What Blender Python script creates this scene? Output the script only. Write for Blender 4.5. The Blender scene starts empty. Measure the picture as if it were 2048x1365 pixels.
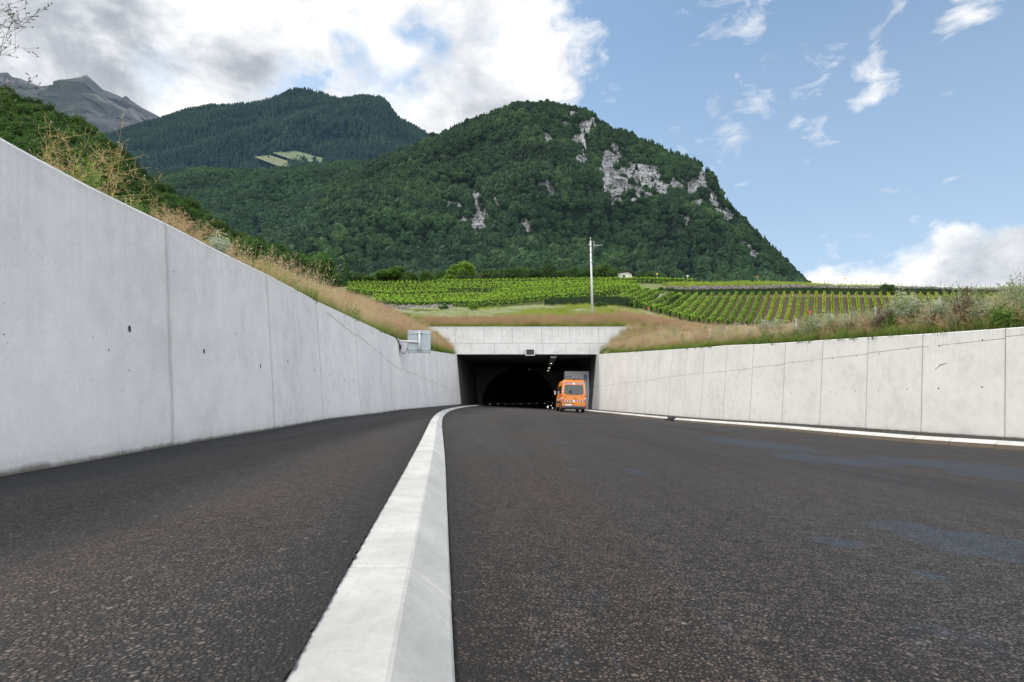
import bpy, math, random
import numpy as np
from mathutils import noise, Vector

random.seed(7)
RNG = np.random.default_rng(11)
SC = bpy.context.scene
COL = SC.collection
CZ = 1.1                       # eye height above the z = 0 datum
F = 1138.0                     # focal length in photograph pixels (20 mm lens)
HOR = 806.0
TH = math.atan((HOR - 682.5) / F)
CT, ST = math.cos(TH), math.sin(TH)

# ------------------------------------------------------------------ survey helpers
def P(px, py, Y):
    """world point at forward distance Y seen in direction (px, py)"""
    u = (px - 1024.0) / F; v = (682.5 - py) / F
    k = Y / (CT - v * ST)
    return (u * k, Y, CZ + (ST + v * CT) * k)
def el(py):
    v = (682.5 - py) / F
    return (ST + v * CT) / (CT - v * ST)
def Yel(py, e):                # forward distance at which elevation e (rel. eye) is seen at py
    return e / el(py)
def proj(x, y, z):
    z = z - CZ
    d = y * CT + z * ST
    return 1024.0 + F * x / d, 682.5 - F * (z * CT - y * ST) / d

def ip(x, xs, ys):
    return float(np.interp(x, xs, ys))

# ------------------------------------------------------------------ object helpers
def tagp(o, label=None, cat=None, group=None, kind=None):
    if label: o['label'] = label
    if cat: o['category'] = cat
    if group: o['group'] = group
    if kind: o['kind'] = kind
    return o

def empty(name, loc=(0, 0, 0), label=None, cat=None, group=None, rz=0.0):
    o = bpy.data.objects.new(name, None)
    o.empty_display_size = 0.2
    COL.objects.link(o)
    o.location = loc; o.rotation_euler = (0, 0, rz)
    return tagp(o, label, cat, group)

class MB:
    """collects faces for ONE mesh object"""
    def __init__(self):
        self.v = []; self.f = []; self.m = []; self.uv = []; self.hasuv = False; self.sm = []
    def vert(self, p):
        self.v.append((p[0], p[1], p[2])); return len(self.v) - 1
    def face(self, idx, m=0, uv=None, smooth=False):
        self.f.append(tuple(idx)); self.m.append(m); self.sm.append(smooth)
        if uv is not None: self.hasuv = True
        self.uv.append(uv)
    def quad(self, a, b, c, d, m=0, uv=None, smooth=False):
        n = len(self.v); self.v += [tuple(a), tuple(b), tuple(c), tuple(d)]
        self.face((n, n + 1, n + 2, n + 3), m, uv, smooth)
    def poly(self, pts, m=0):
        n = len(self.v); self.v += [tuple(p) for p in pts]
        self.face(range(n, n + len(pts)), m)
    def box(self, x0, x1, y0, y1, z0, z1, m=0, bev=0.0):
        if bev > 0:
            b = min(bev, (x1 - x0) / 2.01, (y1 - y0) / 2.01, (z1 - z0) / 2.01)
            # chamfered box from three stacked rings in z
            def ring(z, ins):
                c = b
                xs0, xs1, ys0, ys1 = x0 + ins, x1 - ins, y0 + ins, y1 - ins
                cc = max(c - ins, c * .3)
                pts = [(xs0 + cc, ys0), (xs1 - cc, ys0), (xs1, ys0 + cc), (xs1, ys1 - cc), (xs1 - cc, ys1), (xs0 + cc, ys1), (xs0, ys1 - cc), (xs0, ys0 + cc)]
                return [self.vert((p[0], p[1], z)) for p in pts]
            R = [ring(z0, b), ring(z0 + b, 0), ring(z1 - b, 0), ring(z1, b)]
            self.face(R[0][::-1], m); self.face(R[3], m)
            for i in range(3):
                for k in range(8):
                    k2 = (k + 1) % 8
                    self.face((R[i][k], R[i][k2], R[i + 1][k2], R[i + 1][k]), m)
            return
        n = len(self.v)
        self.v += [(x0, y0, z0), (x1, y0, z0), (x1, y1, z0), (x0, y1, z0), (x0, y0, z1), (x1, y0, z1), (x1, y1, z1), (x0, y1, z1)]
        for q in ((0, 3, 2, 1), (4, 5, 6, 7), (0, 1, 5, 4), (1, 2, 6, 5), (2, 3, 7, 6), (3, 0, 4, 7)):
            self.face([n + i for i in q], m)
    def tube(self, pts, rad, n=8, m=0, cap=True, smooth=True):
        pts = [Vector(p) for p in pts]
        if not hasattr(rad, '__len__'): rad = [rad] * len(pts)
        rings = []
        ref = Vector((0.13, 0.31, 0.94)).normalized()
        for i, p in enumerate(pts):
            t = (pts[min(i + 1, len(pts) - 1)] - pts[max(i - 1, 0)])
            if t.length < 1e-9: t = Vector((0, 0, 1))
            t.normalize()
            r = ref if abs(t.dot(ref)) < .95 else Vector((1, 0, 0))
            a = t.cross(r).normalized(); b = t.cross(a)
            rings.append([self.vert(p + (a * math.cos(2 * math.pi * k / n) + b * math.sin(2 * math.pi * k / n)) * rad[i]) for k in range(n)])
        for i in range(len(pts) - 1):
            for k in range(n):
                k2 = (k + 1) % n
                self.face((rings[i][k], rings[i][k2], rings[i + 1][k2], rings[i + 1][k]), m, None, smooth)
        if cap:
            self.face(rings[0][::-1], m); self.face(rings[-1], m)
    def disc(self, c, r, axis='y', n=16, m=0):
        pts = []
        for k in range(n):
            a = 2 * math.pi * k / n
            if axis == 'y': pts.append((c[0] + r * math.cos(a), c[1], c[2] + r * math.sin(a)))
            elif axis == 'x': pts.append((c[0], c[1] + r * math.cos(a), c[2] + r * math.sin(a)))
            else: pts.append((c[0] + r * math.cos(a), c[1] + r * math.sin(a), c[2]))
        self.poly(pts, m)
    def mesh(self, name, mats):
        me = bpy.data.meshes.new(name)
        me.from_pydata(self.v, [], self.f)
        if not isinstance(mats, (list, tuple)): mats = [mats]
        for m in mats: me.materials.append(m)
        if len(mats) > 1: me.polygons.foreach_set('material_index', self.m)
        me.polygons.foreach_set('use_smooth', self.sm)
        if self.hasuv:
            uvl = me.uv_layers.new(name='UVMap')
            flat = []
            for f, uv in zip(self.f, self.uv):
                if uv is None: uv = [(0, 0)] * len(f)
                for q in uv: flat += [q[0], q[1]]
            uvl.data.foreach_set('uv', flat)
        me.update()
        return me
    def build(self, name, mats, parent=None, loc=None):
        o = bpy.data.objects.new(name, self.mesh(name, mats))
        COL.objects.link(o)
        if parent is not None: o.parent = parent
        if loc is not None: o.location = loc
        return o

def npmesh(name, V, Fq, mats, uv=None, attrs=None, smooth=False, mi=None):
    """fast mesh from numpy arrays (quads or tris)"""
    me = bpy.data.meshes.new(name)
    V = np.asarray(V, dtype=np.float32); Fq = np.asarray(Fq, dtype=np.int32)
    k = Fq.shape[1]
    me.vertices.add(len(V)); me.vertices.foreach_set('co', V.ravel())
    me.loops.add(Fq.size); me.loops.foreach_set('vertex_index', Fq.ravel())
    me.polygons.add(len(Fq)); me.polygons.foreach_set('loop_start', np.arange(0, Fq.size, k, dtype=np.int32))
    if not isinstance(mats, (list, tuple)): mats = [mats]
    for m in mats: me.materials.append(m)
    if mi is not None: me.polygons.foreach_set('material_index', np.asarray(mi, dtype=np.int32))
    me.polygons.foreach_set('use_smooth', np.full(len(Fq), smooth))
    if uv is not None:
        l = me.uv_layers.new(name='UVMap'); l.data.foreach_set('uv', np.asarray(uv, dtype=np.float32).ravel())
    if attrs:
        for an, arr in attrs.items():
            a = me.attributes.new(an, 'FLOAT', 'POINT'); a.data.foreach_set('value', np.asarray(arr, dtype=np.float32))
    me.update(calc_edges=True)
    return me

def link(name, me, parent=None):
    o = bpy.data.objects.new(name, me); COL.objects.link(o)
    if parent is not None: o.parent = parent
    return o

def copy_tree(o, parent=None):
    c = o.copy(); COL.objects.link(c)
    if parent is not None: c.parent = parent
    for ch in [x for x in COL.objects if x.parent == o]:
        copy_tree(ch, c)
    return c

# ------------------------------------------------------------------ materials
class NT:
    def __init__(self, name, world=False):
        if world:
            self.m = world
        else:
            self.m = bpy.data.materials.new(name); self.m.use_nodes = True
        self.t = self.m.node_tree; self.t.nodes.clear()
    def n(self, typ, **kw):
        nd = self.t.nodes.new(typ)
        for k, v in kw.items():
            if k.startswith('i_'):
                key = k[2:]
                key = int(key) if key.isdigit() else key.replace('_', ' ')
                nd.inputs[key].default_value = v
            else: setattr(nd, k, v)
        return nd
    def l(self, a, b): self.t.links.new(a, b)
    def math(self, op, a, b=None, clamp=False):
        nd = self.n('ShaderNodeMath', operation=op); nd.use_clamp = clamp
        for i, x in enumerate((a, b)):
            if x is None: continue
            if hasattr(x, 'links'): self.l(x, nd.inputs[i])
            else: nd.inputs[i].default_value = x
        return nd.outputs[0]
    def ramp(self, fac, stops, interp='LINEAR'):
        nd = self.n('ShaderNodeValToRGB'); cr = nd.color_ramp; cr.interpolation = interp
        while len(cr.elements) < len(stops): cr.elements.new(0.5)
        for e, (p, c) in zip(cr.elements, stops):
            e.position = p; e.color = (c[0], c[1], c[2], 1) if hasattr(c, '__len__') else (c, c, c, 1)
        self.l(fac, nd.inputs[0]); return nd.outputs[0]
    def mix(self, fac, a, b, blend='MIX'):
        nd = self.n('ShaderNodeMix', data_type='RGBA', blend_type=blend)
        for s, x in ((nd.inputs[0], fac), (nd.inputs[6], a), (nd.inputs[7], b)):
            if hasattr(x, 'links'): self.l(x, s)
            elif hasattr(x, '__len__'): s.default_value = (x[0], x[1], x[2], 1)
            else: s.default_value = x
        return nd.outputs[2]
    def noise(self, vec, scale, detail=4, rough=.55, dist=0.0):
        nd = self.n('ShaderNodeTexNoise'); nd.inputs['Scale'].default_value = scale
        nd.inputs['Detail'].default_value = detail; nd.inputs['Roughness'].default_value = rough
        nd.inputs['Distortion'].default_value = dist
        if vec is not None: self.l(vec, nd.inputs['Vector'])
        return nd.outputs['Fac']
    def vor(self, vec, scale, feature='F1', out='Distance', rnd=1.0):
        nd = self.n('ShaderNodeTexVoronoi', feature=feature); nd.inputs['Scale'].default_value = scale
        nd.inputs['Randomness'].default_value = rnd
        if vec is not None: self.l(vec, nd.inputs['Vector'])
        return nd.outputs[out]
    def mapping(self, vec, scale=(1, 1, 1), loc=(0, 0, 0), rot=(0, 0, 0)):
        nd = self.n('ShaderNodeMapping'); self.l(vec, nd.inputs[0])
        nd.inputs['Scale'].default_value = scale; nd.inputs['Location'].default_value = loc; nd.inputs['Rotation'].default_value = rot
        return nd.outputs[0]
    def pos(self): return self.n('ShaderNodeNewGeometry').outputs['Position']
    def objc(self): return self.n('ShaderNodeTexCoord').outputs['Object']
    def uv(self): return self.n('ShaderNodeTexCoord').outputs['UV']
    def attr(self, name):
        return self.n('ShaderNodeAttribute', attribute_name=name).outputs['Fac']
    def rnd(self): return self.n('ShaderNodeObjectInfo').outputs['Random']
    def bump(self, h, strength=.3, dist=.01):
        nd = self.n('ShaderNodeBump'); nd.inputs['Strength'].default_value = strength; nd.inputs['Distance'].default_value = dist
        self.l(h, nd.inputs['Height']); return nd.outputs[0]
    def bsdf(self, col, rough=.8, metal=0.0, normal=None, spec=None, trans=None, haze=None, extra=None):
        b = self.n('ShaderNodeBsdfPrincipled')
        for s, x in (('Base Color', col), ('Roughness', rough), ('Metallic', metal)):
            if hasattr(x, 'links'): self.l(x, b.inputs[s])
            elif hasattr(x, '__len__'): b.inputs[s].default_value = (x[0], x[1], x[2], 1)
            else: b.inputs[s].default_value = x
        if spec is not None: b.inputs['Specular IOR Level'].default_value = spec
        if normal is not None: self.l(normal, b.inputs['Normal'])
        out = b.outputs[0]
        if trans:                                   # thin-leaf translucency
            tr = self.n('ShaderNodeBsdfTranslucent')
            if hasattr(col, 'links'): self.l(col, tr.inputs[0])
            else: tr.inputs[0].default_value = (col[0], col[1], col[2], 1)
            mx = self.n('ShaderNodeMixShader'); mx.inputs[0].default_value = trans
            self.l(out, mx.inputs[1]); self.l(tr.outputs[0], mx.inputs[2]); out = mx.outputs[0]
        if haze:                                    # aerial haze put into the surface as a faint glow of its colour
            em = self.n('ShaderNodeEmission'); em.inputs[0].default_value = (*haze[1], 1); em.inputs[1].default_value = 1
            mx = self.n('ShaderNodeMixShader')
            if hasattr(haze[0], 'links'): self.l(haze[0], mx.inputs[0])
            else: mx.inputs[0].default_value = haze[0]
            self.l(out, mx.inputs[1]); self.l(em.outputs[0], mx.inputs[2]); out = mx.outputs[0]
        o = self.n('ShaderNodeOutputMaterial'); self.l(out, o.inputs[0])
        return self.m

def simple(name, col, rough=.6, metal=0.0, var=.12, scale=8, bump=.0, spec=None):
    t = NT(name); c = t.objc()
    n = t.noise(c, scale, 4)
    lo = [x * (1 - var) for x in col]; hi = [min(1, x * (1 + var)) for x in col]
    cc = t.ramp(n, [(.3, lo), (.7, hi)])
    nm = t.bump(t.noise(c, scale * 6, 3), bump, .004) if bump else None
    return t.bsdf(cc, rough, metal, nm, spec)

def emis(name, col, s):
    t = NT(name); e = t.n('ShaderNodeEmission'); e.inputs[0].default_value = (*col, 1); e.inputs[1].default_value = s
    o = t.n('ShaderNodeOutputMaterial'); t.l(e.outputs[0], o.inputs[0]); return t.m

def concrete(name, base, tint=(1, 1, 1), streak=1.0, pit=1.0, foot=True, joint=.5):
    """cast concrete; uv = (metres along the wall, metres below its top), position z for the damp foot"""
    t = NT(name); uv = t.uv(); p = t.pos()
    big = t.noise(uv, .55, 4, .6); mid = t.noise(uv, 3.2, 5, .65, .4); fine = t.noise(uv, 38, 3, .7)
    v = t.math('ADD', t.math('MULTIPLY', big, .45), t.math('MULTIPLY', mid, .38))
    v = t.math('ADD', v, t.math('MULTIPLY', fine, .17))
    col = t.ramp(v, [(.33, [base * .78 * x for x in tint]), (.5, [base * x for x in tint]), (.68, [base * 1.13 * x for x in tint])])
    # scratchy vein pattern
    vein = t.noise(t.mapping(uv, (1, 1, 1)), 7.5, 6, .75, 2.2)
    vm = t.ramp(t.math('ABSOLUTE', t.math('SUBTRACT', vein, .5)), [(0.0, .30), (.02, 0.0)])
    col = t.mix(vm, col, [base * .62 * x for x in tint])
    # board marks and run-off streaks falling from the top edge
    st = t.noise(t.mapping(uv, (9, .22, 1)), 1.6, 5, .7)
    sx = t.n('ShaderNodeSeparateXYZ'); t.l(uv, sx.inputs[0])
    dtop = sx.outputs[1]
    fade = t.ramp(t.math('MULTIPLY', dtop, .55), [(0, 1), (.25, .40), (.8, .06)])
    sm = t.math('MULTIPLY', t.ramp(st, [(.46, 0), (.66, 1)]), fade)
    col = t.mix(t.math('MULTIPLY', sm, .52 * streak, True), col, [base * .50 * x for x in tint])
    edge = t.ramp(dtop, [(0, .35), (.07, .0)])
    col = t.mix(edge, col, [base * .6 * x for x in tint])
    # blow holes
    vd = t.vor(uv, 5.2); vn = t.noise(uv, 1.3, 2)
    r = t.math('MULTIPLY', t.ramp(vn, [(.42, 0), (.62, 1)]), .055 * pit)
    pm = t.math('LESS_THAN', vd, r)
    vd2 = t.vor(uv, 17.0); pm2 = t.math('LESS_THAN', vd2, t.math('MULTIPLY', t.ramp(t.noise(uv, 2.4, 2), [(.45, 0), (.7, 1)]), .10 * pit))
    pits = t.math('MAXIMUM', pm, pm2)
    col = t.mix(t.math('MULTIPLY', pits, .72), col, [base * .18] * 3)
    jm = t.math('MULTIPLY', t.ramp(t.attr('jd'), [(.25, 0), (1, joint)]), t.ramp(t.noise(uv, 2.5, 4, .7), [(.3, .35), (.6, 1)]))
    col = t.mix(jm, col, [base * .38] * 3)
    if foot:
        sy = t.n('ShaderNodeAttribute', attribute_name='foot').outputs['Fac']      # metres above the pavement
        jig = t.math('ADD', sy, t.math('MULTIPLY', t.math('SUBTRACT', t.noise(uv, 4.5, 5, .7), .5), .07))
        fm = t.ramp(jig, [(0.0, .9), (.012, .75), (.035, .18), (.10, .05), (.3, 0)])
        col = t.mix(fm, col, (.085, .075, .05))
    h = t.math('SUBTRACT', t.math('MULTIPLY', t.noise(uv, 60, 4, .7), .25), t.math('MULTIPLY', pits, 1.0))
    nm = t.bump(h, .35, .006)
    return t.bsdf(col, .82, 0, nm, .25)
# ------------------------------------------------------------------ camera, sun, sky
cam = bpy.data.cameras.new('camera'); co = bpy.data.objects.new('camera', cam); COL.objects.link(co)
co.location = (0, 0, CZ); co.rotation_euler = (math.pi / 2 + TH, 0, 0)
cam.sensor_width = 36.0; cam.lens = 36.0 * F / 2048.0
cam.clip_start = .05; cam.clip_end = 30000
SC.camera = co
SC.cycles.use_denoising = True
SC.cycles.denoiser = 'OPENIMAGEDENOISE'
SC.cycles.denoising_input_passes = 'RGB_ALBEDO_NORMAL'
SC.cycles.denoising_prefilter = 'ACCURATE'
SC.cycles.sample_clamp_indirect = 4.0
SC.view_settings.view_transform = 'Standard'; SC.view_settings.look = 'None'
SC.view_settings.exposure = 0; SC.view_settings.gamma = 1

SUN_EL, SUN_AZ = math.radians(47), math.radians(-62)      # azimuth from +Y, negative = left of view
sd = Vector((math.sin(SUN_AZ) * math.cos(SUN_EL), math.cos(SUN_AZ) * math.cos(SUN_EL), math.sin(SUN_EL)))
sl = bpy.data.lights.new('sun', 'SUN'); so = bpy.data.objects.new('sun', sl); COL.objects.link(so)
sl.energy = 2.5; sl.angle = math.radians(8); sl.color = (1, .945, .86)
so.rotation_euler = sd.to_track_quat('Z', 'Y').to_euler()

def dirpx(px, py):
    v = Vector(P(px, py, 1.0)) - Vector((0, 0, CZ)); return v.normalized()

def build_world():
    w = bpy.data.worlds.new('World'); SC.world = w; w.use_nodes = True
    t = NT('', w)
    sky = t.n('ShaderNodeTexSky', sky_type='NISHITA'); sky.sun_disc = False
    sky.sun_elevation = SUN_EL; sky.sun_rotation = SUN_AZ; sky.altitude = 400; sky.air_density = 1.0; sky.dust_density = 1.0; sky.ozone_density = 1.2
    d = t.n('ShaderNodeTexCoord').outputs['Generated']
    bg1 = t.n('ShaderNodeBackground'); bg1.inputs[1].default_value = SKY_STR
    t.l(t.mix(1.0, sky.outputs[0], (.86, 1.04, 1.06), 'MULTIPLY'), bg1.inputs[0])
    def blob(px, py, rad, wt, prev=None, vec=(0, 0, 0)):
        b = dirpx(px, py) if py is not None else Vector(vec).normalized()
        dp = t.n('ShaderNodeVectorMath', operation='DISTANCE'); t.l(dq, dp.inputs[0]); dp.inputs[1].default_value = b
        mr = t.n('ShaderNodeMapRange', interpolation_type='SMOOTHSTEP'); t.l(dp.outputs['Value'], mr.inputs[0])
        mr.inputs[1].default_value = rad; mr.inputs[2].default_value = 0; mr.inputs[3].default_value = 0; mr.inputs[4].default_value = wt
        return mr.outputs[0] if prev is None else t.math('ADD', prev, mr.outputs[0])
    # domain warp so cloud outlines billow
    wn = t.n('ShaderNodeTexNoise'); wn.inputs['Scale'].default_value = 5.5; wn.inputs['Detail'].default_value = 5; t.l(d, wn.inputs['Vector'])
    sub = t.n('ShaderNodeVectorMath', operation='SUBTRACT'); t.l(wn.outputs['Color'], sub.inputs[0]); sub.inputs[1].default_value = (.5, .5, .5)
    scl = t.n('ShaderNodeVectorMath', operation='SCALE'); t.l(sub.outputs[0], scl.inputs[0]); scl.inputs['Scale'].default_value = .16
    add = t.n('ShaderNodeVectorMath', operation='ADD'); t.l(d, add.inputs[0]); t.l(scl.outputs[0], add.inputs[1])
    dq = add.outputs[0]
    D = 1.0 / F
    f = None
    # the big cumulus bank over the left half
    for (px, py, r, wt) in [(-250, 60, 620, 1.25), (150, 80, 420, 1.1), (450, 60, 380, 1.0), (720, 60, 330, .85), (860, 130, 260, .8), (1000, 130, 240, .85), (1110, 150, 170, .7), (900, 240, 200, .75), (350, 200, 230, .7), (120, 230, 260, .7), (1010, 30, 130, .45), (600, 170, 160, .4),
                            (1960, 585, 120, .85), (1760, 590, 105, .8), (1660, 585, 75, .7), (2120, 545, 150, .95), (1850, 510, 75, .6), (1900, 450, 62, .75), (1960, 440, 45, .5), (2050, 505, 60, .5)]:
        f = blob(px, py, r * D, wt, f)
    # cloud over and behind the camera; right-hand blobs added to brighten left wall
    for (v, r, wt) in [((-.6, -.2, .8), 1.1, .9), ((0, -.9, .45), 1.0, 1.0), ((-1, .1, .35), .8, .9), ((.9, -.55, .25), 1.0, 1.0), ((1.0, .15, .12), .42, .8)]:
        f = blob(0, None, r, wt, f, v)
    n1 = t.noise(t.mapping(d, (1, 1, 1.7)), 4.2, 7, .60, .35)
    n2 = t.noise(t.mapping(d, (1, 1, 1.6)), 15, 5, .62, .2)
    nn = t.math('ADD', t.math('MULTIPLY', n1, .72), t.math('MULTIPLY', n2, .28))
    fld = t.math('ADD', t.math('MULTIPLY', f, .62), t.math('MULTIPLY', t.math('SUBTRACT', nn, .5), 2.1))
    mask = t.ramp(fld, [(.20, 0), (.34, .55), (.46, .93), (.62, 1)])
    # holes of blue inside the bank
    h = None
    for (px, py, r, wt) in [(835, 45, 55, 1.2), (640, 190, 100, 1.2), (770, 170, 75, .9), (880, 110, 60, 1.0), (1000, 60, 50, .5), (560, 230, 70, .7), (300, 150, 70, .5), (700, 90, 60, .8), (600, 120, 45, .6), (820, 160, 45, .5), (660, 60, 40, .5), (930, 180, 40, .4)]:
        h = blob(px, py, r * D, wt, h)
    hm = t.math('MULTIPLY', h, t.ramp(n2, [(.38, 0), (.56, 1)]), True)
    mask = t.math('MULTIPLY', mask, t.math('SUBTRACT', 1.0, t.math('MULTIPLY', hm, .85)))
    # small fair-weather wisps on the right, streaked up to the right
    g = None
    for (px, py, r, wt) in [(1400, 15, 75, 1.0), (1480, 5, 70, .9), (1260, 5, 60, .9), (1540, -5, 60, .6), (1495, 152, 34, 1.0), (1660, 130, 55, .8), (1740, 112, 42, 1.1), (1720, 175, 50, 1.0), (1690, 205, 50, 1.1), (1760, 165, 40, .9), (1590, 180, 45, .55),
                            (1440, 230, 42, 1.0), (1525, 207, 45, .9), (1510, 232, 34, .8), (1606, 262, 50, 1.1), (1475, 265, 45, .8), (1450, 300, 55, 1.0), (1400, 312, 50, .8), (1390, 188, 30, .9), (1585, 322, 24, 1.0), (1578, 350, 26, .9), (1775, 35, 42, 1.1), (1880, 55, 65, 1.0), (1930, 20, 60, .9), (1842, 142, 34, .9),
                            (1980, 45, 50, .4), (1850, 90, 45, .5), (1225, 205, 42, .95), (1205, 245, 30, .6), (1365, 268, 24, .6), (1560, 85, 30, .5), (1660, 490, 80, .55), (1560, 505, 60, .5), (1700, 470, 50, .5), (1120, 30, 90, .9), (1180, 60, 70, .8), (1090, 60, 60, .8), (1640, 20, 50, .4), (1950, 415, 45, .9), (2020, 440, 50, .8), (1800, 480, 70, .5)]:
        g = blob(px, py, r * D * 1.03, wt, g)
    wn2 = t.noise(t.mapping(d, (1, 1, 2.0), (0, 0, 0), (0, math.radians(-24), 0)), 15, 5, .62, .5)
    wm = t.ramp(t.math('ADD', t.math('MULTIPLY', g, .55), t.math('MULTIPLY', t.math('SUBTRACT', wn2, .5), 2.2)), [(.36, 0), (.68, .38), (1.0, .78)])
    mask2 = t.math('MAXIMUM', mask, wm)
    # thin milky veil low on the right
    sep = t.n('ShaderNodeSeparateXYZ'); t.l(d, sep.inputs[0])
    veil = t.ramp(sep.outputs[2], [(.06, .8), (.30, .46), (.55, .22), (1.0, .1)])
    # cloud brightness: grey bellies
    k = None
    for (px, py, r, wt) in [(20, 0, 240, .55), (220, 40, 130, .48), (400, 40, 150, .42), (580, 30, 130, .38), (455, 128, 85, .62), (380, 105, 80, .5), (530, 140, 60, .5), (700, 60, 80, .18), (200, 200, 210, .26), (880, 230, 150, .30), (1020, 200, 130, .26), (990, 90, 120, .12), (700, 110, 80, .22), (-300, 100, 400, .3), (330, 220, 100, .15), (1720, 555, 160, .16), (1930, 545, 160, .26), (2080, 560, 200, .4)]:
        k = blob(px, py, r * D, wt, k)
    shn = t.noise(t.mapping(d, (1, 1, 1.35)), 7.5, 6, .60, .4)
    shade = t.math('SUBTRACT', 1.0, t.math('MULTIPLY', t.math('MULTIPLY', k, .66), t.ramp(shn, [(.28, .55), (.68, 1.1)])))
    shade = t.math('ADD', shade, t.math('MULTIPLY', t.math('SUBTRACT', n1, .5), 1.1))
    shade = t.math('SUBTRACT', shade, t.math('MULTIPLY', t.math('SUBTRACT', shn, .5), 1.15))
    shade = t.math('ADD', shade, t.math('MULTIPLY', t.math('SUBTRACT', n2, .5), .7))
    ccol = t.ramp(shade, [(.08, (.31, .345, .39)), (.40, (.44, .475, .52)), (.66, (.64, .67, .71)), (.86, (.80, .815, .835)), (1.0, (.985, .968, .94))])
    bg2 = t.n('ShaderNodeBackground'); t.l(ccol, bg2.inputs[0])
    lit = t.math('ADD', t.math('ADD', t.math('MULTIPLY', sep.outputs[1], -.45), t.math('MULTIPLY', t.math('MAXIMUM', t.math('SUBTRACT', sep.outputs[0], .62), 0.0), .9)), .5)          # unseen clouds behind and right boosted to fill the left wall and portal
    t.l(t.math('MULTIPLY', t.ramp(lit, [(.28, .385), (.55, .70), (1.0, 1.0)]), 3.1), bg2.inputs[1])
    bg3 = t.n('ShaderNodeBackground'); bg3.inputs[0].default_value = (.66, .82, 1.0, 1); bg3.inputs[1].default_value = .95
    m0 = t.n('ShaderNodeMixShader'); t.l(veil, m0.inputs[0]); t.l(bg1.outputs[0], m0.inputs[1]); t.l(bg3.outputs[0], m0.inputs[2])
    m1 = t.n('ShaderNodeMixShader'); t.l(mask2, m1.inputs[0]); t.l(m0.outputs[0], m1.inputs[1]); t.l(bg2.outputs[0], m1.inputs[2])
    o = t.n('ShaderNodeOutputWorld'); t.l(m1.outputs[0], o.inputs[0])
    try: w.cycles.sampling_method = 'MANUAL'; w.cycles.sample_map_resolution = 512
    except Exception: pass
SKY_STR = .165
build_world()

# ------------------------------------------------------------------ alignment of the cutting
def smooth(a, k):
    for _ in range(k):
        b = a.copy(); b[1:-1] = (a[:-2] + 2 * a[1:-1] + a[2:]) / 4; a = b
    return a
YG = np.concatenate([np.arange(-8, 0, .4), np.arange(0, 2.7, .08), np.arange(2.7, 60.01, .3), [60.0]])
YG = np.unique(np.round(YG, 3))
PORT = 60.0

def eL(Y): return -.35 if Y < 8 else -.35 + (Y - 8) * (.19 / 52)
def eK(Y): return -.35 if Y < 8 else -.35 + (Y - 8) * (.09 / 52)
def eR(Y): return -.85 if Y < 32 else -.85 + (Y - 32) * (.17 / 28)
def solve(px, py, ef):
    Y = 10.0
    for _ in range(60): Y = .5 * Y + .5 * (ef(Y) / el(py))
    return (px - 1024) / F * Y / (CT - (682.5 - py) / F * ST), Y
def line(pix, ef, pre, post):
    pts = pre + [solve(a, b, ef)[::-1] for a, b in pix] + post
    pts.sort()
    ys = [p[0] for p in pts]; xs = [p[1] for p in pts]
    return smooth(np.interp(YG, ys, xs), 6)
LWX = line([(0, 955), (353, 890), (556, 857), (653, 839), (760, 826.7), (794, 821), (923, 809)], eL, [(-8, -1.95), (0, -2.2)], [])
LKX = line([(778.5, 1365), (800, 1208.5), (825.6, 1118.5), (849, 983.5), (862, 929), (867.6, 883), (872, 857), (877, 836), (885.6, 825), (907, 816.4), (933, 811.7)], eK, [(-8, .25), (-3, .05), (0, -.10)], [(60, -3.95)])
RWX = line([(2048, 878), (1861, 866.5), (1706, 855.6), (1561, 846.5), (1400, 837), (1240, 824)], eR, [(-8, 14.75), (6, 13.4)], [(60, 8.35)])
RKX = line([(2048, 884.6), (1864, 874), (1706, 862.6), (1561, 851), (1400, 840), (1240, 826)], eR, [(-8, 13.6), (4, 12.3)], [(60, 7.35)])
_ky = np.linspace(0, 1, 2)
_raw = np.array([(Y_, X_) for (X_, Y_) in [solve(a, b, eK) for a, b in [(778.5, 1365), (800, 1208.5), (825.6, 1118.5), (849, 983.5), (862, 929), (867.6, 883), (872, 857), (877, 836), (885.6, 825), (907, 816.4), (933, 811.7)]]] + [(60.0, -3.95)])
_pc = np.polynomial.polynomial.polyfit(np.log(_raw[:, 0] + 2.0), _raw[:, 1], 5, w=1 / (_raw[:, 0] + .6))
_ev = lambda y: np.polynomial.polynomial.polyval(np.log(y + 2.0), _pc)
LKX = np.where(YG >= .6, _ev(np.maximum(YG, .6)), _ev(.6) + (YG - .6) * (_ev(.7) - _ev(.6)) / .1)
def LW(y): return ip(y, YG, LWX)
def LK(y): return ip(y, YG, LKX)
def RW(y): return ip(y, YG, RWX)
def RK(y): return ip(y, YG, RKX)
BAT = .1
topL = ([-600, 0, 139, 337, 436, 537.5, 634, 783.6, 860, 916], [-73, 272, 352, 446, 500, 549.5, 602, 672.5, 701.5, 710])
topR = ([1185, 1197, 1420, 1450, 1513, 1571, 1647, 1742, 1867, 2048, 2500], [710, 709, 694.4, 691, 689, 685.7, 680.5, 674.4, 667, 654, 618])
def height(Y, X, e, tl, sgn):
    lo, hi = .2, 9.0
    for _ in range(40):
        H = (lo + hi) / 2
        px, py = proj(X + sgn * BAT * H, Y, CZ + e + H)
        if py > np.interp(px, tl[0], tl[1]): lo = H
        else: hi = H
    return (lo + hi) / 2
HLc, HRc = [], []
for y in YG:
    HLc.append(height(y, LW(y), eL(y), topL, -1) if y >= 2.7 else np.nan)
    HRc.append(height(y, RW(y), eR(y), topR, 1) if y >= 13.2 else np.nan)
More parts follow.
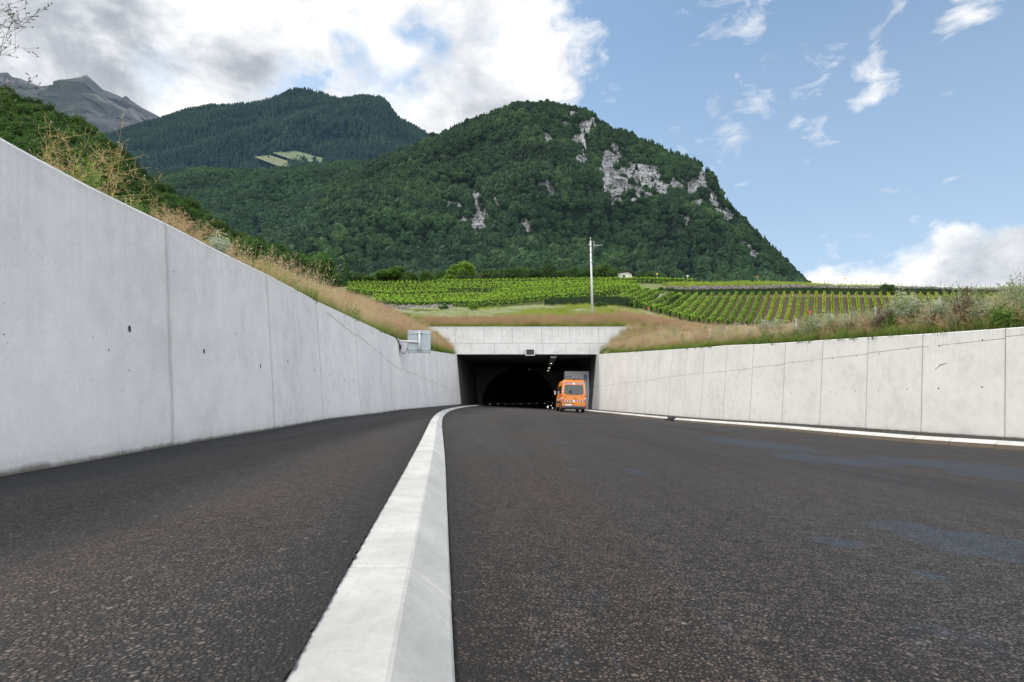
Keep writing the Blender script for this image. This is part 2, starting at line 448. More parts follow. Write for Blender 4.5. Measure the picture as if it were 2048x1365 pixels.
def fillnan(a, ynear, hnear):
    a = np.array(a); ok = ~np.isnan(a)
    return smooth(np.interp(YG, np.concatenate([[ynear], YG[ok]]), np.concatenate([[hnear], a[ok]])), 3)
HLc = fillnan(HLc, -8, 1.0); HRc = fillnan(HRc, -8, 2.0)
def HL(y): return ip(y, YG, HLc)
def HR(y): return ip(y, YG, HRc)
ZPORT = CZ + el(710) * PORT          # soffit level
ZHEAD = CZ + el(655) * PORT          # top of the headwall

# ------------------------------------------------------------------ concrete walls
M = {}
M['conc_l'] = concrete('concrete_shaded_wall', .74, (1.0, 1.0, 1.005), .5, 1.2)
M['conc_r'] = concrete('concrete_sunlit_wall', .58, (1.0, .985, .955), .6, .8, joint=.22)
M['conc_h'] = concrete('concrete_headwall', .66, (1, 1, 1), 3.0, .7, foot=False)
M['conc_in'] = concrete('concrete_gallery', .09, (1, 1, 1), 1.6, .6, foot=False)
M['joint'] = simple('joint_filler', (.13, .13, .13), .9)
M['seam'] = simple('formwork_seam', (.27, .27, .27), .9, var=.4, scale=3)
M['hole'] = simple('tie_hole_dark', (.05, .05, .052), .9)
M['cope'] = simple('concrete_edge', (.62, .62, .61), .85, var=.12, scale=5, bump=.2)

def foot_attr(me, foot):
    a = me.attributes.new('foot', 'FLOAT', 'POINT'); a.data.foreach_set('value', foot)

def wall(name, side, joints, label, mat, seam_fn, tie_rows):
    sgn = -1 if side == 'L' else 1
    X = LW if side == 'L' else RW; E = eL if side == 'L' else eR; H = HL if side == 'L' else HR
    root = empty(name, (X(20), 20, CZ + E(20)), label, 'retaining wall')
    inv = Vector((-X(20), -20, -(CZ + E(20))))
    def pt(y, h, out=0.0):                # h metres above foot, out = proud of the face
        return (X(y) + sgn * (BAT * h - out) + inv.x, y + inv.y, CZ + E(y) + h + inv.z)
    s = 0.0
    # dark core behind the panels
    core = MB()
    ys = np.linspace(joints[0], joints[-1], 90)
    for a, b in zip(ys[:-1], ys[1:]):
        core.quad(pt(a, -.3, -.03), pt(b, -.3, -.03), pt(b, H(b) - .03, -.03), pt(a, H(a) - .03, -.03))
    core.build('joint_filler', M['joint'], root)
    for j, (ya, yb) in enumerate(zip(joints[:-1], joints[1:])):
        L = math.hypot(yb - ya, X(yb) - X(ya))
        g = .008 if yb < 12 else .011
        y0, y1 = ya + g, yb - g
        n = max(3, int(L / .5)); m = 6
        mb = MB(); foot = []
        e_ = .07 * (y1 - y0) / L
        yy = np.concatenate([[y0, y0 + e_], np.linspace(y0, y1, n + 1)[1:-1], [y1 - e_, y1]]); n = len(yy) - 1; JD = []
        idx = {}
        for i, y in enumerate(yy):
            h = H(y)
            for k in range(m + 1):
                hh = -.25 if k == 0 else (h - .025) * k / m
                idx[i, k] = mb.vert(pt(y, hh)); foot.append(hh); JD.append(1.0 if i in (0, n) else 0.0)
            c = pt(y, h, -.022); idx[i, 'c'] = mb.vert(c); foot.append(2)
            idx[i, 't'] = mb.vert(pt(y, h, -.32)); foot.append(2)
            idx[i, 'b'] = mb.vert(pt(y, h - .5, -.32)); foot.append(2)
        def U(i, h): return (s + (yy[i] - y0) * L / (yb - ya) + j * 3.7, H(yy[i]) - h)
        for i in range(n):
            for k in range(m):
                q = (idx[i, k], idx[i + 1, k], idx[i + 1, k + 1], idx[i, k + 1])
                hh = lambda ii, kk: -.25 if kk == 0 else (H(yy[ii]) - .025) * kk / m
                mb.face(q, 0, [U(i, hh(i, k)), U(i + 1, hh(i + 1, k)), U(i + 1, hh(i + 1, k + 1)), U(i, hh(i, k + 1))])
            mb.face((idx[i, m], idx[i + 1, m], idx[i + 1, 'c'], idx[i, 'c']), 1)
            mb.face((idx[i, 'c'], idx[i + 1, 'c'], idx[i + 1, 't'], idx[i, 't']), 1)
            mb.face((idx[i, 't'], idx[i + 1, 't'], idx[i + 1, 'b'], idx[i, 'b']), 1)
        for i in (0, n):                                     # returns into the joint
            y = yy[i]
            for k in range(m):
                a = (-.25 if k == 0 else (H(y) - .025) * k / m); b = (H(y) - .025) * (k + 1) / m
                nb = len(mb.v)
                for (hh, o) in ((a, 0), (b, 0), (b, -.04), (a, -.04)):
                    mb.vert(pt(y, hh, o)); foot.append(hh)
                mb.face((nb, nb + 1, nb + 2, nb + 3), 0, [U(i, a), U(i, b), U(i, b), U(i, a)])
        # horizontal formwork seam on this panel
        sh = seam_fn(ya, yb)
        if sh:
            (h0, h1) = sh
            for q in range(4):
                a = y0 + (y1 - y0) * q / 4; b = y0 + (y1 - y0) * (q + 1) / 4
                ha = (CZ + h0 + (h1 - h0) * q / 4) - (CZ + E(a)); hb = (CZ + h0 + (h1 - h0) * (q + 1) / 4) - (CZ + E(b))
                if ha < H(a) - .05 and hb < H(b) - .05:
                    for (hh, o) in ((ha - .009, .002), (ha + .009, .002)): mb.vert(pt(a, hh, o)); foot.append(2)
                    for (hh, o) in ((hb + .009, .002), (hb - .009, .002)): mb.vert(pt(b, hh, o)); foot.append(2)
                    nb = len(mb.v) - 4
                    mb.face((nb, nb + 1, nb + 2, nb + 3), 2)
        for (ty, te) in tie_rows:
            if not (ya < ty < yb): continue
            hh = te - E(ty)
            if hh > H(ty) - .1: continue
            r = .021
            ring = []
            c0 = mb.vert(pt(ty, hh, .003)); foot.append(2)
            for q in range(10):
                a = 2 * math.pi * q / 10
                ring.append(mb.vert(pt(ty + r * math.cos(a), hh + r * 1.25 * math.sin(a), .003))); foot.append(2)
            for q in range(10): mb.face((c0, ring[q], ring[(q + 1) % 10]), 3)
        s += L
        me = mb.mesh('wall_panel', [mat, M['cope'], M['seam'], M['hole']])
        foot_attr(me, foot)
        jd = np.zeros(len(me.vertices), np.float32)
        for i in (0, n):
            for k in range(m + 1): jd[idx[i, k]] = 1.0
        a_ = me.attributes.new('jd', 'FLOAT', 'POINT'); a_.data.foreach_set('value', jd)
        link('wall_panel', me, root)
    return root

lj = [-8, -5, -1.9, 1.3, 4.75, 7.8, 11.4, 15.0, 18.6, 21.2, 24.6, 28.0, 31.5, 35, 38.6, 42.2, 45.8, 49.4, 53, 56.5, 60.0]
rj = [-8 + 2.5 * i for i in range(0, 100) if -8 + 2.5 * i < 59]
off = 14.15 - [y for y in rj if y > 14][0]
rj = [-8] + [y + off for y in rj if y + off > -7] ; rj = [y for y in rj if y < 58.6] + [60.0]
def seamL(a, b):
    if a < 10: return None
    e = lambda y: np.interp(y, [11.4, 17, 23, 40, 60], [2.02, 1.70, 1.48, 1.28, 1.15])
    o = random.uniform(-.03, .03)
    return (float(e(a)) + o + .03, float(e(b)) + o - .05)
def seamR(a, b):
    o = random.uniform(-.02, .02) - .05 * (int(a / 7.5) % 2)
    return (1.66 + o, 1.68 + o)
tiesL = [(y, e) for y, e in zip([1.9, 3.33, 4.0, 5.75, 7.0, 9.0, 10.5, 12.4, 14.1, 16, 17.6, 19.7], [.62] * 20)]
tiesL = []
for (px, py) in [(258, 658), (407, 703), (519, 732.5), (575, 723), (628, 741), (659, 751), (690, 761), (706, 762), (739, 774)]:
    # tie holes sit in the wall plane: find the distance where the wall is seen at px
    best = min(np.linspace(2.6, 30, 1500), key=lambda y: abs(proj(LW(y) - BAT * 1.0, y, CZ + eL(y) + 1.0)[0] - px))
    tiesL.append((best, el(py) * best))
tiesR = []
for y0 in rj[:-1]:
    for fr in (.24, .76):
        y = y0 + 2.5 * fr
        if y < 59: tiesR.append((y, .42 + .02 * math.sin(y * 5))); tiesR.append((y, 1.62 + .02 * math.sin(y * 3)))
wall('retaining_wall', 'L', lj, 'long shaded concrete retaining wall rising along the left pavement', M['conc_l'], seamL, tiesL)
wall('retaining_wall', 'R', rj, 'sunlit pale concrete retaining wall behind the right kerb and weeds', M['conc_r'], seamR, tiesR)
# ------------------------------------------------------------------ asphalt and kerbs
def asphalt(name, road=True):
    t = NT(name); p = t.pos()
    wv = t.n('ShaderNodeTexNoise'); wv.inputs['Scale'].default_value = 70; wv.inputs['Detail'].default_value = 3; t.l(p, wv.inputs['Vector'])
    ws = t.n('ShaderNodeVectorMath', operation='SCALE'); t.l(wv.outputs['Color'], ws.inputs[0]); ws.inputs['Scale'].default_value = .014
    wa = t.n('ShaderNodeVectorMath', operation='ADD'); t.l(p, wa.inputs[0]); t.l(ws.outputs[0], wa.inputs[1]); pw = wa.outputs[0]
    cell = t.vor(pw, 104, 'F1', 'Color'); d1 = t.vor(pw, 104, 'F1'); edge = t.vor(pw, 104, 'DISTANCE_TO_EDGE')
    coarse = t.noise(p, 55, 5, .75); fine = t.noise(p, 420, 2, .6); clump = t.noise(p, 16, 4, .7)
    base = t.mix(t.math('MULTIPLY', cell, 1.0), (.066, .052, .045), (.200, .158, .136))
    # long-range tone: brown and grey drifts, paver passes, dull and polished strips
    st = t.noise(t.mapping(p, (1.0, .13, 1)), .9, 6, .68, .3)
    base = t.mix(t.ramp(st, [(.42, 0), (.60, .85)]), base, (.158, .140, .130))
    br = t.noise(t.mapping(p, (.8, .12, 1), (7, 3, 0)), 1.3, 5, .65)
    base = t.mix(t.ramp(br, [(.50, 0), (.64, .8)]), base, (.180, .108, .072))
    dk = t.noise(t.mapping(p, (1.3, .1, 1), (17, 5, 0)), 1.0, 6, .7)
    base = t.mix(t.ramp(dk, [(.50, 0), (.62, .6)]), base, (.056, .047, .044))
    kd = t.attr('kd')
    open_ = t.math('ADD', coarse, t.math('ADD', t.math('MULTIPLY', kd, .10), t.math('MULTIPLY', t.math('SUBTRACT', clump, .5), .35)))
    gap = t.math('MULTIPLY', t.ramp(edge, [(0.06, 1), (.28, 0)]), t.ramp(open_, [(.28, .25), (.47, 1)]))
    hole = t.ramp(open_, [(.54, 0), (.62, .95)])
    gap = t.math('MAXIMUM', gap, hole)
    base = t.mix(gap, base, (.0045, .004, .004))
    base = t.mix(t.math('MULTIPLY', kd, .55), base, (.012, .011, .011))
    cs = t.n('ShaderNodeSeparateColor'); t.l(cell, cs.inputs[0])
    pale = t.math('GREATER_THAN', cs.outputs[1], .9988)
    base = t.mix(t.math('MULTIPLY', pale, .5), base, (.30, .27, .24))
    rough = .70
    dome = t.math('SUBTRACT', 1.0, d1)
    nrm = t.bump(t.math('ADD', t.math('SUBTRACT', dome, t.math('MULTIPLY', gap, 1.3)), t.math('MULTIPLY', fine, .25)), .9, .005)
    if road:
        sx = t.n('ShaderNodeSeparateXYZ'); t.l(p, sx.inputs[0])
        # damp patches, with the sky's blue reflection mixed into the base colour
        tot = None
        for (cx, cy, rx, ry, ang) in WET:
            mp = t.mapping(p, (1 / rx, 1 / ry, 0), (0, 0, 0), (0, 0, 0))
            sub = t.n('ShaderNodeVectorMath', operation='SUBTRACT'); t.l(mp, sub.inputs[0]); sub.inputs[1].default_value = (cx / rx, cy / ry, 0)
            rot = t.mapping(sub.outputs[0], (1, 1, 1), (0, 0, 0), (0, 0, ang))
            ln = t.n('ShaderNodeVectorMath', operation='LENGTH'); t.l(rot, ln.inputs[0])
            v = t.math('SUBTRACT', 1.0, ln.outputs['Value'], True)
            tot = v if tot is None else t.math('MAXIMUM', tot, v)
        wn = t.noise(t.mapping(p, (2.2, .8, 1), (0, 0, 0), (0, 0, .25)), 2.6, 6, .7, .6)
        wf = t.ramp(t.math('ADD', t.math('MULTIPLY', tot, 1.1), t.math('MULTIPLY', t.math('SUBTRACT', wn, .5), 1.5)), [(.14, 0), (.36, 1)])
        base = t.mix(t.math('MULTIPLY', wf, t.ramp(gap, [(0, .62), (.7, .15)])), base, (.075, .115, .18))
    else:
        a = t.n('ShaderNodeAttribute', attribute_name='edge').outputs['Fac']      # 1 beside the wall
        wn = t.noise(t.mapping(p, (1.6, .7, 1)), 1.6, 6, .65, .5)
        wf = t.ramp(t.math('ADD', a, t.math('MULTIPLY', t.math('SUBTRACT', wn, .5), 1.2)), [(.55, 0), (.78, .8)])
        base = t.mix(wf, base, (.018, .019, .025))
    return t.bsdf(base, rough, 0, nrm, .35)
WET = []
for (px, py, rx, ry, a) in [(1900, 1090, .42, .16, .35), (2010, 1120, .5, .20, .1), (1780, 1065, .25, .10, .4), (1650, 925, 1.0, .35, .3), (1900, 935, 1.5, .5, .2), (1500, 890, 1.2, .6, .2), (1270, 952, .16, .12, 0), (1120, 890, .2, .1, 0), (2000, 960, .9, .3, 0), (1660, 1100, .16, .06, .2), (1830, 1170, .1, .05, 0)]:
    Y = 5.0
    for _ in range(40):
        X = (px - 1024) / F * Y
        e = -.45 - max(0, (X - LK(Y))) * .044
        Y = .5 * Y + .5 * e / el(py)
    WET.append(((px - 1024) / F * Y, Y, rx * .75, ry * Y * .38 + .06, a))
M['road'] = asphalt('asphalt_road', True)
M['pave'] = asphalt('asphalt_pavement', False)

def kerbmat(name, side):
    t = NT(name); p = t.pos(); oc = t.objc()
    n = t.noise(p, 4.5, 5, .65, .3); f = t.noise(p, 90, 4, .75); r = t.rnd()
    c = t.ramp(t.math('ADD', t.math('ADD', t.math('MULTIPLY', n, .55), t.math('MULTIPLY', f, .25)), t.math('MULTIPLY', r, .2)), [(.32, (.43, .42, .40)), (.5, (.56, .55, .52)), (.7, (.63, .62, .59))])
    sl_ = t.noise(t.mapping(p, (30, 5, 30), (0, 0, 0), (0, 0, .5)), 1.5, 5, .75)
    c = t.mix(t.ramp(sl_, [(.52, 0), (.72, .42)]), c, (.36, .36, .37))
    c = t.mix(t.ramp(t.noise(p, 1.7, 5, .7), [(.54, 0), (.70, .45)]), c, (.34, .33, .31))
    pit = t.math('LESS_THAN', t.vor(p, 95), t.math('MULTIPLY', t.ramp(t.noise(p, 9, 3), [(.45, 0), (.7, 1)]), .24))
    c = t.mix(t.math('MULTIPLY', pit, .5), c, (.20, .20, .19))
    dirt = t.n('ShaderNodeAttribute', attribute_name='dirt').outputs['Fac']
    dn = t.math('ADD', dirt, t.math('MULTIPLY', t.math('SUBTRACT', t.noise(p, 3.5, 5, .7), .5), .5))
    c = t.mix(t.ramp(dn, [(.35, 0), (.62, .92)]), c, (.115, .09, .06))
    nm = t.bump(t.math('ADD', t.noise(p, 160, 4, .7), t.math('MULTIPLY', t.noise(p, 14, 3), .8)), .35, .003)
    return t.bsdf(c, .85, 0, nm, .25)
M['kerb'] = kerbmat('kerb_concrete', 'L')

def kerb_run(name, side, ys, label, group):
    X = LK if side == 'L' else RK; E = eK if side == 'L' else eR
    s = 1 if side == 'L' else -1            # +1: the road is at +X of the crest
    if side == 'L': prof = [(-.135, -.14, 0), (-.135, -.006, 0), (-.129, 0, 0), (-.004, 0, 0), (.003, -.0025, 0), (.086, -.064, 0), (.09, -.07, .15), (.09, -.2, .6)]
    else: prof = [(-.14, -.14, 0), (-.14, -.006, 0), (-.134, 0, 0), (-.03, 0, 0), (-.008, -.004, 0), (.012, -.014, 0), (.11, -.075, .05), (.116, -.082, .9), (.12, -.26, 1.0)]
    for i, (ya, yb) in enumerate(zip(ys[:-1], ys[1:])):
        g = .0045 if yb < 10 else .008
        jx = random.uniform(-.001, .001); jz = random.uniform(-.0012, .0012)
        a0, b0 = ya + g, yb - g
        y0 = (a0 + b0) / 2; ox, oz = X(y0), CZ + E(y0)
        rows = []; mb = MB(); dirt = []
        stations = [a0, a0 + .006, a0 + (b0 - a0) * .33, a0 + (b0 - a0) * .66, b0 - .006, b0]
        for k, y in enumerate(stations):
            ins = .003 if k in (0, 5) else 0
            row = []
            for (dx, dz, dd) in prof:
                d2 = dx if dx < .0 else dx - ins
                row.append(mb.vert((X(y) + s * d2 + jx - ox, y - y0, CZ + E(y) + dz - ins + jz - oz))); dirt.append(dd)
            rows.append(row)
        for k in range(5):
            for q in range(len(prof) - 1):
                f = (rows[k][q], rows[k + 1][q], rows[k + 1][q + 1], rows[k][q + 1])
                mb.face(f if s < 0 else f[::-1], 0)
        mb.face(rows[0]); mb.face(rows[-1][::-1])
        me = mb.mesh(name, M['kerb'])
        at = me.attributes.new('dirt', 'FLOAT', 'POINT'); at.data.foreach_set('value', dirt)
        o = link(name, me); o.location = (ox, y0, oz)
        tagp(o, label, 'kerb stone', group)
kl = [-4.7 + i for i in range(64)]; kl = [round(y + .0, 3) for y in kl]
# joints measured in the photograph: 1.27 m, 2.23 m, ...
kl = [y - kl[6] + 1.27 for y in kl]; kl = [y for y in kl if y < 59.6] + [60.0]
kerb_run('kerb_stone', 'L', kl, 'pale splayed concrete kerb stone edging the left pavement', 'kerb stones along the left pavement')
krs = [4.0 + 1.0 * i for i in range(60)]; drain_y = 37.0
krs = [y for y in krs if y < 59.5] + [60.0]
# gully box: find where the kerb is seen at px 1345
drain_y = float(min(np.linspace(15, 58, 2000), key=lambda y: abs(proj(RK(y), y, CZ + eR(y))[0] - 1345)))
near = [y for y in krs if y <= drain_y - .6]; far = [y for y in krs if y >= drain_y + .6]
near.append(drain_y - .57); far.insert(0, drain_y + .57)
kerb_run('kerb_stone', 'R', near, 'pale rounded kerb stone by the right wall, nearer than the black gully box', 'kerb stones along the right pavement')
kerb_run('kerb_stone', 'R', far, 'pale kerb stone on the right between the black gully box and the tunnel', 'far kerb stones along the right pavement')

# pavements
def sheet(name, ys, xa, xb, za, zb, n, mat, edge=None, kind='structure', jit=None):
    V = []; Fq = []; ed = []; 
    for y in ys:
        for k in range(n + 1):
            u = (1 - (1 - k / n) ** 1.8) if jit else k / n; x = xa(y) * (1 - u) + xb(y) * u; z = za(y) * (1 - u) + zb(y) * u
            if jit and k == n: x += jit(y)
            V.append((x, y, z)); ed.append(edge(u, y, x) if edge else 0)
    for i in range(len(ys) - 1):
        for k in range(n):
            a = i * (n + 1) + k; Fq.append((a, a + 1, a + n + 2, a + n + 1))
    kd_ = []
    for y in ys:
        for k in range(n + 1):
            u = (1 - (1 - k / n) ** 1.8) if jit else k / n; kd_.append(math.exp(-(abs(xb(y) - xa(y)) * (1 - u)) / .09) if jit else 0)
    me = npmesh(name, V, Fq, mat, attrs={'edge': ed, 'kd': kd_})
    o = link(name, me); tagp(o, kind=kind); return o
ysp = np.unique(np.concatenate([np.arange(-8, .4, .4), np.arange(.4, 6, .008), np.arange(6, 14, .03), np.arange(14, 60, .4), [60]]))
def jag(y): return (noise.noise(Vector((y * 28, 3, 0))) * .006 + noise.noise(Vector((y * 95, 9, 0))) * .006 + .006) if y < 14 else 0
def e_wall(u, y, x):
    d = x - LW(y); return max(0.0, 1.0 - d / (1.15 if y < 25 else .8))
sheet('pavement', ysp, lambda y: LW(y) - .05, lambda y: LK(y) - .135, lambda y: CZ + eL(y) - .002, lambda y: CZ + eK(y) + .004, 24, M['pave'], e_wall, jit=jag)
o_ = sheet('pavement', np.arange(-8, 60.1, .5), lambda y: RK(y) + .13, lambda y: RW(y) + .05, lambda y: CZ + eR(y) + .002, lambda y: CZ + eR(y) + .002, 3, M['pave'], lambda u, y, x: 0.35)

# carriageway, running on into the tunnel
def roadL(y): return CZ + eK(min(y, 60)) - .078
def roadR(y): return CZ + eR(min(y, 60)) - .175
def LKx(y): return LK(y) if y <= 60 else -3.95 + TUNX(y) * 1.0
def RKx(y): return RK(y) if y <= 60 else 7.35 + TUNX(y) - min(1.6, (y - 60) * .07)
def TUNX(y): return 0.0 if y < 82 else (y - 82) ** 2 * .0035
yr = np.unique(np.concatenate([np.arange(-9, 60, .5), np.arange(60, 171, 1.0)]))
V = []; Fq = []; n = 60; KD = []
for y in yr:
    xa, xb = LKx(y) + .075, RKx(y) - .10
    for k in range(n + 1):
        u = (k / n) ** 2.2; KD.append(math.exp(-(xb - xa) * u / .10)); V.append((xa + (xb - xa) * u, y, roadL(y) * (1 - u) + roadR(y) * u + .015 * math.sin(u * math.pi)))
for i in range(len(yr) - 1):
    for k in range(n):
        a = i * (n + 1) + k; Fq.append((a, a + 1, a + n + 2, a + n + 1))
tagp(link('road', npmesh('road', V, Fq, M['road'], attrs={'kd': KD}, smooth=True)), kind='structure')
def road_z(x, y):
    u = (x - LKx(y)) / (RKx(y) - LKx(y)); return roadL(y) * (1 - u) + roadR(y) * u + .015 * math.sin(u * math.pi)

# black gully box set in the right kerb
t = empty('gully_box', (RK(drain_y) - .02, drain_y, CZ + eR(drain_y) - .17), 'black plastic gully box breaking the right kerb line', 'gully box')
M['blackpl'] = simple('black_plastic', (.022, .022, .025), .55)
mb = MB(); mb.box(-.12, .16, -.55, .55, -.05, .20, 0, .012); mb.build('box_body', M['blackpl'], t)
mb = MB(); mb.box(-.36, -.122, -.50, -.01, .005, .12, 0, .01); mb.build('cover_flap', M['blackpl'], t)
mb = MB(); mb.box(-.34, -.122, .01, .48, .005, .11, 0, .01); mb.build('cover_flap', M['blackpl'], t)
mb = MB()
for k in range(6): mb.box(-.09, .15, -.34 + k * .12, -.30 + k * .12, .2005, .208)
mb.build('grate', M['hole'], t)

# ------------------------------------------------------------------ tunnel portal
X0, X1 = P(870, 655, PORT)[0] - .9, P(1272, 655, PORT)[0] + .4
LX, RX = LW(60) - BAT * HL(60), RW(60) + BAT * HR(60)
portal = empty('tunnel_portal', (1.0, PORT, CZ - .5), 'concrete tunnel portal with paneled headwall and dark rectangular gallery', 'tunnel portal')
OX, OY, OZ = -1.0, -PORT, -(CZ - .5)
class PB(MB):
    def vert(self, p): return super().vert((p[0] + OX, p[1] + OY, p[2] + OZ))
    def quad(self, a, b, c, d, m=0, uv=None, smooth=False):
        f = lambda p: (p[0] + OX, p[1] + OY, p[2] + OZ)
        super().quad(f(a), f(b), f(c), f(d), m, uv, smooth)
zmid = CZ + el(687) * PORT
def header_panel(xa, xb, za, zb, yfr, top):
    mb = PB(); g = .010
    xa += g; xb -= g; za += g if not top else g; zb -= 0 if top else g
    nx = max(2, int((xb - xa) / .8))
    for i in range(nx):
        a = xa + (xb - xa) * i / nx; b = xa + (xb - xa) * (i + 1) / nx
        for (z0, z1) in ((za, (za + zb) / 2), ((za + zb) / 2, zb)):
            mb.quad((a, yfr, z0), (b, yfr, z0), (b, yfr, z1), (a, yfr, z1), 0, [(a, ZHEAD - z0), (b, ZHEAD - z0), (b, ZHEAD - z1), (a, ZHEAD - z1)])
    for (a, b) in (((xa, za), (xa, zb)), ((xb, zb), (xb, za)), ((xb, za), (xa, za)), ((xa, zb), (xb, zb))):
        mb.quad((a[0], yfr, a[1]), (b[0], yfr, b[1]), (b[0], yfr + .08, b[1]), (a[0], yfr + .08, a[1]), 0, [(a[0], 1)] * 4)
    me = mb.mesh('headwall_panel', M['conc_h']); foot_attr(me, [3.0] * len(me.vertices)); link('headwall_panel', me, portal)
pxs = [968 - 57 * 3, 968 - 57 * 2, 968 - 57, 968, 1025, 1083, 1139.6, 1197.6, 1255]
xs = [X0] + [P(p, 680, PORT)[0] for p in pxs if P(p, 680, PORT)[0] > X0 + .3] + [X1]
for a, b in zip(xs[:-1], xs[1:]): header_panel(a, b, zmid, ZHEAD, PORT - .02, True)
pxs = [895, 942, 989, 1038, 1085.6, 1131.7, 1179, 1226]
xs = [X0] + [P(p, 680, PORT)[0] for p in pxs if P(p, 680, PORT)[0] > X0 + .3] + [X1]
for a, b in zip(xs[:-1], xs[1:]): header_panel(a, b, ZPORT + .04, zmid, PORT - .02, False)
mb = PB(); mb.box(X0, X1, PORT + .03, PORT + .55, ZPORT + .0, ZHEAD - .01, 0); 
mb.build('headwall_core', M['joint'], portal)
mb = PB(); mb.box(LX - .2, RX + .2, PORT - .035, PORT + .03, ZPORT - .03, ZPORT + .035, 0); mb.build('drip_edge', M['cope'], portal)
mb = PB(); mb.box(X0, X1, PORT - .04, PORT + .57, ZHEAD + .0, ZHEAD + .06, 0, .01); mb.build('coping', M['cope'], portal)
# headwall stumps either side of the opening, below the soffit line
for (a, b) in ((X0, LX - .2), (RX + .3, X1)):
    mb = PB(); mb.box(a, b, PORT + .02, PORT + .5, CZ - 1, ZPORT, 0); mb.build('headwall_base', M['joint'], portal)
# gallery
GB = 82.0; RXB = 8.75
def uvquad(mb, a, b, c, d):
    ln = math.dist(a, b); h = math.dist(b, c)
    mb.quad(a, b, c, d, 0, [(0, h), (ln, h), (ln, 0), (0, 0)])
zf = CZ - 1.2
mb = PB()
LB0, LB1 = LW(60), -4.85
n = 8
for i in range(n):
    u0, u1 = i / n, (i + 1) / n
    x0a = LB0 + (LB1 - LB0) * u0; x0b = LB0 + (LB1 - LB0) * u1
    t0, t1 = x0a - BAT * HL(60) * (1 - u0 * .2), x0b - BAT * HL(60) * (1 - u1 * .2)
    y0_, y1_ = 60 + 22 * u0, 60 + 22 * u1
    mb.quad((x0a, y0_, zf), (x0b, y1_, zf), (t1, y1_, ZPORT + .02), (t0, y0_, ZPORT + .02), 0, [(y0_, 6), (y1_, 6), (y1_, 0), (y0_, 0)])
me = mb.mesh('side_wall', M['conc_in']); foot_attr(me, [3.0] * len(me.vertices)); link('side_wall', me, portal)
mb = PB()
uvquad(mb, (RXB + .3, GB, zf), (RW(60), 60, zf), (RX, 60, ZPORT + .02), (RXB + .6, GB, ZPORT + .02))
me = mb.mesh('side_wall', M['conc_in']); foot_attr(me, [3.0] * len(me.vertices)); link('side_wall', me, portal)
mb = PB()
for i in range(6):
    ya, yb = 60 + i * 22 / 6, 60 + (i + 1) * 22 / 6
    mb.quad((LX - 1, ya, ZPORT), (RX + 1, ya, ZPORT), (RX + 1, yb - .03, ZPORT), (LX - 1, yb - .03, ZPORT), 0, [(0, 2 + ya), (14, 2 + ya), (14, 2 + yb), (0, 2 + yb)])
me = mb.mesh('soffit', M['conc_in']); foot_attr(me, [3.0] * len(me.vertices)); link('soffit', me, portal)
# pier closing the right recess
mb = PB(); mb.box(P(1129, 743, 66)[0], RXB + .3, 66, 66.5, zf, ZPORT - .002, 0)
me = mb.mesh('recess_wall', M['conc_in']); foot_attr(me, [3.0] * len(me.vertices)); link('recess_wall', me, portal)
mb = PB()
xa, xb = P(1131, 743, 66)[0], P(1138, 743, 66)[0]
# back wall with horseshoe opening
AR = 5.3; AXC = 1.0; AZC = P(1038, 809, GB)[2]
xl, xr, zt = LX - .6, RXB + .8, ZPORT + .01
mb = PB(); N = 48
arc = []
for i in range(N + 1):
    a = math.pi * (1 + .22) - (math.pi * 1.44) * i / N
    arc.append((AXC + AR * math.cos(a), GB, AZC + AR * math.sin(a)))
outer = []
for (x, y, z) in arc:
    dx, dz = x - AXC, z - AZC
    k = 1e9
    if dx < -1e-6: k = min(k, (xl - AXC) / dx)
    if dx > 1e-6: k = min(k, (xr - AXC) / dx)
    if dz > 1e-6: k = min(k, (zt - AZC) / dz)
    if dz < -1e-6: k = min(k, (zf - AZC) / dz)
    outer.append((AXC + dx * k, GB, AZC + dz * k))
for i in range(N):
    mb.quad(arc[i], outer[i], outer[i + 1], arc[i + 1], 0, [(p[0], zt - p[2]) for p in (arc[i], outer[i], outer[i + 1], arc[i + 1])])
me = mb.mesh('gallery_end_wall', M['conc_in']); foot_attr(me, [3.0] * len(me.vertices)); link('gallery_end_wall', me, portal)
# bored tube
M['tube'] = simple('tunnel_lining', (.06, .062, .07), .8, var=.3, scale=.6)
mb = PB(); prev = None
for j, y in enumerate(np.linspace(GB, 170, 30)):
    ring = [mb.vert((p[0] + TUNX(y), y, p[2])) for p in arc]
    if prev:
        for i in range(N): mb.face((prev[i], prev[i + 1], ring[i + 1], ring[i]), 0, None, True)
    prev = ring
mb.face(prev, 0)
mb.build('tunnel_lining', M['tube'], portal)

# lit strip: technical cabin in the right recess with blue signs
M['greypaint'] = simple('grey_paint', (.60, .62, .65), .5, var=.06)
M['blue'] = simple('sign_blue', (.03, .14, .36), .45, var=.05)
M['white'] = simple('white_paint', (.78, .78, .78), .45, var=.05)
M['black'] = simple('black_paint', (.015, .015, .018), .4)
ca, cb = P(1129.5, 743, 64.4), P(1178, 743, 64.4)
zc0 = CZ - .68
t = empty('technical_cabin', ((ca[0] + cb[0]) / 2, 64.4, zc0), 'grey painted technical cabin behind the orange van inside the portal', 'cabin')
hw = (cb[0] - ca[0]) / 2; hh = ca[2] - zc0
mb = MB(); mb.box(-hw, hw, 0, 1.5, -.2, hh, 0, .02); mb.build('cabin_body', M['greypaint'], t)
mb = MB(); mb.box(hw - 1.15, hw - .25, -.03, -.002, .05, 2.05, 0, .01); d = mb.build('door', M['greypaint'], t)
mb = MB(); mb.box(hw - .38, hw - .28, -.07, -.032, 1.0, 1.04); mb.build('handle', M['black'], d)
mb = MB(); mb.box(hw - .36, hw - .30, -.05, -.032, 1.25, 1.36); mb.build('lock', M['black'], d)
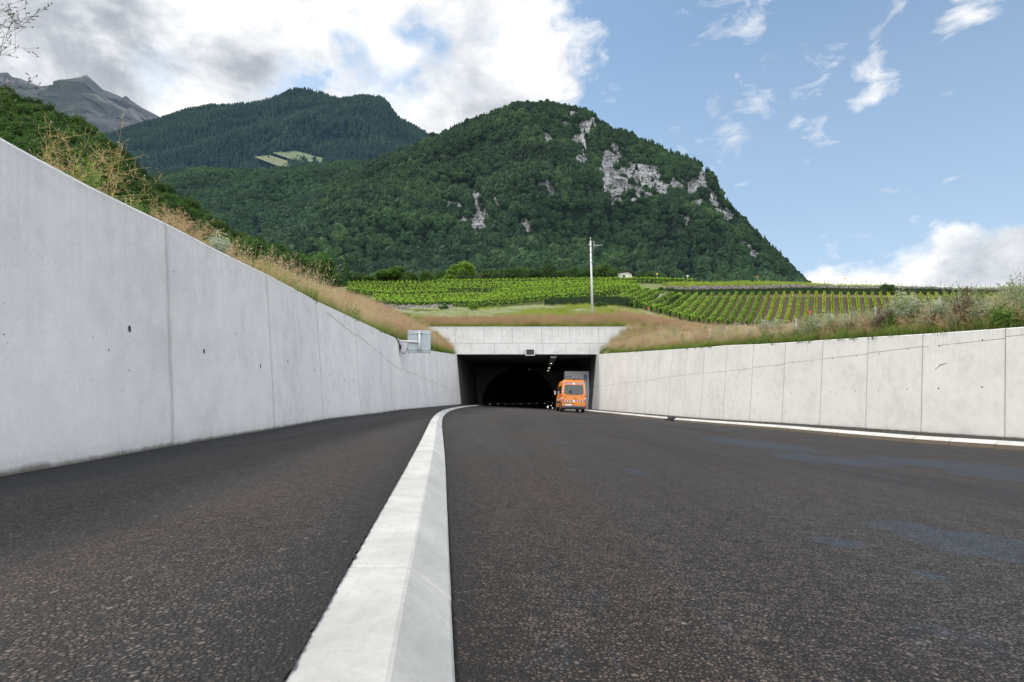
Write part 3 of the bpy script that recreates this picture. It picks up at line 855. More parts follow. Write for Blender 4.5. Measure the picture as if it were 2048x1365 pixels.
def flat_sign(name, px0, py0, px1, py1, Y, label, draw):
    a = P(px0, py0, Y); b = P(px1, py1, Y)
    w, h = b[0] - a[0], a[2] - b[2]
    t = empty(name, ((a[0] + b[0]) / 2, Y, b[2]), label, 'sign')
    draw(t, w, h); return t
def sos(t, w, h):
    mb = MB(); mb.box(-w / 2, w / 2, 0, .03, 0, h, 0, .008); mb.build('sign_plate', M['blue'], t)
    mb = MB(); mb.box(-w * .34, w * .34, -.004, -.001, h * .17, h * .83); mb.build('white_field', M['white'], t)
    mb = MB(); mb.tube([(-w * .14, -.008, h * .55), (-w * .10, -.008, h * .64), (w * .10, -.008, h * .64), (w * .14, -.008, h * .55)], .035, 6); mb.box(-w * .12, w * .12, -.012, -.005, h * .30, h * .52); mb.build('telephone_symbol', M['black'], t)
flat_sign('emergency_sign', 1132, 752.5, 1141.5, 763, 64.33, 'square blue bordered sign with white field and black telephone above the van', sos)
def runs(t, w, h):
    mb = MB(); mb.box(-w / 2, w / 2, 0, .03, 0, h, 0, .008); mb.build('sign_plate', M['blue'], t)
    mb = MB(); mb.disc((w * .05, -.004, h * .80), w * .11, 'y', 12)
    mb.tube([(w * .05, -.006, h * .70), (-w * .05, -.006, h * .55), (w * .1, -.006, h * .45)], .022, 5); mb.tube([(-w * .2, -.006, h * .62), (w * .05, -.006, h * .68), (w * .2, -.006, h * .58)], .018, 5)
    mb.box(-w * .2, w * .08, -.006, -.003, h * .10, h * .36); mb.tube([(w * .16, -.006, h * .12), (w * .16, -.006, h * .36)], .03, 6); mb.build('white_symbol', M['white'], t)
flat_sign('emergency_sign', 1167.5, 750.5, 1174, 761.5, 64.33, 'narrow dark blue sign with white figure at the right end of the cabin', runs)

# traffic signal over the lane
a = P(1051, 698, PORT - .25); b = P(1069.5, 711.5, PORT - .25)
w, h = b[0] - a[0], a[2] - b[2]
t = empty('lane_signal', ((a[0] + b[0]) / 2, PORT - .3, b[2]), 'black two lens lane signal in a white frame on the headwall', 'traffic signal')
mb = MB()
for (x0_, x1_, z0_, z1_) in ((-w / 2, w / 2, 0, .07), (-w / 2, w / 2, h - .07, h), (-w / 2, -w / 2 + .07, .07, h - .07), (w / 2 - .07, w / 2, .07, h - .07)): mb.box(x0_, x1_, 0, .04, z0_, z1_)
mb.build('frame', M['white'], t)
mb = MB(); mb.box(-w / 2 + .07, w / 2 - .07, -.02, .22, .07, h - .07); mb.build('housing', M['black'], t)
M['lens'] = simple('dark_red_lens', (.05, .004, .006), .15)
M['lens2'] = simple('dark_lens', (.015, .016, .02), .12)
for sx_, mm in ((-w * .2, 'lens'), (w * .2, 'lens2')):
    mb = MB(); mb.tube([(sx_, -.022, h / 2), (sx_, -.035, h / 2)], [.15, .14], 20); l_ = mb.build('lens', M[mm], t)
    mb = MB(); pr = []
    for k in range(17):
        aa = math.pi * k / 16
        pr.append(((sx_ + .165 * math.cos(aa), -.022, h / 2 + .165 * math.sin(aa)), (sx_ + .165 * math.cos(aa), -.20, h / 2 + .16 * math.sin(aa))))
    for k in range(16): mb.quad(pr[k][0], pr[k + 1][0], pr[k + 1][1], pr[k][1])
    mb.build('visor', M['black'], l_)
mb = MB(); mb.tube([(0, .1, 0), (0, .1, -.12)], .04, 8); mb.build('bracket', M['black'], t)

# luminaire strip under the soffit
M['galv'] = simple('galvanised_steel', (.42, .43, .44), .42, .6, var=.2, scale=14)
M['lamp'] = emis('lamp_glow', (1, .96, .80), 1.8)
a = P(1107, 716, 61.0); b = P(1096, 742, 80.5)
t = empty('luminaire_strip', (a[0], 61, a[2]), 'row of lit tunnel luminaires on a steel tray under the soffit', 'tunnel light')
ang = math.atan2(b[0] - a[0], 19.5)
def lp(s, dx, dz): return (dx + (b[0] - a[0]) * s, 19.5 * s, dz + (b[2] - a[2]) * s)
mb = MB()
for k in range(6):
    s0, s1 = k / 6, (k + .9) / 6
    mb.poly([lp(s0, -.32, .0), lp(s0, .32, 0), lp(s1, .32, 0), lp(s1, -.32, 0)][::-1]); mb.poly([lp(s0, -.32, .16), lp(s0, .32, .16), lp(s1, .32, .16), lp(s1, -.32, .16)])
    for sx_ in (-.32, .32): mb.poly([lp(s0, sx_, 0), lp(s1, sx_, 0), lp(s1, sx_, .16), lp(s0, sx_, .16)])
    mb.poly([lp(s0, -.32, 0), lp(s0, .32, 0), lp(s0, .32, .16), lp(s0, -.32, .16)])
mb.build('tray', M['galv'], t)
for k in range(4):
    mb = MB(); s0 = (k + .3) / 4; q = lp(s0, 0, .16); mb.tube([q, (q[0], q[1], ZPORT - a[2])], .03, 6); mb.build('hanger', M['galv'], t)
for (px, py) in [(1103, 727), (1099.3, 736), (1097.2, 742)]:
    Yq = float(min(np.linspace(62, 80, 400), key=lambda y: abs(proj(a[0] + (b[0] - a[0]) * (y - 61) / 19.5, y, a[2] + (b[2] - a[2]) * (y - 61) / 19.5)[1] - py)))
    s0 = (Yq - 61) / 19.5; q = lp(s0, 0, -.03)
    mb = MB(); mb.box(q[0] - .09, q[0] + .09, q[1] - .09, q[1] + .09, q[2] - .03, q[2] + .025, 0, .02); mb.build('lamp', M['lamp'], t)
mb = MB(); mb.tube([(.12, -1.1, .62), (.12, -1.1, .5), (.1, -.6, .42), (.1, -.1, .1)], .035, 6); mb.build('conduit', M['galv'], t)
M['led'] = emis('led_glow', (.9, .95, 1), 2.2)
for i, (px, py, Y) in enumerate([(1059, 739.5, 84), (1069.8, 746.3, 92), (1081, 751.6, 100), (1093.5, 756.3, 108), (1101, 759, 118)]):
    q = P(px, py, Y); o = MB(); r = .06 * (1 if i < 3 else .6)
    o.box(-r, r, -r, r, -r * .6, r * .6, 0, r * .3); o = o.build('ceiling_lamp', M['led']); o.location = q
    tagp(o, 'tiny lit lamp in the diagonal row high inside the dark tunnel', 'tunnel light', 'ceiling lamps in the tunnel')
for i in range(11):
    px = 949 + i * 15.55; Y = 84 + i * 3.0; py = 809 - i * .2
    q = P(px, py, Y); o = MB(); r = .024 + .0008 * i
    o.box(-r, r, -r, r, -r, r, 0, r * .3); o = o.build('kerb_marker_light', M['led']); o.location = q
    tagp(o, 'small white marker light in the low row across the tunnel mouth', 'marker light', 'marker lights low in the tunnel')
for (px, py, Y) in [(1094.5, 814, 75), (1096.6, 812.5, 77), (1096.2, 815.8, 74), (1102.5, 811.8, 80), (1105, 816.5, 74)]:
    q = P(px, py, Y); o = MB(); o.box(-.05, .05, -.05, .05, -.04, .04, 0, .02); o = o.build('kerb_marker_light', M['led']); o.location = q
    tagp(o, 'bright marker light clustered low just left of the orange van', 'marker light', 'marker lights beside the van')
# kerb continuing inside on the right of the carriageway
mb = MB()
for (side, fx, fz) in (('L', LKx, roadL), ('R', RKx, roadR)):
    mb = MB(); s = 1 if side == 'L' else -1
    yy = np.linspace(60, 84, 25)
    for ya, yb in zip(yy[:-1], yy[1:]):
        for (d0, z0, d1, z1) in ((-.5, .08, 0, .08), (0, .08, .1, -.02)):
            mb.quad((fx(ya) + s * d0, ya, fz(ya) + z0), (fx(yb) + s * d0, yb, fz(yb) + z0), (fx(yb) + s * d1, yb, fz(yb) + z1), (fx(ya) + s * d1, ya, fz(ya) + z1))
    me = mb.mesh('kerb', M['kerb']); at = me.attributes.new('dirt', 'FLOAT', 'POINT'); at.data.foreach_set('value', [0.0] * len(me.vertices))
    tagp(link('kerb', me), kind='structure')
sheet('pavement', np.arange(60, 84.1, 1), lambda y: LKx(y) - 2.5, lambda y: LKx(y) - .02, lambda y: roadL(y) + .075, lambda y: roadL(y) + .075, 2, M['pave'], lambda u, y, x: .3)
sheet('pavement', np.arange(60, 84.1, 1), lambda y: RKx(y) + .02, lambda y: RKx(y) + 3.5, lambda y: roadR(y) + .075, lambda y: roadR(y) + .075, 2, M['pave'], lambda u, y, x: .3)
# ------------------------------------------------------------------ terrain around the cutting
def cp(px, py, Y):
    q = P(px, py, Y); return (q[0], q[1], q[2])
CTRL = [cp(*a) for a in [
    # behind the headwall, centre
    (880, 655, 60), (1000, 655, 60), (1130, 655, 60), (1250, 655, 60), (880, 648, 66), (1000, 647, 66), (1130, 645, 66), (1260, 642, 66),
    (800, 633, 78), (950, 632, 80), (1100, 629, 80), (1220, 622, 82),
    (760, 622, 92), (900, 621, 93), (1050, 618, 93), (1180, 613, 94), (1260, 612, 98),
    (720, 600, 112), (900, 597, 115), (1060, 596, 115), (1200, 588, 115), (1290, 585, 112),
    (720, 584, 132), (900, 581, 134), (1100, 577, 136), (1250, 572, 138),
    (700, 572, 150), (900, 569, 152), (1100, 566, 152), (1280, 566, 150), (1380, 571, 140),
    (700, 580, 180), (1000, 575, 185), (1300, 575, 180),
    # right vineyard slope
    (1340, 652, 80), (1400, 662, 80), (1500, 668, 60), (1700, 668, 50), (1900, 662, 40), (2040, 650, 30),
    (1400, 650, 97), (1550, 653, 97), (1700, 655, 97), (1850, 655, 97), (2040, 652, 97), (2300, 645, 97),
    (1340, 622, 103), (1340, 597, 114), (1450, 594, 115), (1600, 592, 115), (1750, 594, 115), (1900, 594, 115), (2048, 594, 115), (2300, 590, 115),
    (1350, 584, 121), (1500, 582, 121), (1700, 585, 121), (1900, 590, 121), (2048, 592, 121),
    (1350, 572, 126), (1500, 571, 126), (1620, 574, 126), (1800, 580, 126), (2048, 583, 126), (2300, 583, 126),
    (1450, 580, 170), (1700, 585, 170), (2000, 592, 170), (2300, 592, 170), (1700, 640, 300), (2200, 640, 300), (2700, 600, 170), (2700, 640, 300),
    # right of the portal and behind the right wall
    (1270, 663, 58), (1225, 676, 58), (1320, 668, 52), (1400, 682, 42), (1500, 680, 34), (1650, 672, 30), (1850, 662, 26), (2048, 650, 22),
    (1420, 668, 62), (1600, 664, 60), (1800, 664, 60), (2000, 655, 60),
    # left of the portal and behind the left wall
    (872, 668, 59), (850, 668, 57), (800, 652, 56), (760, 640, 52), (800, 640, 66), (740, 625, 60), (700, 605, 48), (650, 590, 42), (600, 585, 36), (540, 565, 36),
    (450, 560, 40), (300, 545, 40), (100, 540, 40), (700, 600, 80), (600, 585, 75), (450, 575, 80), (250, 570, 80), (50, 565, 80),
    (650, 585, 110), (500, 580, 110), (300, 575, 110), (100, 570, 110), (-200, 560, 110), (600, 585, 150), (300, 580, 150), (0, 575, 150), (-400, 560, 150),
]] + [(-22, 0, CZ + 2.6), (-60, 0, CZ + 8), (-22, 20, CZ + 3.6), (-60, 20, CZ + 9), (-12, -10, CZ + 1.5), (30, 0, CZ + 2.8), (70, 0, CZ + 6), (26, 15, CZ + 3.0), (60, 30, CZ + 5.5), (110, 40, CZ + 10), (30, -12, CZ + 2.4), (120, 0, CZ + 8), (-120, 20, CZ + 16), (-120, 0, CZ + 14)]
CA = np.array(CTRL)
class TPS:
    def __init__(self, C, lam=.6):
        self.S = 60.0
        X = C[:, :2] / self.S; n = len(X)
        d = np.sqrt(((X[:, None] - X[None]) ** 2).sum(-1)); K = d ** 2 * np.log(d + 1e-9)
        K += np.eye(n) * lam * .01
        Pm = np.hstack([np.ones((n, 1)), X]); A = np.zeros((n + 3, n + 3)); A[:n, :n] = K; A[:n, n:] = Pm; A[n:, :n] = Pm.T
        self.w = np.linalg.solve(A, np.concatenate([C[:, 2], np.zeros(3)])); self.X = X
    def __call__(self, x, y):
        Q = np.stack([np.ravel(x), np.ravel(y)], 1) / self.S
        out = np.empty(len(Q))
        for i in range(0, len(Q), 20000):
            q = Q[i:i + 20000]; d = np.sqrt(((q[:, None] - self.X[None]) ** 2).sum(-1))
            out[i:i + 20000] = (d ** 2 * np.log(d + 1e-9)) @ self.w[:-3] + self.w[-3] + q @ self.w[-2:]
        return out.reshape(np.shape(x))
tps = TPS(CA)
TLX = LWX - BAT * HLc - .10; TLZ = CZ + np.array([eL(y) for y in YG]) + HLc     # wall top back edges
TRX = RWX + BAT * HRc + .10; TRZ = CZ + np.array([eR(y) for y in YG]) + HRc
def ground(x, y):
    """terrain height (vectorised)"""
    x = np.asarray(x, float); y = np.asarray(y, float)
    z = tps(x, y)
    yc = np.clip(y, -8, 60)
    lx = np.interp(yc, YG, TLX); lz = np.interp(yc, YG, TLZ); rx = np.interp(yc, YG, TRX); rz = np.interp(yc, YG, TRZ)
    cl = (lz - .06 - tps(lx, yc)); cr = (rz - .06 - tps(rx, yc))
    dl = np.maximum(lx - x, 0); dr = np.maximum(x - rx, 0)
    fade = np.exp(-np.maximum(y - 60, 0) / 1.0)
    zl = z + cl * np.exp(-dl / 3.5) * np.where(y > 60, 0, 1); zr = z + cr * np.exp(-dr / 4.5) * np.where(y > 60, 0, 1)
    mid = (lx + rx) / 2
    z1 = np.where(x < mid, zl, zr)
    hx = np.clip(x, X0, X1); ch = (ZHEAD + .0 - tps(hx, np.full_like(x, 60.6)))
    dh = np.sqrt(np.maximum(y - 60.6, 0) ** 2 + np.maximum(60 - y, 0) ** 2 + (x - hx) ** 2)
    z2 = z + ch * np.exp(-dh / 4.0)
    # embankment wraps round the ends of the headwall
    w = np.exp(-np.maximum(60 - y, 0) / 2.6)
    s_ = np.where(x < mid, np.clip((lx - x) / np.maximum(lx - X0, .1), 0, 1), np.clip((x - rx) / np.maximum(X1 - rx, .1), 0, 1))
    s_ = s_ * s_ * (3 - 2 * s_)
    z1 = z1 * (1 - w * s_) + z2 * w * s_
    return np.where(y > 60, z2, z1)
def terrain_mesh():
    V = []; Fq = []
    def grid(X, Y, Z):
        b = len(V); r, c = X.shape
        V.extend(np.stack([X.ravel(), Y.ravel(), Z.ravel()], 1).tolist())
        for i in range(r - 1):
            for j in range(c - 1):
                a = b + i * c + j; Fq.append((a, a + 1, a + c + 1, a + c))
    off = np.concatenate([[0, .1, .3, .6, 1, 1.5, 2, 2.7, 3.5, 4.5, 6, 8, 10], np.arange(12.5, 130, 3.0)])
    ys = np.concatenate([np.arange(-8, 58, .75), np.arange(58, 60.6, .5), [60.6]])
    yc = np.clip(ys, -8, 60)
    lx = np.interp(yc, YG, TLX); rx = np.interp(yc, YG, TRX)
    for (bx, s) in ((lx, -1), (rx, 1)):
        X = bx[:, None] + s * off[None, :]
        Y = np.repeat(ys[:, None], len(off), 1)
        Z = ground(X, np.minimum(Y, 59.99))
        Xo = X if s > 0 else X[:, ::-1]; Yo = Y; Zo = Z if s > 0 else Z[:, ::-1]
        grid(Xo, Yo, Zo)
    xs = np.concatenate([np.arange(-260, -20, 4), np.arange(-20, 40, .8), np.arange(40, 330, 4)])
    ys2 = np.concatenate([np.arange(60.6, 72, .7), np.arange(72, 160, 1.6), np.arange(160, 320, 8)])
    X, Y = np.meshgrid(xs, ys2); grid(X, Y, ground(X, Y))
    return np.array(V), np.array(Fq)
def ground_mat():
    t = NT('hillside_ground'); p = t.pos()
    n = t.noise(p, .35, 6, .65); f = t.noise(p, 6, 4, .7)
    g = t.mix(t.ramp(n, [(.35, 0), (.65, 1)]), (.085, .14, .025), (.16, .18, .05))
    g = t.mix(t.ramp(f, [(.4, 0), (.7, .6)]), g, (.17, .14, .08))
    soil = t.mix(t.noise(p, 1.2, 5, .7), (.15, .105, .065), (.27, .20, .13))
    soil = t.mix(t.ramp(t.vor(p, 1.6), [(0, .35), (.4, 0)]), soil, (.12, .085, .05))
    a = t.attr('soil')
    col = t.mix(t.ramp(t.math('ADD', a, t.math('MULTIPLY', t.math('SUBTRACT', n, .5), .5)), [(.4, 0), (.6, 1)]), g, soil)
    return t.bsdf(col, .95, 0, t.bump(f, .6, .05))
M['ground'] = ground_mat()
def in_right_vines(x, y):
    """right vineyard in its own axes: rows run along (0.587, 1)"""
    s = y; c = x - .587 * (y - 97)             # column offset at the foot of the slope
    return (s > 96) & (s < 117) & (c > 22)
V, Fq = terrain_mesh()
soil = in_right_vines(V[:, 0], V[:, 1]).astype(float)
tagp(link('ground', npmesh('ground', V, Fq, M['ground'], attrs={'soil': soil}, smooth=True)), kind='structure')
mb = MB()
mb.quad((-9000, -4000, -4), (9000, -4000, -4), (9000, 12000, -4), (-9000, 12000, -4)); pl = mb.build('valley_floor', M['ground']); tagp(pl, kind='structure')

# ------------------------------------------------------------------ hills
HAZE = {}
def ramp_pts(pts, x): return np.interp(x, [p[0] for p in pts], [p[1] for p in pts])
def fbm(x, y, z, sc, oct=5):
    out = np.empty(len(x))
    for i in range(len(x)): out[i] = noise.fractal(Vector((x[i] * sc, y[i] * sc, z[i] * sc)), 1.0, 2.1, oct)
    return out
def hill(name, ridge, cols, rows, Yb, Yr, pyb, shape=1.0, namp=20, nsc=.004, mat=None, back=.8, edge_noise=0.0, Yrf=None):
    """hillside sheet: from a foot at distance Yb up to the surveyed ridge at distance Yr, then down the far side"""
    px = np.linspace(ridge[0][0], ridge[-1][0], cols)
    T = np.concatenate([np.linspace(0, 1, rows), 1 + np.linspace(0, 1, 8)[1:] * back])
    G = np.zeros((len(T), cols, 3))
    ridge = [(a_, b_ + (4 if name == 'hill' else -3)) for a_, b_ in ridge]
    for j, x in enumerate(px):
        yr_ = Yr if Yrf is None else Yrf(x)
        rb = P(x, pyb, Yb); rr = P(x, ramp_pts(ridge, x), yr_)
        zb = min(rb[2], rr[2] - 5)
        for i, tt in enumerate(T):
            if tt <= 1:
                y = Yb + (yr_ - Yb) * tt; z = zb + (rr[2] - zb) * tt ** shape
            else:
                y = yr_ + (yr_ - Yb) * (tt - 1); z = rr[2] - (rr[2] - zb) * (tt - 1) * 1.1
            u = (x - 1024) / F
            # sideways position follows the sight line up to the ridge
            k = y * (CT + ST * 0) ; v = (z - CZ) / y
            G[i, j] = (u * (y * CT + (z - CZ) * ST), y, z)
    X, Y, Z = G[..., 0].ravel(), G[..., 1].ravel(), G[..., 2].ravel()
    nz = fbm(X, Y, Z * .3, nsc, 5); nz2 = fbm(X + 500, Y, Z * .2, nsc * 3.1, 4)
    fall = np.repeat(np.clip(1.0 - np.abs(T - 1) * 0, 0, 1)[:, None], cols, 1).ravel()
    w = np.repeat(np.sin(np.clip(T, 0, 1) * math.pi)[:, None], cols, 1).ravel() ** .7
    w = np.maximum(w, edge_noise)
    if name == 'hill' and ridge[-1][0] < 1700 and ridge[-1][0] > 1500: w = w * np.tile(np.clip((1600 - px) / 220, .08, 1), len(T))
    if name == 'hill' and Yb < 1500 and Yr > 900:
        gl = np.array([1.0 - abs(noise.noise(Vector((x_ * 7.5 / Yr + 3, z_ * .0016, Yr))))*2.2 + .5 * noise.noise(Vector((x_ * 21.0 / Yr, z_ * .004, 5))) for x_, z_ in zip(X, Z)])
        G[..., 1] -= (gl * Yr * .032 * w).reshape(G.shape[:2])
    G[..., 1] += ((nz * 1.0 + nz2 * .4) * namp * w).reshape(G.shape[:2])
    G[..., 2] += ((nz2 * .35) * namp * w * .5).reshape(G.shape[:2])
    return px, T, G
def hill_obj(name, G, mat, attrs, label=None):
    r, c = G.shape[:2]
    a = (np.arange(r - 1)[:, None] * c + np.arange(c - 1)[None, :]).ravel()
    Fq = np.stack([a, a + 1, a + c + 1, a + c], 1)
    me = npmesh(name, G.reshape(-1, 3), Fq, mat, attrs=attrs, smooth=True)
    return tagp(link(name, me), kind='structure')

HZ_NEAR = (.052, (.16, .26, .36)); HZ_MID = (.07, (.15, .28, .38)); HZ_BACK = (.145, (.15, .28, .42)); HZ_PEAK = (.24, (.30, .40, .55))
def hillmat(name, floor, rock1, rock2, haze, sc):
    t = NT(name); p = t.pos()
    rk = t.attr('rock'); fl = t.attr('field')
    n = t.noise(t.mapping(p, (1, 1, .35)), sc, 8, .72, .5); n2 = t.noise(t.mapping(p, (1, 1, .18)), sc * 4, 6, .7, .6)
    rc = t.mix(t.ramp(n, [(.35, 0), (.62, 1)]), rock1, rock2)
    rc = t.mix(t.ramp(n2, [(.44, 0), (.56, .9)]), rc, [x * .22 for x in rock1])
    led = t.noise(t.mapping(p, (.5, .5, 3.0)), sc * 2.2, 6, .7, .8)
    rc = t.mix(t.ramp(led, [(.54, 0), (.62, .7)]), rc, (.03, .05, .02))
    rc = t.mix(t.ramp(t.noise(p, sc * 2, 3), [(.6, 0), (.75, .5)]), rc, (.42, .33, .22))
    g = t.mix(t.noise(p, sc * 2, 5, .7), [x * .6 for x in floor], floor)
    fd = t.mix(t.noise(t.mapping(p, (1, .3, 1)), sc * .6, 4), (.14, .17, .05), (.20, .19, .075))
    c = t.mix(t.ramp(t.math('ADD', rk, t.math('MULTIPLY', t.math('SUBTRACT', n2, .5), .5)), [(.42, 0), (.55, 1)]), g, rc)
    c = t.mix(fl, c, fd)
    nm = t.bump(t.math('ADD', n, t.math('MULTIPLY', n2, .6)), 1.0, .2 / sc)
    return t.bsdf(c, .95, 0, nm, .1, haze=haze)
# --- near wooded mountain with cliffs
R_NEAR = [(560, 420), (640, 378), (700, 345), (760, 322), (810, 300), (860, 277), (925, 250), (985, 226), (1040, 213), (1095, 208), (1150, 217), (1188, 230), (1198, 246), (1260, 271), (1330, 301), (1398, 326), (1424, 348), (1432, 372), (1450, 402), (1496, 452), (1554, 510), (1592, 552), (1612, 582), (1632, 640)]
pxN, TN, GN_ = hill('hill', R_NEAR, 420, 200, 330, 1050, 600, 1.12, 72, .0036, Yrf=lambda x: float(np.interp(x, [560, 1100, 1430, 1630], [980, 1080, 900, 620])))
CLIFFS = [(1388, 372, 12, 12), (1425, 408, 18, 16), (1455, 440, 16, 12), (1130, 250, 10, 8), (990, 405, 8, 10), (925, 440, 10, 8), (1110, 340, 7, 12), (1500, 495, 16, 10), (1540, 535, 14, 9), (1575, 560, 12, 8), (1222, 318, 20, 26), (1282, 348, 34, 26), (1320, 380, 20, 14), (1290, 400, 26, 10), (1165, 300, 10, 30), (1215, 345, 14, 22), (1300, 362, 24, 20), (1262, 380, 40, 14), (1240, 352, 22, 22), (1172, 258, 12, 16), (1188, 243, 8, 12), (1093, 278, 10, 13), (1150, 285, 8, 16), (1162, 312, 12, 22), (1184, 366, 7, 16), (1095, 378, 10, 18), (1078, 372, 8, 8), (957, 440, 15, 22), (947, 390, 12, 12), (907, 412, 20, 11), (1048, 450, 12, 11), (1352, 372, 16, 14), (1345, 360, 7, 12), (1405, 352, 9, 18), (1412, 372, 8, 18), (1402, 408, 22, 14), (1440, 425, 26, 14), (1425, 395, 12, 16), (1360, 440, 14, 9), (1485, 490, 14, 12), (1520, 510, 16, 8), (1140, 225, 14, 6), (1270, 400, 22, 10), (1205, 340, 14, 14), (1235, 400, 12, 8), (1560, 560, 18, 8), (1510, 540, 16, 7), (1205, 470, 6, 6), (1035, 228, 26, 4), (1460, 460, 10, 8), (1230, 262, 8, 4), (1380, 386, 10, 8)]
def projv(G):
    x, y, z = G[..., 0], G[..., 1], G[..., 2] - CZ
    d = y * CT + z * ST
    return 1024 + F * x / d, 682.5 - F * (z * CT - y * ST) / d
def cliffmask(G, T, cl):
    px, py = projv(G); m = np.zeros(px.shape)
    for (cx, cy, rx, ry) in cl:
        m = np.maximum(m, 1.0 - np.sqrt(((px - cx) / (rx * 1.15)) ** 2 + ((py - cy) / (ry * 1.15)) ** 2) * .5)
    m[T > 1.0] = 0
    return np.clip((m - .3) * 1.7, 0, 1)
mN = cliffmask(GN_, TN, CLIFFS)
nzc = fbm(GN_[..., 0].ravel() * 1.5, GN_[..., 1].ravel() * .3, GN_[..., 2].ravel() * .42, .045, 5).reshape(mN.shape)
mN2 = np.clip(mN * 1.6 + nzc * 1.35 - .22, 0, 1) * (mN > .02)
GN_[..., 1] += (mN2 > .5) * 10 * (0.5 + nzc)
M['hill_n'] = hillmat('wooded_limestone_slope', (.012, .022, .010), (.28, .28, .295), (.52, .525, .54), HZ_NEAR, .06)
hill_obj('hill', GN_, M['hill_n'], {'rock': mN2.ravel(), 'field': np.zeros(mN2.size)})
# --- lower spur in the middle left
R_MID = [(100, 400), (200, 372), (300, 352), (400, 335), (500, 340), (600, 334), (680, 326), (760, 322), (830, 310), (900, 300), (1000, 340), (1100, 400)]
pxM, TM, GM = hill('hill', R_MID, 150, 70, 300, 1250, 598, 1.25, 60, .0035)
M['hill_m'] = hillmat('wooded_spur', (.012, .022, .010), (.35, .35, .35), (.5, .5, .5), HZ_MID, .03)
zM = np.zeros(GM.shape[0] * GM.shape[1]); hill_obj('hill', GM, M['hill_m'], {'rock': zM, 'field': zM})
# --- back mountain with conifers and the two meadows
R_BACK = [(-100, 380), (100, 310), (200, 274), (240, 262), (320, 240), (372, 222), (420, 214), (470, 213), (510, 208), (560, 193), (588, 182), (608, 179), (650, 190), (680, 200), (700, 198), (720, 195), (762, 197), (775, 205), (785, 222), (800, 240), (820, 250), (845, 262), (862, 277), (930, 330), (1050, 420)]
pxB, TB, GB_ = hill('hill', R_BACK, 200, 100, 1100, 2300, 420, 1.05, 90, .0022)
pxp, pyp = projv(GB_)
fieldm = np.zeros(pxp.shape)
def inpoly(px, py, poly):
    r = np.zeros(px.shape, bool); n = len(poly); j = n - 1
    for i in range(n):
        xi, yi = poly[i]; xj, yj = poly[j]
        c = ((yi > py) != (yj > py)) & (px < (xj - xi) * (py - yi) / (yj - yi + 1e-9) + xi)
        r ^= c; j = i
    return r
FIELDS = [[(508, 314), (540, 311), (600, 330), (604, 332), (560, 334)], [(545, 306), (582, 300), (655, 318), (640, 330), (605, 327)]]
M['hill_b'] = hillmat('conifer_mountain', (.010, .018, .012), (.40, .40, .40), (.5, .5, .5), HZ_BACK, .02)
rkB = cliffmask(GB_, TB, [(782, 222, 8, 10), (790, 235, 6, 6)])
hill_obj('hill', GB_, M['hill_b'], {'rock': rkB.ravel(), 'field': np.zeros(rkB.size)})
# meadows lie 6 m above the slope sheet
def surf_at(G, T, cols_px, px, py):
    """surface point of a hill grid seen at (px, py)"""
    gx, gy = projv(G); j = int(np.clip(np.searchsorted(cols_px, px), 1, len(cols_px) - 1))
    n = int((T <= 1).sum())
    pyc = gy[:n, j]; i = int(np.argmin(np.abs(pyc - py)))
    q = P(px, py, G[i, j, 1]); return q
# --- rocky peak
R_PEAK = [(-300, 120), (-60, 128), (0, 149), (15, 148), (22, 157), (40, 160), (80, 176), (110, 173), (132, 170), (136, 162), (160, 157), (172, 152), (182, 160), (205, 182), (240, 196), (250, 203), (253, 195), (262, 204), (282, 218), (325, 240), (345, 236), (360, 246), (460, 300)]
pxK, TK, GK = hill('rocky_peak', R_PEAK, 300, 140, 3600, 5200, 330, .9, 300, .0019, edge_noise=.04)
t = NT('alpine_rock'); p = t.pos()
n = t.noise(t.mapping(p, (1, 1, .5)), .004, 9, .7, 1.2); n2 = t.noise(t.mapping(p, (1, 1, .25), (0, 0, 0), (0, .5, 0)), .012, 8, .75, 1.0); n3 = t.noise(p, .0016, 5, .6, .6)
rc = t.mix(t.ramp(n2, [(.36, 0), (.62, 1)]), (.05, .047, .056), (.27, .25, .24))
rc = t.mix(t.ramp(n, [(.40, 0), (.56, 1)]), rc, (.105, .10, .105))
rc = t.mix(t.ramp(n3, [(.44, 0), (.56, .85)]), rc, (.06, .085, .035))
rc = t.mix(t.ramp(t.noise(t.mapping(p, (1, 1, .2), (0, 0, 0), (0, .7, 0)), .003, 6, .6), [(.54, 0), (.62, .9)]), rc, (.34, .32, .30))
M['peak'] = t.bsdf(rc, .95, 0, t.bump(t.math('ADD', n, n2), 1.0, 120.0), .1, haze=HZ_PEAK)
hill_obj('rocky_peak', GK, M['peak'], {'rock': np.zeros(GK[..., 0].size)})
# --- dark wooded slope close on the left
R_LEFT = [(-900, 40), (-300, 120), (-60, 172), (0, 198), (60, 228), (130, 252), (200, 290), (240, 330), (300, 382), (350, 412), (400, 448), (445, 475), (500, 500), (560, 530), (640, 560)]
pxL, TL, GL = hill('wooded_slope', R_LEFT, 120, 40, 95, 210, 572, 1.0, 6, .02)
M['hill_l'] = hillmat('forest_floor', (.014, .024, .008), (.3, .3, .3), (.4, .4, .4), (.0, (0, 0, 0)), .3)
zL = np.zeros(GL[..., 0].size); hill_obj('hill', GL, M['hill_l'], {'rock': zL, 'field': zL})

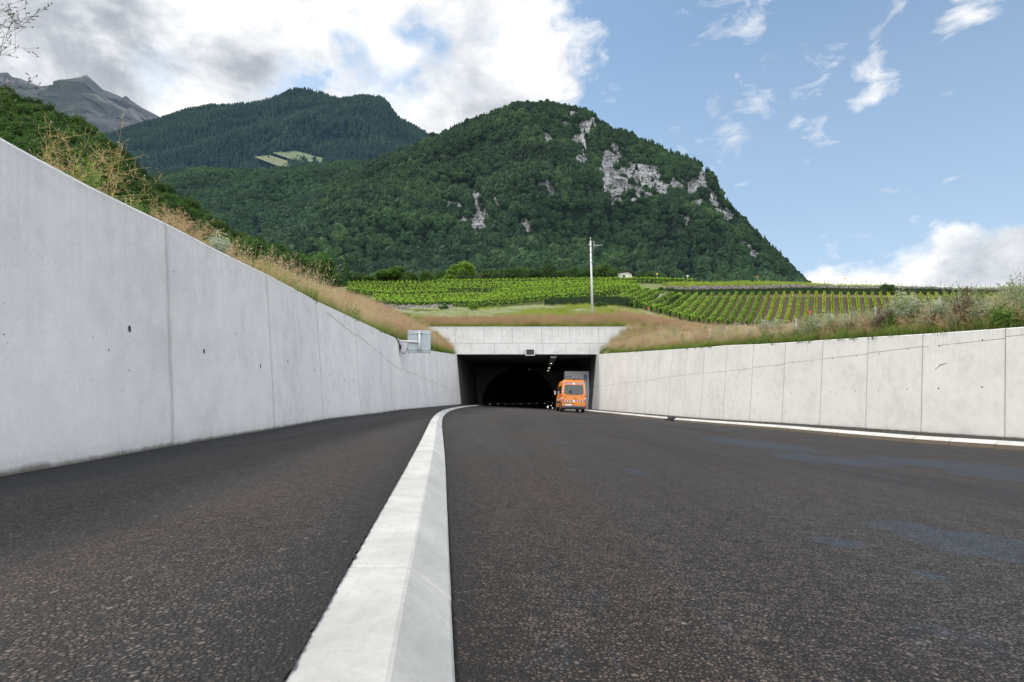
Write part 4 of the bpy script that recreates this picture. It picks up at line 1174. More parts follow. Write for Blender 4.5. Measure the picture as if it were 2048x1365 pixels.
# ------------------------------------------------------------------ instancing (for what nobody could count)
PROT = {}
def proto_coll(name, meshes):
    c = bpy.data.collections.new('source_' + name)
    for i, me in enumerate(meshes):
        o = bpy.data.objects.new('%s_source_%02d' % (name, i), me); c.objects.link(o)
    return c
def scatter(name, pts, rotz, scl, coll, nvar, label, cat, tilt=None, vid=None):
    n = len(pts)
    me = bpy.data.meshes.new(name)
    me.vertices.add(n); me.vertices.foreach_set('co', np.asarray(pts, np.float32).ravel())
    rot = np.zeros((n, 3), np.float32); rot[:, 2] = rotz
    if tilt is not None: rot[:, :2] = tilt
    a = me.attributes.new('rot', 'FLOAT_VECTOR', 'POINT'); a.data.foreach_set('vector', rot.ravel())
    s = np.asarray(scl, np.float32)
    if s.ndim == 1: s = np.repeat(s[:, None], 3, 1)
    a = me.attributes.new('scl', 'FLOAT_VECTOR', 'POINT'); a.data.foreach_set('vector', s.ravel())
    a = me.attributes.new('vid', 'INT', 'POINT'); a.data.foreach_set('value', (RNG.integers(0, nvar, n) if vid is None else vid).astype(np.int32))
    o = link(name, me)
    g = bpy.data.node_groups.new('spread_' + name, 'GeometryNodeTree')
    g.interface.new_socket('Geometry', in_out='INPUT', socket_type='NodeSocketGeometry'); g.interface.new_socket('Geometry', in_out='OUTPUT', socket_type='NodeSocketGeometry')
    gi = g.nodes.new('NodeGroupInput'); go = g.nodes.new('NodeGroupOutput')
    mp = g.nodes.new('GeometryNodeMeshToPoints'); ins = g.nodes.new('GeometryNodeInstanceOnPoints'); ci = g.nodes.new('GeometryNodeCollectionInfo')
    ci.inputs[0].default_value = coll; ci.inputs[1].default_value = True; ci.inputs[2].default_value = True
    def na(nm, dt):
        x = g.nodes.new('GeometryNodeInputNamedAttribute'); x.data_type = dt; x.inputs[0].default_value = nm; return x.outputs[0]
    L = g.links.new
    L(gi.outputs[0], mp.inputs[0]); L(mp.outputs[0], ins.inputs['Points']); L(ci.outputs[0], ins.inputs['Instance'])
    ins.inputs['Pick Instance'].default_value = True
    L(na('vid', 'INT'), ins.inputs['Instance Index']); L(na('scl', 'FLOAT_VECTOR'), ins.inputs['Scale'])
    e2r = g.nodes.new('FunctionNodeEulerToRotation'); L(na('rot', 'FLOAT_VECTOR'), e2r.inputs[0]); L(e2r.outputs[0], ins.inputs['Rotation'])
    L(ins.outputs[0], go.inputs[0])
    md = o.modifiers.new('spread', 'NODES'); md.node_group = g
    return tagp(o, label, cat, kind='stuff')

def leafmat(name, c0, c1, c2, haze=None, trans=.25, rough=.6, nsc=None):
    t = NT(name); r = t.rnd(); p = t.objc()
    lf = t.n('ShaderNodeNewGeometry').outputs['Random Per Island']
    c = t.ramp(r, [(0, c0), (.5, c1), (1, c2)])
    c = t.mix(t.ramp(lf, [(0, .0), (1, .55)]), c, [x * 1.7 for x in c1])
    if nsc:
        c = t.mix(t.ramp(t.noise(t.mapping(t.pos(), (1, 1, .5)), nsc, 6, .65), [(.36, .75), (.62, 0)]), c, [x * .6 for x in c0])  # broad dark noise in the leaf colour stands in for relief shading
    return t.bsdf(c, rough, 0, None, .2, trans=trans, haze=haze)

def icos(sub):
    import bmesh
    bm = bmesh.new(); bmesh.ops.create_icosphere(bm, subdivisions=sub, radius=1)
    V = np.array([v.co[:] for v in bm.verts]); Fc = np.array([[v.index for v in f.verts] for f in bm.faces]); bm.free(); return V, Fc
def leaf_quads(C, Nn, size, jit=.6, asp=1.0):
    """one small quad per centre, roughly facing Nn"""
    n = len(C); r = RNG.normal(size=(n, 3)); Nv = Nn + r * jit; Nv /= np.linalg.norm(Nv, axis=1, keepdims=True) + 1e-9
    a = np.cross(Nv, RNG.normal(size=(n, 3))); a /= np.linalg.norm(a, axis=1, keepdims=True) + 1e-9; b = np.cross(Nv, a)
    s = (size * RNG.uniform(.6, 1.25, n))[:, None] * .5
    a = a * s; b = b * s * asp
    V = np.stack([C - a * .4 - b, C + a - b * .2, C + a * .3 + b, C - a * .9 + b * .3], 1).reshape(-1, 3)
    return V, np.arange(4 * n).reshape(-1, 4)
def far_crown(seed, mats, lobes=9, leaves=170):
    """distant broadleaf crown: lumpy core plus ragged leaf clumps; unit ~1 m radius, base at z=0"""
    rs = np.random.default_rng(seed)
    V, Fc = icos(2); Vq = []; Fq = []
    base = 0
    cs = []
    for k in range(lobes):
        d = rs.normal(size=3); d[2] = abs(d[2]) * .8 + .05; d /= np.linalg.norm(d)
        c = d * rs.uniform(.35, .62) + np.array([0, 0, .55]); r = rs.uniform(.32, .50); cs.append((c, r))
    tri = []; vv = []
    for (c, r) in cs + [(np.array([0, 0, .6]), .62)]:
        W = V * r * (1 + .22 * np.sin(V[:, [1, 2, 0]].sum(1, keepdims=True) * 5 + rs.uniform(0, 6))) * (1 + rs.normal(size=(len(V), 1)) * .07) + c
        tri.append(Fc + base); vv.append(W); base += len(V)
    C = []; Nn = []
    for (c, r) in cs:
        m = leaves // lobes; d = rs.normal(size=(m, 3)); d[:, 2] = np.abs(d[:, 2]) * .9 + d[:, 2] * .1; d /= np.linalg.norm(d, axis=1, keepdims=True)
        C.append(c + d * r * rs.uniform(.95, 1.18, (m, 1))); Nn.append(d)
    qV, qF = leaf_quads(np.concatenate(C), np.concatenate(Nn), .26, .7)
    # quads -> tris so everything is one mesh
    tF = np.concatenate([qF[:, [0, 1, 2]], qF[:, [0, 2, 3]]])
    return npmesh('crown', np.concatenate(vv + [qV]), np.concatenate(tri + [tF + base]), mats)
def far_conifer(seed, mats):
    rs = np.random.default_rng(seed); V = []; Fq = []; b = 0
    n = 9
    for k in range(7):
        z0 = .15 + k * .125; r0 = .30 * (1 - k / 7.6) ** .85
        for i in range(n):
            a = 2 * math.pi * (i + rs.uniform(-.3, .3)) / n; a2 = a + .8 * math.pi / n
            rr = r0 * rs.uniform(.8, 1.2)
            V += [(math.cos(a) * .02, math.sin(a) * .02, z0 + .17), (math.cos(a - .35) * rr, math.sin(a - .35) * rr, z0 - rs.uniform(0, .03)), (math.cos(a + .35) * rr, math.sin(a + .35) * rr, z0 - rs.uniform(0, .03))]
            Fq.append((b, b + 1, b + 2)); b += 3
    return npmesh('conifer', V, Fq, mats)
def sample_hill(G, T, spacing, keep=None, tmax=1.03):
    """random points on a hill sheet, even in area"""
    n = int((T <= tmax).sum()); g = G[:n]
    A, B, C, D = g[:-1, :-1], g[:-1, 1:], g[1:, 1:], g[1:, :-1]
    ar = (np.linalg.norm(np.cross(B - A, D - A), axis=2) + np.linalg.norm(np.cross(B - C, D - C), axis=2)) / 2
    cnt = RNG.poisson(ar / spacing ** 2)
    ii, jj = np.nonzero(cnt > 0); rep = cnt[ii, jj]; ii = np.repeat(ii, rep); jj = np.repeat(jj, rep)
    u = RNG.random(len(ii))[:, None]; v = RNG.random(len(ii))[:, None]
    p = A[ii, jj] * (1 - u) * (1 - v) + B[ii, jj] * u * (1 - v) + C[ii, jj] * u * v + D[ii, jj] * (1 - u) * v
    m = np.ones(len(p), bool)
    if keep is not None: m = keep(p, ii, jj)
    return p[m]
gn = ((.013, .034, .015), (.031, .070, .024), (.066, .115, .034))
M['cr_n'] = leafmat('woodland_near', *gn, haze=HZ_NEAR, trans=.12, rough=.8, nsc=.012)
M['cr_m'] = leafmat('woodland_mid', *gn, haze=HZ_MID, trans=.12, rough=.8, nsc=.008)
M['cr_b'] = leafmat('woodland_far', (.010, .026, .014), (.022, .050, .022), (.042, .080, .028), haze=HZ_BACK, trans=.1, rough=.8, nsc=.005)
def crowns(tag, mat, extra=0): return proto_coll(tag, [far_crown(100 + i + extra, mat) for i in range(6)])
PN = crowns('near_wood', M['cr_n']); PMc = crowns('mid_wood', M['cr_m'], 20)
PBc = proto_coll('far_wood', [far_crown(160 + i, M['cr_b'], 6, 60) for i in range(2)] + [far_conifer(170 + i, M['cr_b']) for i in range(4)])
PNc = proto_coll('near_conifer', [far_conifer(180 + i, M['cr_n']) for i in range(3)])
KM = []
def keepN(p, ii, jj):
    KM.append(mN2[ii, jj])
    k = (mN2[ii, jj] + RNG.normal(size=len(ii)) * .14) < .34
    k |= RNG.random(len(ii)) < .06
    KM[0] = KM[0][k]; return k
patch_ = lambda p, s: np.array([noise.noise(Vector((q[0] * s, q[1] * s, q[2] * s))) for q in p])
pN = sample_hill(GN_, TN, 5.6, keepN)
sN = np.clip(np.exp(RNG.normal(1.42, .30, len(pN))), 2.2, 8.5) * (1 + .25 * patch_(pN, .006))
sN = sN * (1 - .55 * np.clip(KM[0] * 2.2, 0, 1))
# small scrub in the cliffs stays low
ROT = lambda n: RNG.uniform(0, 6.283, n)
scatter('woodland', pN - np.array([0, 0, 1.0]), ROT(len(pN)), np.stack([sN, sN, sN * RNG.uniform(.9, 1.35, len(pN))], 1), PN, 6, 'dense green woodland covering the mountain with pale cliffs', 'woodland')
# ragged conifers and crowns along the crest
pts = []
for i in RNG.integers(0, len(pN), 1100): pts.append(pN[i])
for i in range(420):
    x = random.uniform(900, 1560); j = int(np.searchsorted(pxN, x)); r = int((TN <= 1).sum()) - 1
    pts.append(GN_[r - random.randint(0, 1), min(j, len(pxN) - 1)] + np.array([random.uniform(-3, 3), 0, -1]))
pts = np.array(pts)
s = RNG.uniform(6, 12, len(pts)); scatter('conifers', pts, ROT(len(pts)), np.stack([s, s, s * 1.1], 1), PNc, 3, 'small dark conifers dotted over the cliff mountain and its crest', 'conifers')
pM = sample_hill(GM, TM, 7.4)
sM = RNG.uniform(3.8, 7.6, len(pM))
scatter('woodland', pM - np.array([0, 0, 1.2]), ROT(len(pM)), np.stack([sM, sM, sM * RNG.uniform(.9, 1.3, len(pM))], 1), PMc, 6, 'dark woodland on the lower spur below the two meadows', 'woodland')
fq = []
def keepB(p, ii, jj):
    z = p[:, 2] - CZ; d = p[:, 1] * CT + z * ST; qx = 1024 + F * p[:, 0] / d; qy = 682.5 - F * (z * CT - p[:, 1] * ST) / d
    m = np.ones(len(p), bool)
    for f in FIELDS: m &= ~inpoly(qx, qy - 1, f)
    return m & (qy < 440)
pB = sample_hill(GB_, TB, 9.0, keepB)
con = RNG.random(len(pB)) < np.clip((pB[:, 2] - 350) / 500, .25, .93)
vid = np.where(con, RNG.integers(2, 6, len(pB)), RNG.integers(0, 2, len(pB)))
sB = np.where(con, RNG.uniform(15, 26, len(pB)), RNG.uniform(5, 8.5, len(pB)))
scatter('woodland', pB - np.array([0, 0, 2]), ROT(len(pB)), np.stack([sB, sB, sB * np.where(con, 1.05, 1.1)], 1), PBc, 6, 'bluish conifer forest on the rounded mountain at back left', 'woodland', vid=vid)
# the two meadows as sheets on the slope
M['meadow_g'] = NT('far_meadow'); t = M['meadow_g']; M['meadow_g'] = t.bsdf(t.mix(t.noise(t.mapping(t.pos(), (1, .4, 1)), .02, 4), (.075, .12, .04), (.12, .15, .055)), .95, haze=HZ_BACK)
t = NT('far_meadow_dry'); M['meadow_y'] = t.bsdf(t.mix(t.noise(t.mapping(t.pos(), (1, .4, 1)), .02, 4), (.105, .125, .045), (.15, .155, .06)), .95, haze=HZ_BACK)
for f, mt in zip(FIELDS, ('meadow_y', 'meadow_g')):
    xs_ = np.linspace(min(q[0] for q in f), max(q[0] for q in f), 90); ys_ = np.linspace(min(q[1] for q in f), max(q[1] for q in f), 40)
    cx, cy = (xs_[0] + xs_[-1]) / 2, (ys_[0] + ys_[-1]) / 2
    Y0 = surf_at(GB_, TB, pxB, cx, cy)[1]
    mb = MB(); id_ = {}
    for a_, x in enumerate(xs_):
        for b_, y in enumerate(ys_):
            Yd = Y0 - 30 + (cy - y) * 7.0 + 20
            q = P(x, y, Yd - 60); id_[a_, b_] = mb.vert(q)
    for a_ in range(89):
        for b_ in range(39):
            mx, my = (xs_[a_] + xs_[a_ + 1]) / 2, (ys_[b_] + ys_[b_ + 1]) / 2
            if inpoly(np.array([mx]), np.array([my]), f)[0]: mb.face((id_[a_, b_], id_[a_ + 1, b_], id_[a_ + 1, b_ + 1], id_[a_, b_ + 1]), 0, None, True)
    tagp(mb.build('meadow', M[mt]), kind='structure')
# ------------------------------------------------------------------ plant prototypes
def blades(n, h, spread, width, seg=3, lean=.35, hv=.35):
    """ribbon blades: returns V, F, uv (v = height fraction)"""
    V = []; Fq = []; UV = []; tips = []
    for i in range(n):
        a = random.uniform(0, 6.283); r = spread * math.sqrt(random.random()); bx, by = r * math.cos(a), r * math.sin(a)
        hh = h * random.uniform(1 - hv, 1 + hv * .5); la = random.uniform(0, 6.283); ln = lean * random.random() * hh
        wa = random.uniform(0, 3.14); wx, wy = math.cos(wa) * width / 2, math.sin(wa) * width / 2
        b = len(V)
        for s in range(seg + 1):
            u = s / seg; x = bx + math.cos(la) * ln * u * u; y = by + math.sin(la) * ln * u * u; z = hh * u * (1 - .12 * u * lean)
            k = 1 - u * .8
            V += [(x - wx * k, y - wy * k, z), (x + wx * k, y + wy * k, z)]
        for s in range(seg):
            q = b + 2 * s; Fq.append((q, q + 1, q + 3, q + 2)); v0, v1 = s / seg, (s + 1) / seg
            UV += [(0, v0), (0, v0), (0, v1), (0, v1)]
        tips.append((V[-1], (math.cos(la) * ln, math.sin(la) * ln, hh)))
    return V, Fq, UV, tips
def tuft(kind, n=46, h=.6, spread=.22, width=.007, mats=None, head=0, hs=.018, lean=.5, headspan=.35, flower=0):
    V, Fq, UV, tips = blades(n, h, spread, width, 3, lean)
    mi = [0] * len(Fq)
    for (tp, d) in tips:
        for k in range(head):
            u = random.uniform(0, headspan); c = (tp[0] - d[0] * u * 1.2 + random.gauss(0, hs * 1.6), tp[1] - d[1] * u * 1.2 + random.gauss(0, hs * 1.6), tp[2] - d[2] * u)
            b = len(V); a = Vector((random.gauss(0, 1), random.gauss(0, 1), random.gauss(0, 1))).normalized() * hs; bb = a.cross(Vector((random.gauss(0, 1), random.gauss(0, 1), random.gauss(0, 1)))).normalized() * hs * .55
            for s1, s2 in ((-1, 0), (0, -1), (1, 0), (0, 1)): V.append((c[0] + a.x * s1 + bb.x * s2, c[1] + a.y * s1 + bb.y * s2, c[2] + a.z * s1 + bb.z * s2))
            Fq.append((b, b + 1, b + 2, b + 3)); UV += [(1, 1)] * 4; mi.append(1)
        if random.random() < flower:
            for k in range(5):
                c = (tp[0] + random.gauss(0, .025), tp[1] + random.gauss(0, .025), tp[2] + random.gauss(0, .02)); r = .016
                b = len(V)
                for s1, s2 in ((-1, -1), (1, -1), (1, 1), (-1, 1)): V.append((c[0] + s1 * r, c[1] + s2 * r, c[2] + random.uniform(-.008, .008)))
                Fq.append((b, b + 1, b + 2, b + 3)); UV += [(1, 1)] * 4; mi.append(2 if len(mats) > 2 else 1)
    return npmesh(kind, V, Fq, mats, uv=UV, mi=mi)
def blademat(name, stops, trans=.35):
    t = NT(name); uv = t.uv(); s = t.n('ShaderNodeSeparateXYZ'); t.l(uv, s.inputs[0])
    c = t.ramp(s.outputs[1], stops); r = t.rnd()
    pn = t.noise(t.pos(), .5, 4, .6)
    c = t.mix(t.ramp(r, [(0, .35), (.5, 0)]), c, [x * .55 for x in stops[len(stops) // 2][1]])
    c = t.mix(t.ramp(pn, [(.5, 0), (.7, .4)]), c, [x * 1.35 for x in stops[0][1]])
    return t.bsdf(c, .7, 0, None, .15, trans=trans)
def flat(name, c0, c1, trans=.3):
    t = NT(name); lf = t.n('ShaderNodeNewGeometry').outputs['Random Per Island']
    return t.bsdf(t.mix(lf, c0, c1), .75, 0, None, .15, trans=trans)
M['b_pink'] = blademat('grass_pink_stems', [(0, (.12, .19, .03)), (.4, (.25, .27, .06)), (.75, (.44, .30, .16)), (1, (.55, .34, .22))])
t = NT('grass_pink_heads'); lf = t.n('ShaderNodeNewGeometry').outputs['Random Per Island']
c_ = t.mix(lf, (.36, .22, .15), (.62, .41, .30)); c_ = t.mix(t.ramp(t.noise(t.pos(), .55, 5, .7), [(.38, .75), (.60, 0)]), c_, (.26, .14, .085)); c_ = t.mix(t.ramp(t.noise(t.pos(), 1.3, 4, .7), [(.5, 0), (.68, .6)]), c_, (.50, .44, .22))
M['h_pink'] = t.bsdf(c_, .75, 0, None, .15, trans=.3)
M['b_green'] = blademat('grass_green', [(0, (.06, .10, .018)), (.5, (.17, .24, .045)), (1, (.36, .37, .12))])
M['b_dry'] = blademat('grass_straw', [(0, (.14, .18, .045)), (.4, (.36, .31, .13)), (1, (.62, .50, .28))])
M['h_dry'] = flat('straw_heads', (.46, .35, .21), (.70, .58, .40))
M['b_lime'] = blademat('grass_lime', [(0, (.09, .15, .02)), (.5, (.26, .36, .05)), (1, (.46, .50, .11))])
M['petal_w'] = flat('white_petals', (.66, .66, .56), (.88, .88, .82), .2)
M['petal_y'] = flat('yellow_petals', (.75, .55, .02), (.85, .65, .05), .2)
C_PINK = proto_coll('pink_grass', [tuft('tuft', 46, .72, .30, .007, [M['b_pink'], M['h_pink']], head=5, hs=.014, headspan=.42, lean=.6) for _ in range(5)])
C_GREEN = proto_coll('green_grass', [tuft('tuft', 55, .32, .24, .010, [M['b_green'], M['b_green']], lean=.8) for _ in range(4)])
C_DRY = proto_coll('dry_grass', [tuft('tuft', 50, .78, .25, .007, [M['b_dry'], M['h_dry']], head=5, hs=.013, headspan=.4, lean=.7) for _ in range(5)])
C_LIME = proto_coll('lime_grass', [tuft('tuft', 45, .55, .3, .016, [M['b_lime'], M['petal_w']], lean=.6) for _ in range(4)])
C_FLOW = proto_coll('flower_grass', [tuft('tuft', 42, .62, .32, .014, [M['b_lime'], M['petal_w']], flower=.38, lean=.5) for _ in range(4)])

def gpts(n, xf, keep=None):
    """n random ground points drawn by xf(n) -> x, y"""
    x, y = xf(n); z = ground(x, y); p = np.stack([x, y, z], 1)
    if keep is not None: p = p[keep(p)]
    return p
def pxof(p):
    z = p[:, 2] - CZ; d = p[:, 1] * CT + z * ST
    return 1024 + F * p[:, 0] / d, 682.5 - F * (z * CT - p[:, 1] * ST) / d
def strip(side, y0, y1, d0, d1, dens):
    """points on the strip of bank d0..d1 metres behind the wall top"""
    n = int((y1 - y0) * (d1 - d0) * dens)
    y = RNG.uniform(y0, y1, n); d = RNG.uniform(d0, d1, n)
    ex = np.interp(y, YG, TLX if side == 'L' else TRX); x = ex + (-1 if side == 'L' else 1) * (d + .06)
    z = ground(x, np.minimum(y, 59.99)); return np.stack([x, y, z], 1)
def rect(x0, x1, y0, y1, dens):
    n = int((x1 - x0) * (y1 - y0) * dens); x = RNG.uniform(x0, x1, n); y = RNG.uniform(y0, y1, n)
    return np.stack([x, y, ground(x, y)], 1)
def sc(n, a=.7, b=1.25): return RNG.uniform(a, b, n)
def put(name, pts, coll, nv, label, cat, a=.7, b=1.25):
    s = sc(len(pts), a, b)
    return scatter(name, pts, ROT(len(pts)), s, coll, nv, label, cat, tilt=RNG.normal(size=(len(pts), 2)) * .08)
patch = lambda p, s, o: np.array([noise.noise(Vector((q[0] * s + o, q[1] * s, 0))) for q in p])

# pink grass: lip above the headwall, both embankment ends, bank behind the left wall
A = rect(X0 - 1, X1 + 6, 60.75, 69, 5.5); B = strip('L', 22, 60, 0, 9, 4.5); Cc = strip('R', 30, 60, .5, 22, 3.6)
B = B[(patch(B, .25, 3) > -.25)]; Cc = Cc[(patch(Cc, .18, 9) > -.12)]
D = rect(12, 40, 60.6, 80, 3); D = D[patch(D, .15, 5) > -.05]
put('pink_grass', np.concatenate([A, B, Cc, D]), C_PINK, 5, 'hazy pinkish brown grass on the banks around the portal', 'grass', .5, 1.55)
put('lime_grass', rect(X0 - 3, 26, 69, 93, 3.0), C_LIME, 4, 'yellow green meadow grass between the portal and the vineyard', 'meadow grass', .7, 1.4)
LB = np.concatenate([strip('L', 24, 60, 0, 9, 1.6), strip('R', 26, 60, .2, 22, 1.5), rect(X0, X1 + 8, 60.8, 69, 1.6)])
put('lime_grass', LB, C_LIME, 4, 'green blades showing through the pinkish bank grass', 'bank grass', .5, 1.0)
RB = np.concatenate([strip('L', 10, 60, .2, 8, 1.0), strip('R', 14, 60, .3, 5, 1.2)])
put('tall_dry_grass', RB, C_DRY, 5, 'taller rough straw stems standing out of both banks', 'tall dry grass', .9, 1.5)
W = rect(-16, 22, 68.5, 91, 5.5); pw = patch(W, .16, 21); fx, fy = pxof(W); W = W[(pw > -.02 + np.clip((fx - 1020) / 300, 0, .4))]
put('flower_meadow', W, C_FLOW, 4, 'meadow dotted with creamy white flowers above the portal', 'meadow flowers', .8, 1.3)
G1 = np.concatenate([strip('L', 8, 60, 0, 6, 5), strip('R', 9, 60, 0, 14, 5), strip('R', 9, 34, 0, 1.4, 9)])
G2 = rect(14, 70, 60, 97, 1.2); G3 = rect(-60, X0, 60, 95, 1.2)
put('green_grass', np.concatenate([G1, G2, G3]), C_GREEN, 4, 'short green grass and herbs on the banks behind the walls', 'grass', .7, 1.5)
D1 = np.concatenate([strip('L', 8, 46, 0.1, 6, 6), strip('R', 9, 60, .15, 16, 8.0)])
D1 = D1[patch(D1, .4, 33) > -.15]
D2 = rect(14, 75, 60, 92, .8)
put('dry_grass', np.concatenate([D1, D2]), C_DRY, 5, 'straw coloured dry grass tangled behind both walls', 'dry grass', .6, 1.2)
# grass terrace above the dry stone wall, to the skyline
T1 = rect(35, 115, 119.5, 131, 3.2); T1 = T1[(pxof(T1)[0] > 1325)]
put('terrace_grass', T1, C_LIME, 4, 'light green grass on the terrace above the long stone wall', 'grass', .8, 1.7)

# ------------------------------------------------------------------ weeds one could pick out
class Weed(MB):
    def stem(self, a, b, r0, r1, m=0):
        a, b = Vector(a), Vector(b); t = (b - a).normalized(); x = t.cross(Vector((.3, .2, .9)));
        if x.length < .01: x = Vector((1, 0, 0))
        x.normalize(); y = t.cross(x); n = len(self.v)
        for (p, r) in ((a, r0), (b, r1)):
            for k in range(3):
                an = 2.094 * k; self.v.append(tuple(p + (x * math.cos(an) + y * math.sin(an)) * r))
        for k in range(3): self.face((n + k, n + (k + 1) % 3, n + 3 + (k + 1) % 3, n + 3 + k), m)
    def pod(self, p, d, ln, w, m=1):
        p = Vector(p); d = Vector(d).normalized(); x = d.cross(Vector((.2, .5, .8))).normalized(); y = d.cross(x); n = len(self.v)
        self.v += [tuple(p), tuple(p + d * ln * .4 + x * w), tuple(p + d * ln * .4 + y * w), tuple(p + d * ln * .4 - x * w), tuple(p + d * ln * .4 - y * w), tuple(p + d * ln)]
        for k in range(4):
            a, b = n + 1 + k, n + 1 + (k + 1) % 4; self.face((n, b, a), m); self.face((n + 5, a, b), m)
    def leaf(self, p, d, ln, w, m=1):
        p = Vector(p); d = Vector(d).normalized(); x = d.cross(Vector((random.gauss(0, 1), random.gauss(0, 1), random.gauss(0, 1)))).normalized() * w
        self.quad(p, p + d * ln * .45 + x, p + d * ln, p + d * ln * .45 - x, m)
    def grow(self, p, d, ln, r, depth, cfg):
        n = max(2, int(4 * ln / cfg['h'] + 2)); p = Vector(p); d = Vector(d).normalized()
        for i in range(n):
            d2 = (d + Vector((random.gauss(0, 1), random.gauss(0, 1), random.gauss(.15, .6))) * cfg.get('wob', .10)).normalized()
            q = p + d2 * ln / n; r2 = max(r * (1 - .75 / n), cfg.get('rmin', .0009))
            self.stem(p, q, r, r2); p, d, r = q, d2, r2
            if depth > 0 and i >= cfg.get('bare', 1) * (1 if depth == cfg['depth'] else 0):
                for _ in range(cfg.get('br', 2)):
                    if random.random() < .85:
                        ax = Vector((random.gauss(0, 1), random.gauss(0, 1), random.gauss(0, .4))).normalized()
                        dd = (d * cfg.get('up', .75) + ax * cfg.get('out', .7)).normalized()
                        self.grow(p, dd, ln * random.uniform(.32, .55) * cfg.get('sh', 1.0), r * .6, depth - 1, cfg)
            if cfg.get('leaf') and random.random() < cfg['leaf']:
                self.leaf(p, (d + Vector((random.gauss(0, 1), random.gauss(0, 1), random.gauss(0, .5)))), cfg['ls'] * random.uniform(.5, 1.2), cfg['ls'] * .16, 2)
        if depth == 0:
            t = cfg['tip']
            if t == 'pod':
                for k in range(cfg.get('np', 2)): self.pod(p - d * random.uniform(0, ln * .6), d + Vector((random.gauss(0, .4), random.gauss(0, .4), random.gauss(0, .3))), cfg['ps'] * random.uniform(.7, 1.3), cfg['ps'] * .22)
            elif t == 'flower':
                for k in range(6): self.leaf(p, Vector((random.gauss(0, 1), random.gauss(0, 1), random.gauss(.2, .4))), cfg['ps'], cfg['ps'] * .35, 1)
            elif t == 'umbel':
                for k in range(9):
                    q = p + Vector((random.gauss(0, 1), random.gauss(0, 1), random.gauss(0, .35))) * cfg['ps'] * 1.5; s = cfg['ps'] * random.uniform(.4, .8)
                    self.quad(q + Vector((-s, -s, 0)), q + Vector((s, -s, .003)), q + Vector((s, s, 0)), q + Vector((-s, s, .004)), 1)
        if random.random() < cfg.get('fl', 0):
            for k in range(7): self.leaf(p, Vector((random.gauss(0, 1), random.gauss(0, 1), random.gauss(.2, .5))), .010, .005, 3)
M['st_y'] = flat('weed_stem_yellow', (.42, .33, .12), (.58, .45, .20), .1)
M['st_t'] = flat('weed_stem_tan', (.48, .34, .18), (.62, .46, .26), .1)
M['st_b'] = flat('weed_stem_brown', (.09, .055, .035), (.16, .10, .065), .05)
M['st_g'] = flat('weed_stem_green', (.20, .27, .08), (.34, .40, .14), .2)
M['st_d'] = flat('weed_stem_dark', (.09, .08, .07), (.15, .12, .09), .0)
M['pod_t'] = flat('seed_head_tan', (.42, .26, .16), (.64, .46, .32), .2)
M['pod_d'] = flat('seed_head_dark', (.10, .08, .07), (.19, .15, .12), .1)
M['pod_b'] = flat('seed_head_brown', (.075, .045, .03), (.15, .09, .06), .1)
M['pod_g'] = flat('seed_head_grey', (.36, .36, .31), (.55, .53, .46), .2)
M['lf_g'] = flat('weed_leaf_green', (.08, .16, .03), (.20, .31, .07), .3)
M['fluff'] = flat('seed_fluff', (.70, .62, .58), (.90, .85, .82), .3)
def mkweed(cfg, mats, stems=3, seed=0):
    random.seed(seed); w = Weed()
    for s in range(stems):
        a = random.uniform(0, 6.283); o = cfg.get('spread', .05)
        d = Vector((cfg.get('lean', (0, 0))[0] + random.gauss(0, cfg.get('fan', .25)), cfg.get('lean', (0, 0))[1] + random.gauss(0, cfg.get('fan', .25)), 1))
        w.grow((math.cos(a) * o, math.sin(a) * o, -.05), d, cfg['h'] * random.uniform(.7, 1.05), cfg['r'], cfg['depth'], cfg)
    return w.mesh('weed', mats)
WEEDS = {}
def weedset(key, n, cfg, mats, stems): WEEDS[key] = [mkweed(cfg, mats, stems, 50 + i * 7 + len(WEEDS) * 100) for i in range(n)]
weedset('tangle', 5, dict(h=.85, r=.0036, depth=2, br=2, out=.85, up=.6, sh=.8, tip='pod', ps=.014, np=2, wob=.10, bare=1, fan=.55, leaf=.05, ls=.05, fl=.03, rmin=.0016), [M['st_y'], M['pod_t'], M['lf_g'], M['fluff']], 3)
weedset('bushy', 4, dict(h=.62, r=.004, depth=3, br=2, out=.8, up=.7, sh=.82, tip='pod', ps=.014, np=3, wob=.1, bare=1, fan=.35, fl=.004, rmin=.0014), [M['st_t'], M['pod_t'], M['lf_g'], M['fluff']], 4)
weedset('daisy', 3, dict(h=.7, r=.004, depth=2, br=2, out=.5, up=1.0, tip='umbel', ps=.020, wob=.06, bare=2, fan=.22, leaf=.6, ls=.07, rmin=.0016), [M['st_g'], M['petal_w'], M['lf_g'], M['petal_y']], 7)
weedset('dock', 3, dict(h=.75, r=.006, depth=1, br=3, out=.35, up=1.0, tip='pod', ps=.028, np=12, wob=.04, bare=1, fan=.16, rmin=.002), [M['st_b'], M['pod_b'], M['lf_g'], M['pod_b']], 7)
weedset('grey', 3, dict(h=.75, r=.005, depth=2, br=2, out=.45, up=1.0, sh=.8, tip='pod', ps=.022, np=4, wob=.07, bare=0, fan=.2, leaf=.5, ls=.05, rmin=.0018), [M['st_g'], M['pod_g'], M['lf_g'], M['pod_g']], 8)
weedset('leafy', 3, dict(h=.5, r=.005, depth=1, br=2, out=.6, up=.8, tip='pod', ps=.02, np=2, wob=.1, bare=0, fan=.3, leaf=1.0, ls=.12, rmin=.002, fl=.06), [M['st_g'], M['lf_g'], M['lf_g'], M['petal_y']], 9)
weedset('dark', 3, dict(h=1.0, r=.008, depth=2, br=1, out=.55, up=1.0, sh=.8, tip='pod', ps=.035, np=6, wob=.06, bare=1, fan=.28, rmin=.003), [M['st_d'], M['pod_d'], M['lf_g'], M['pod_d']], 4)
random.seed(77)
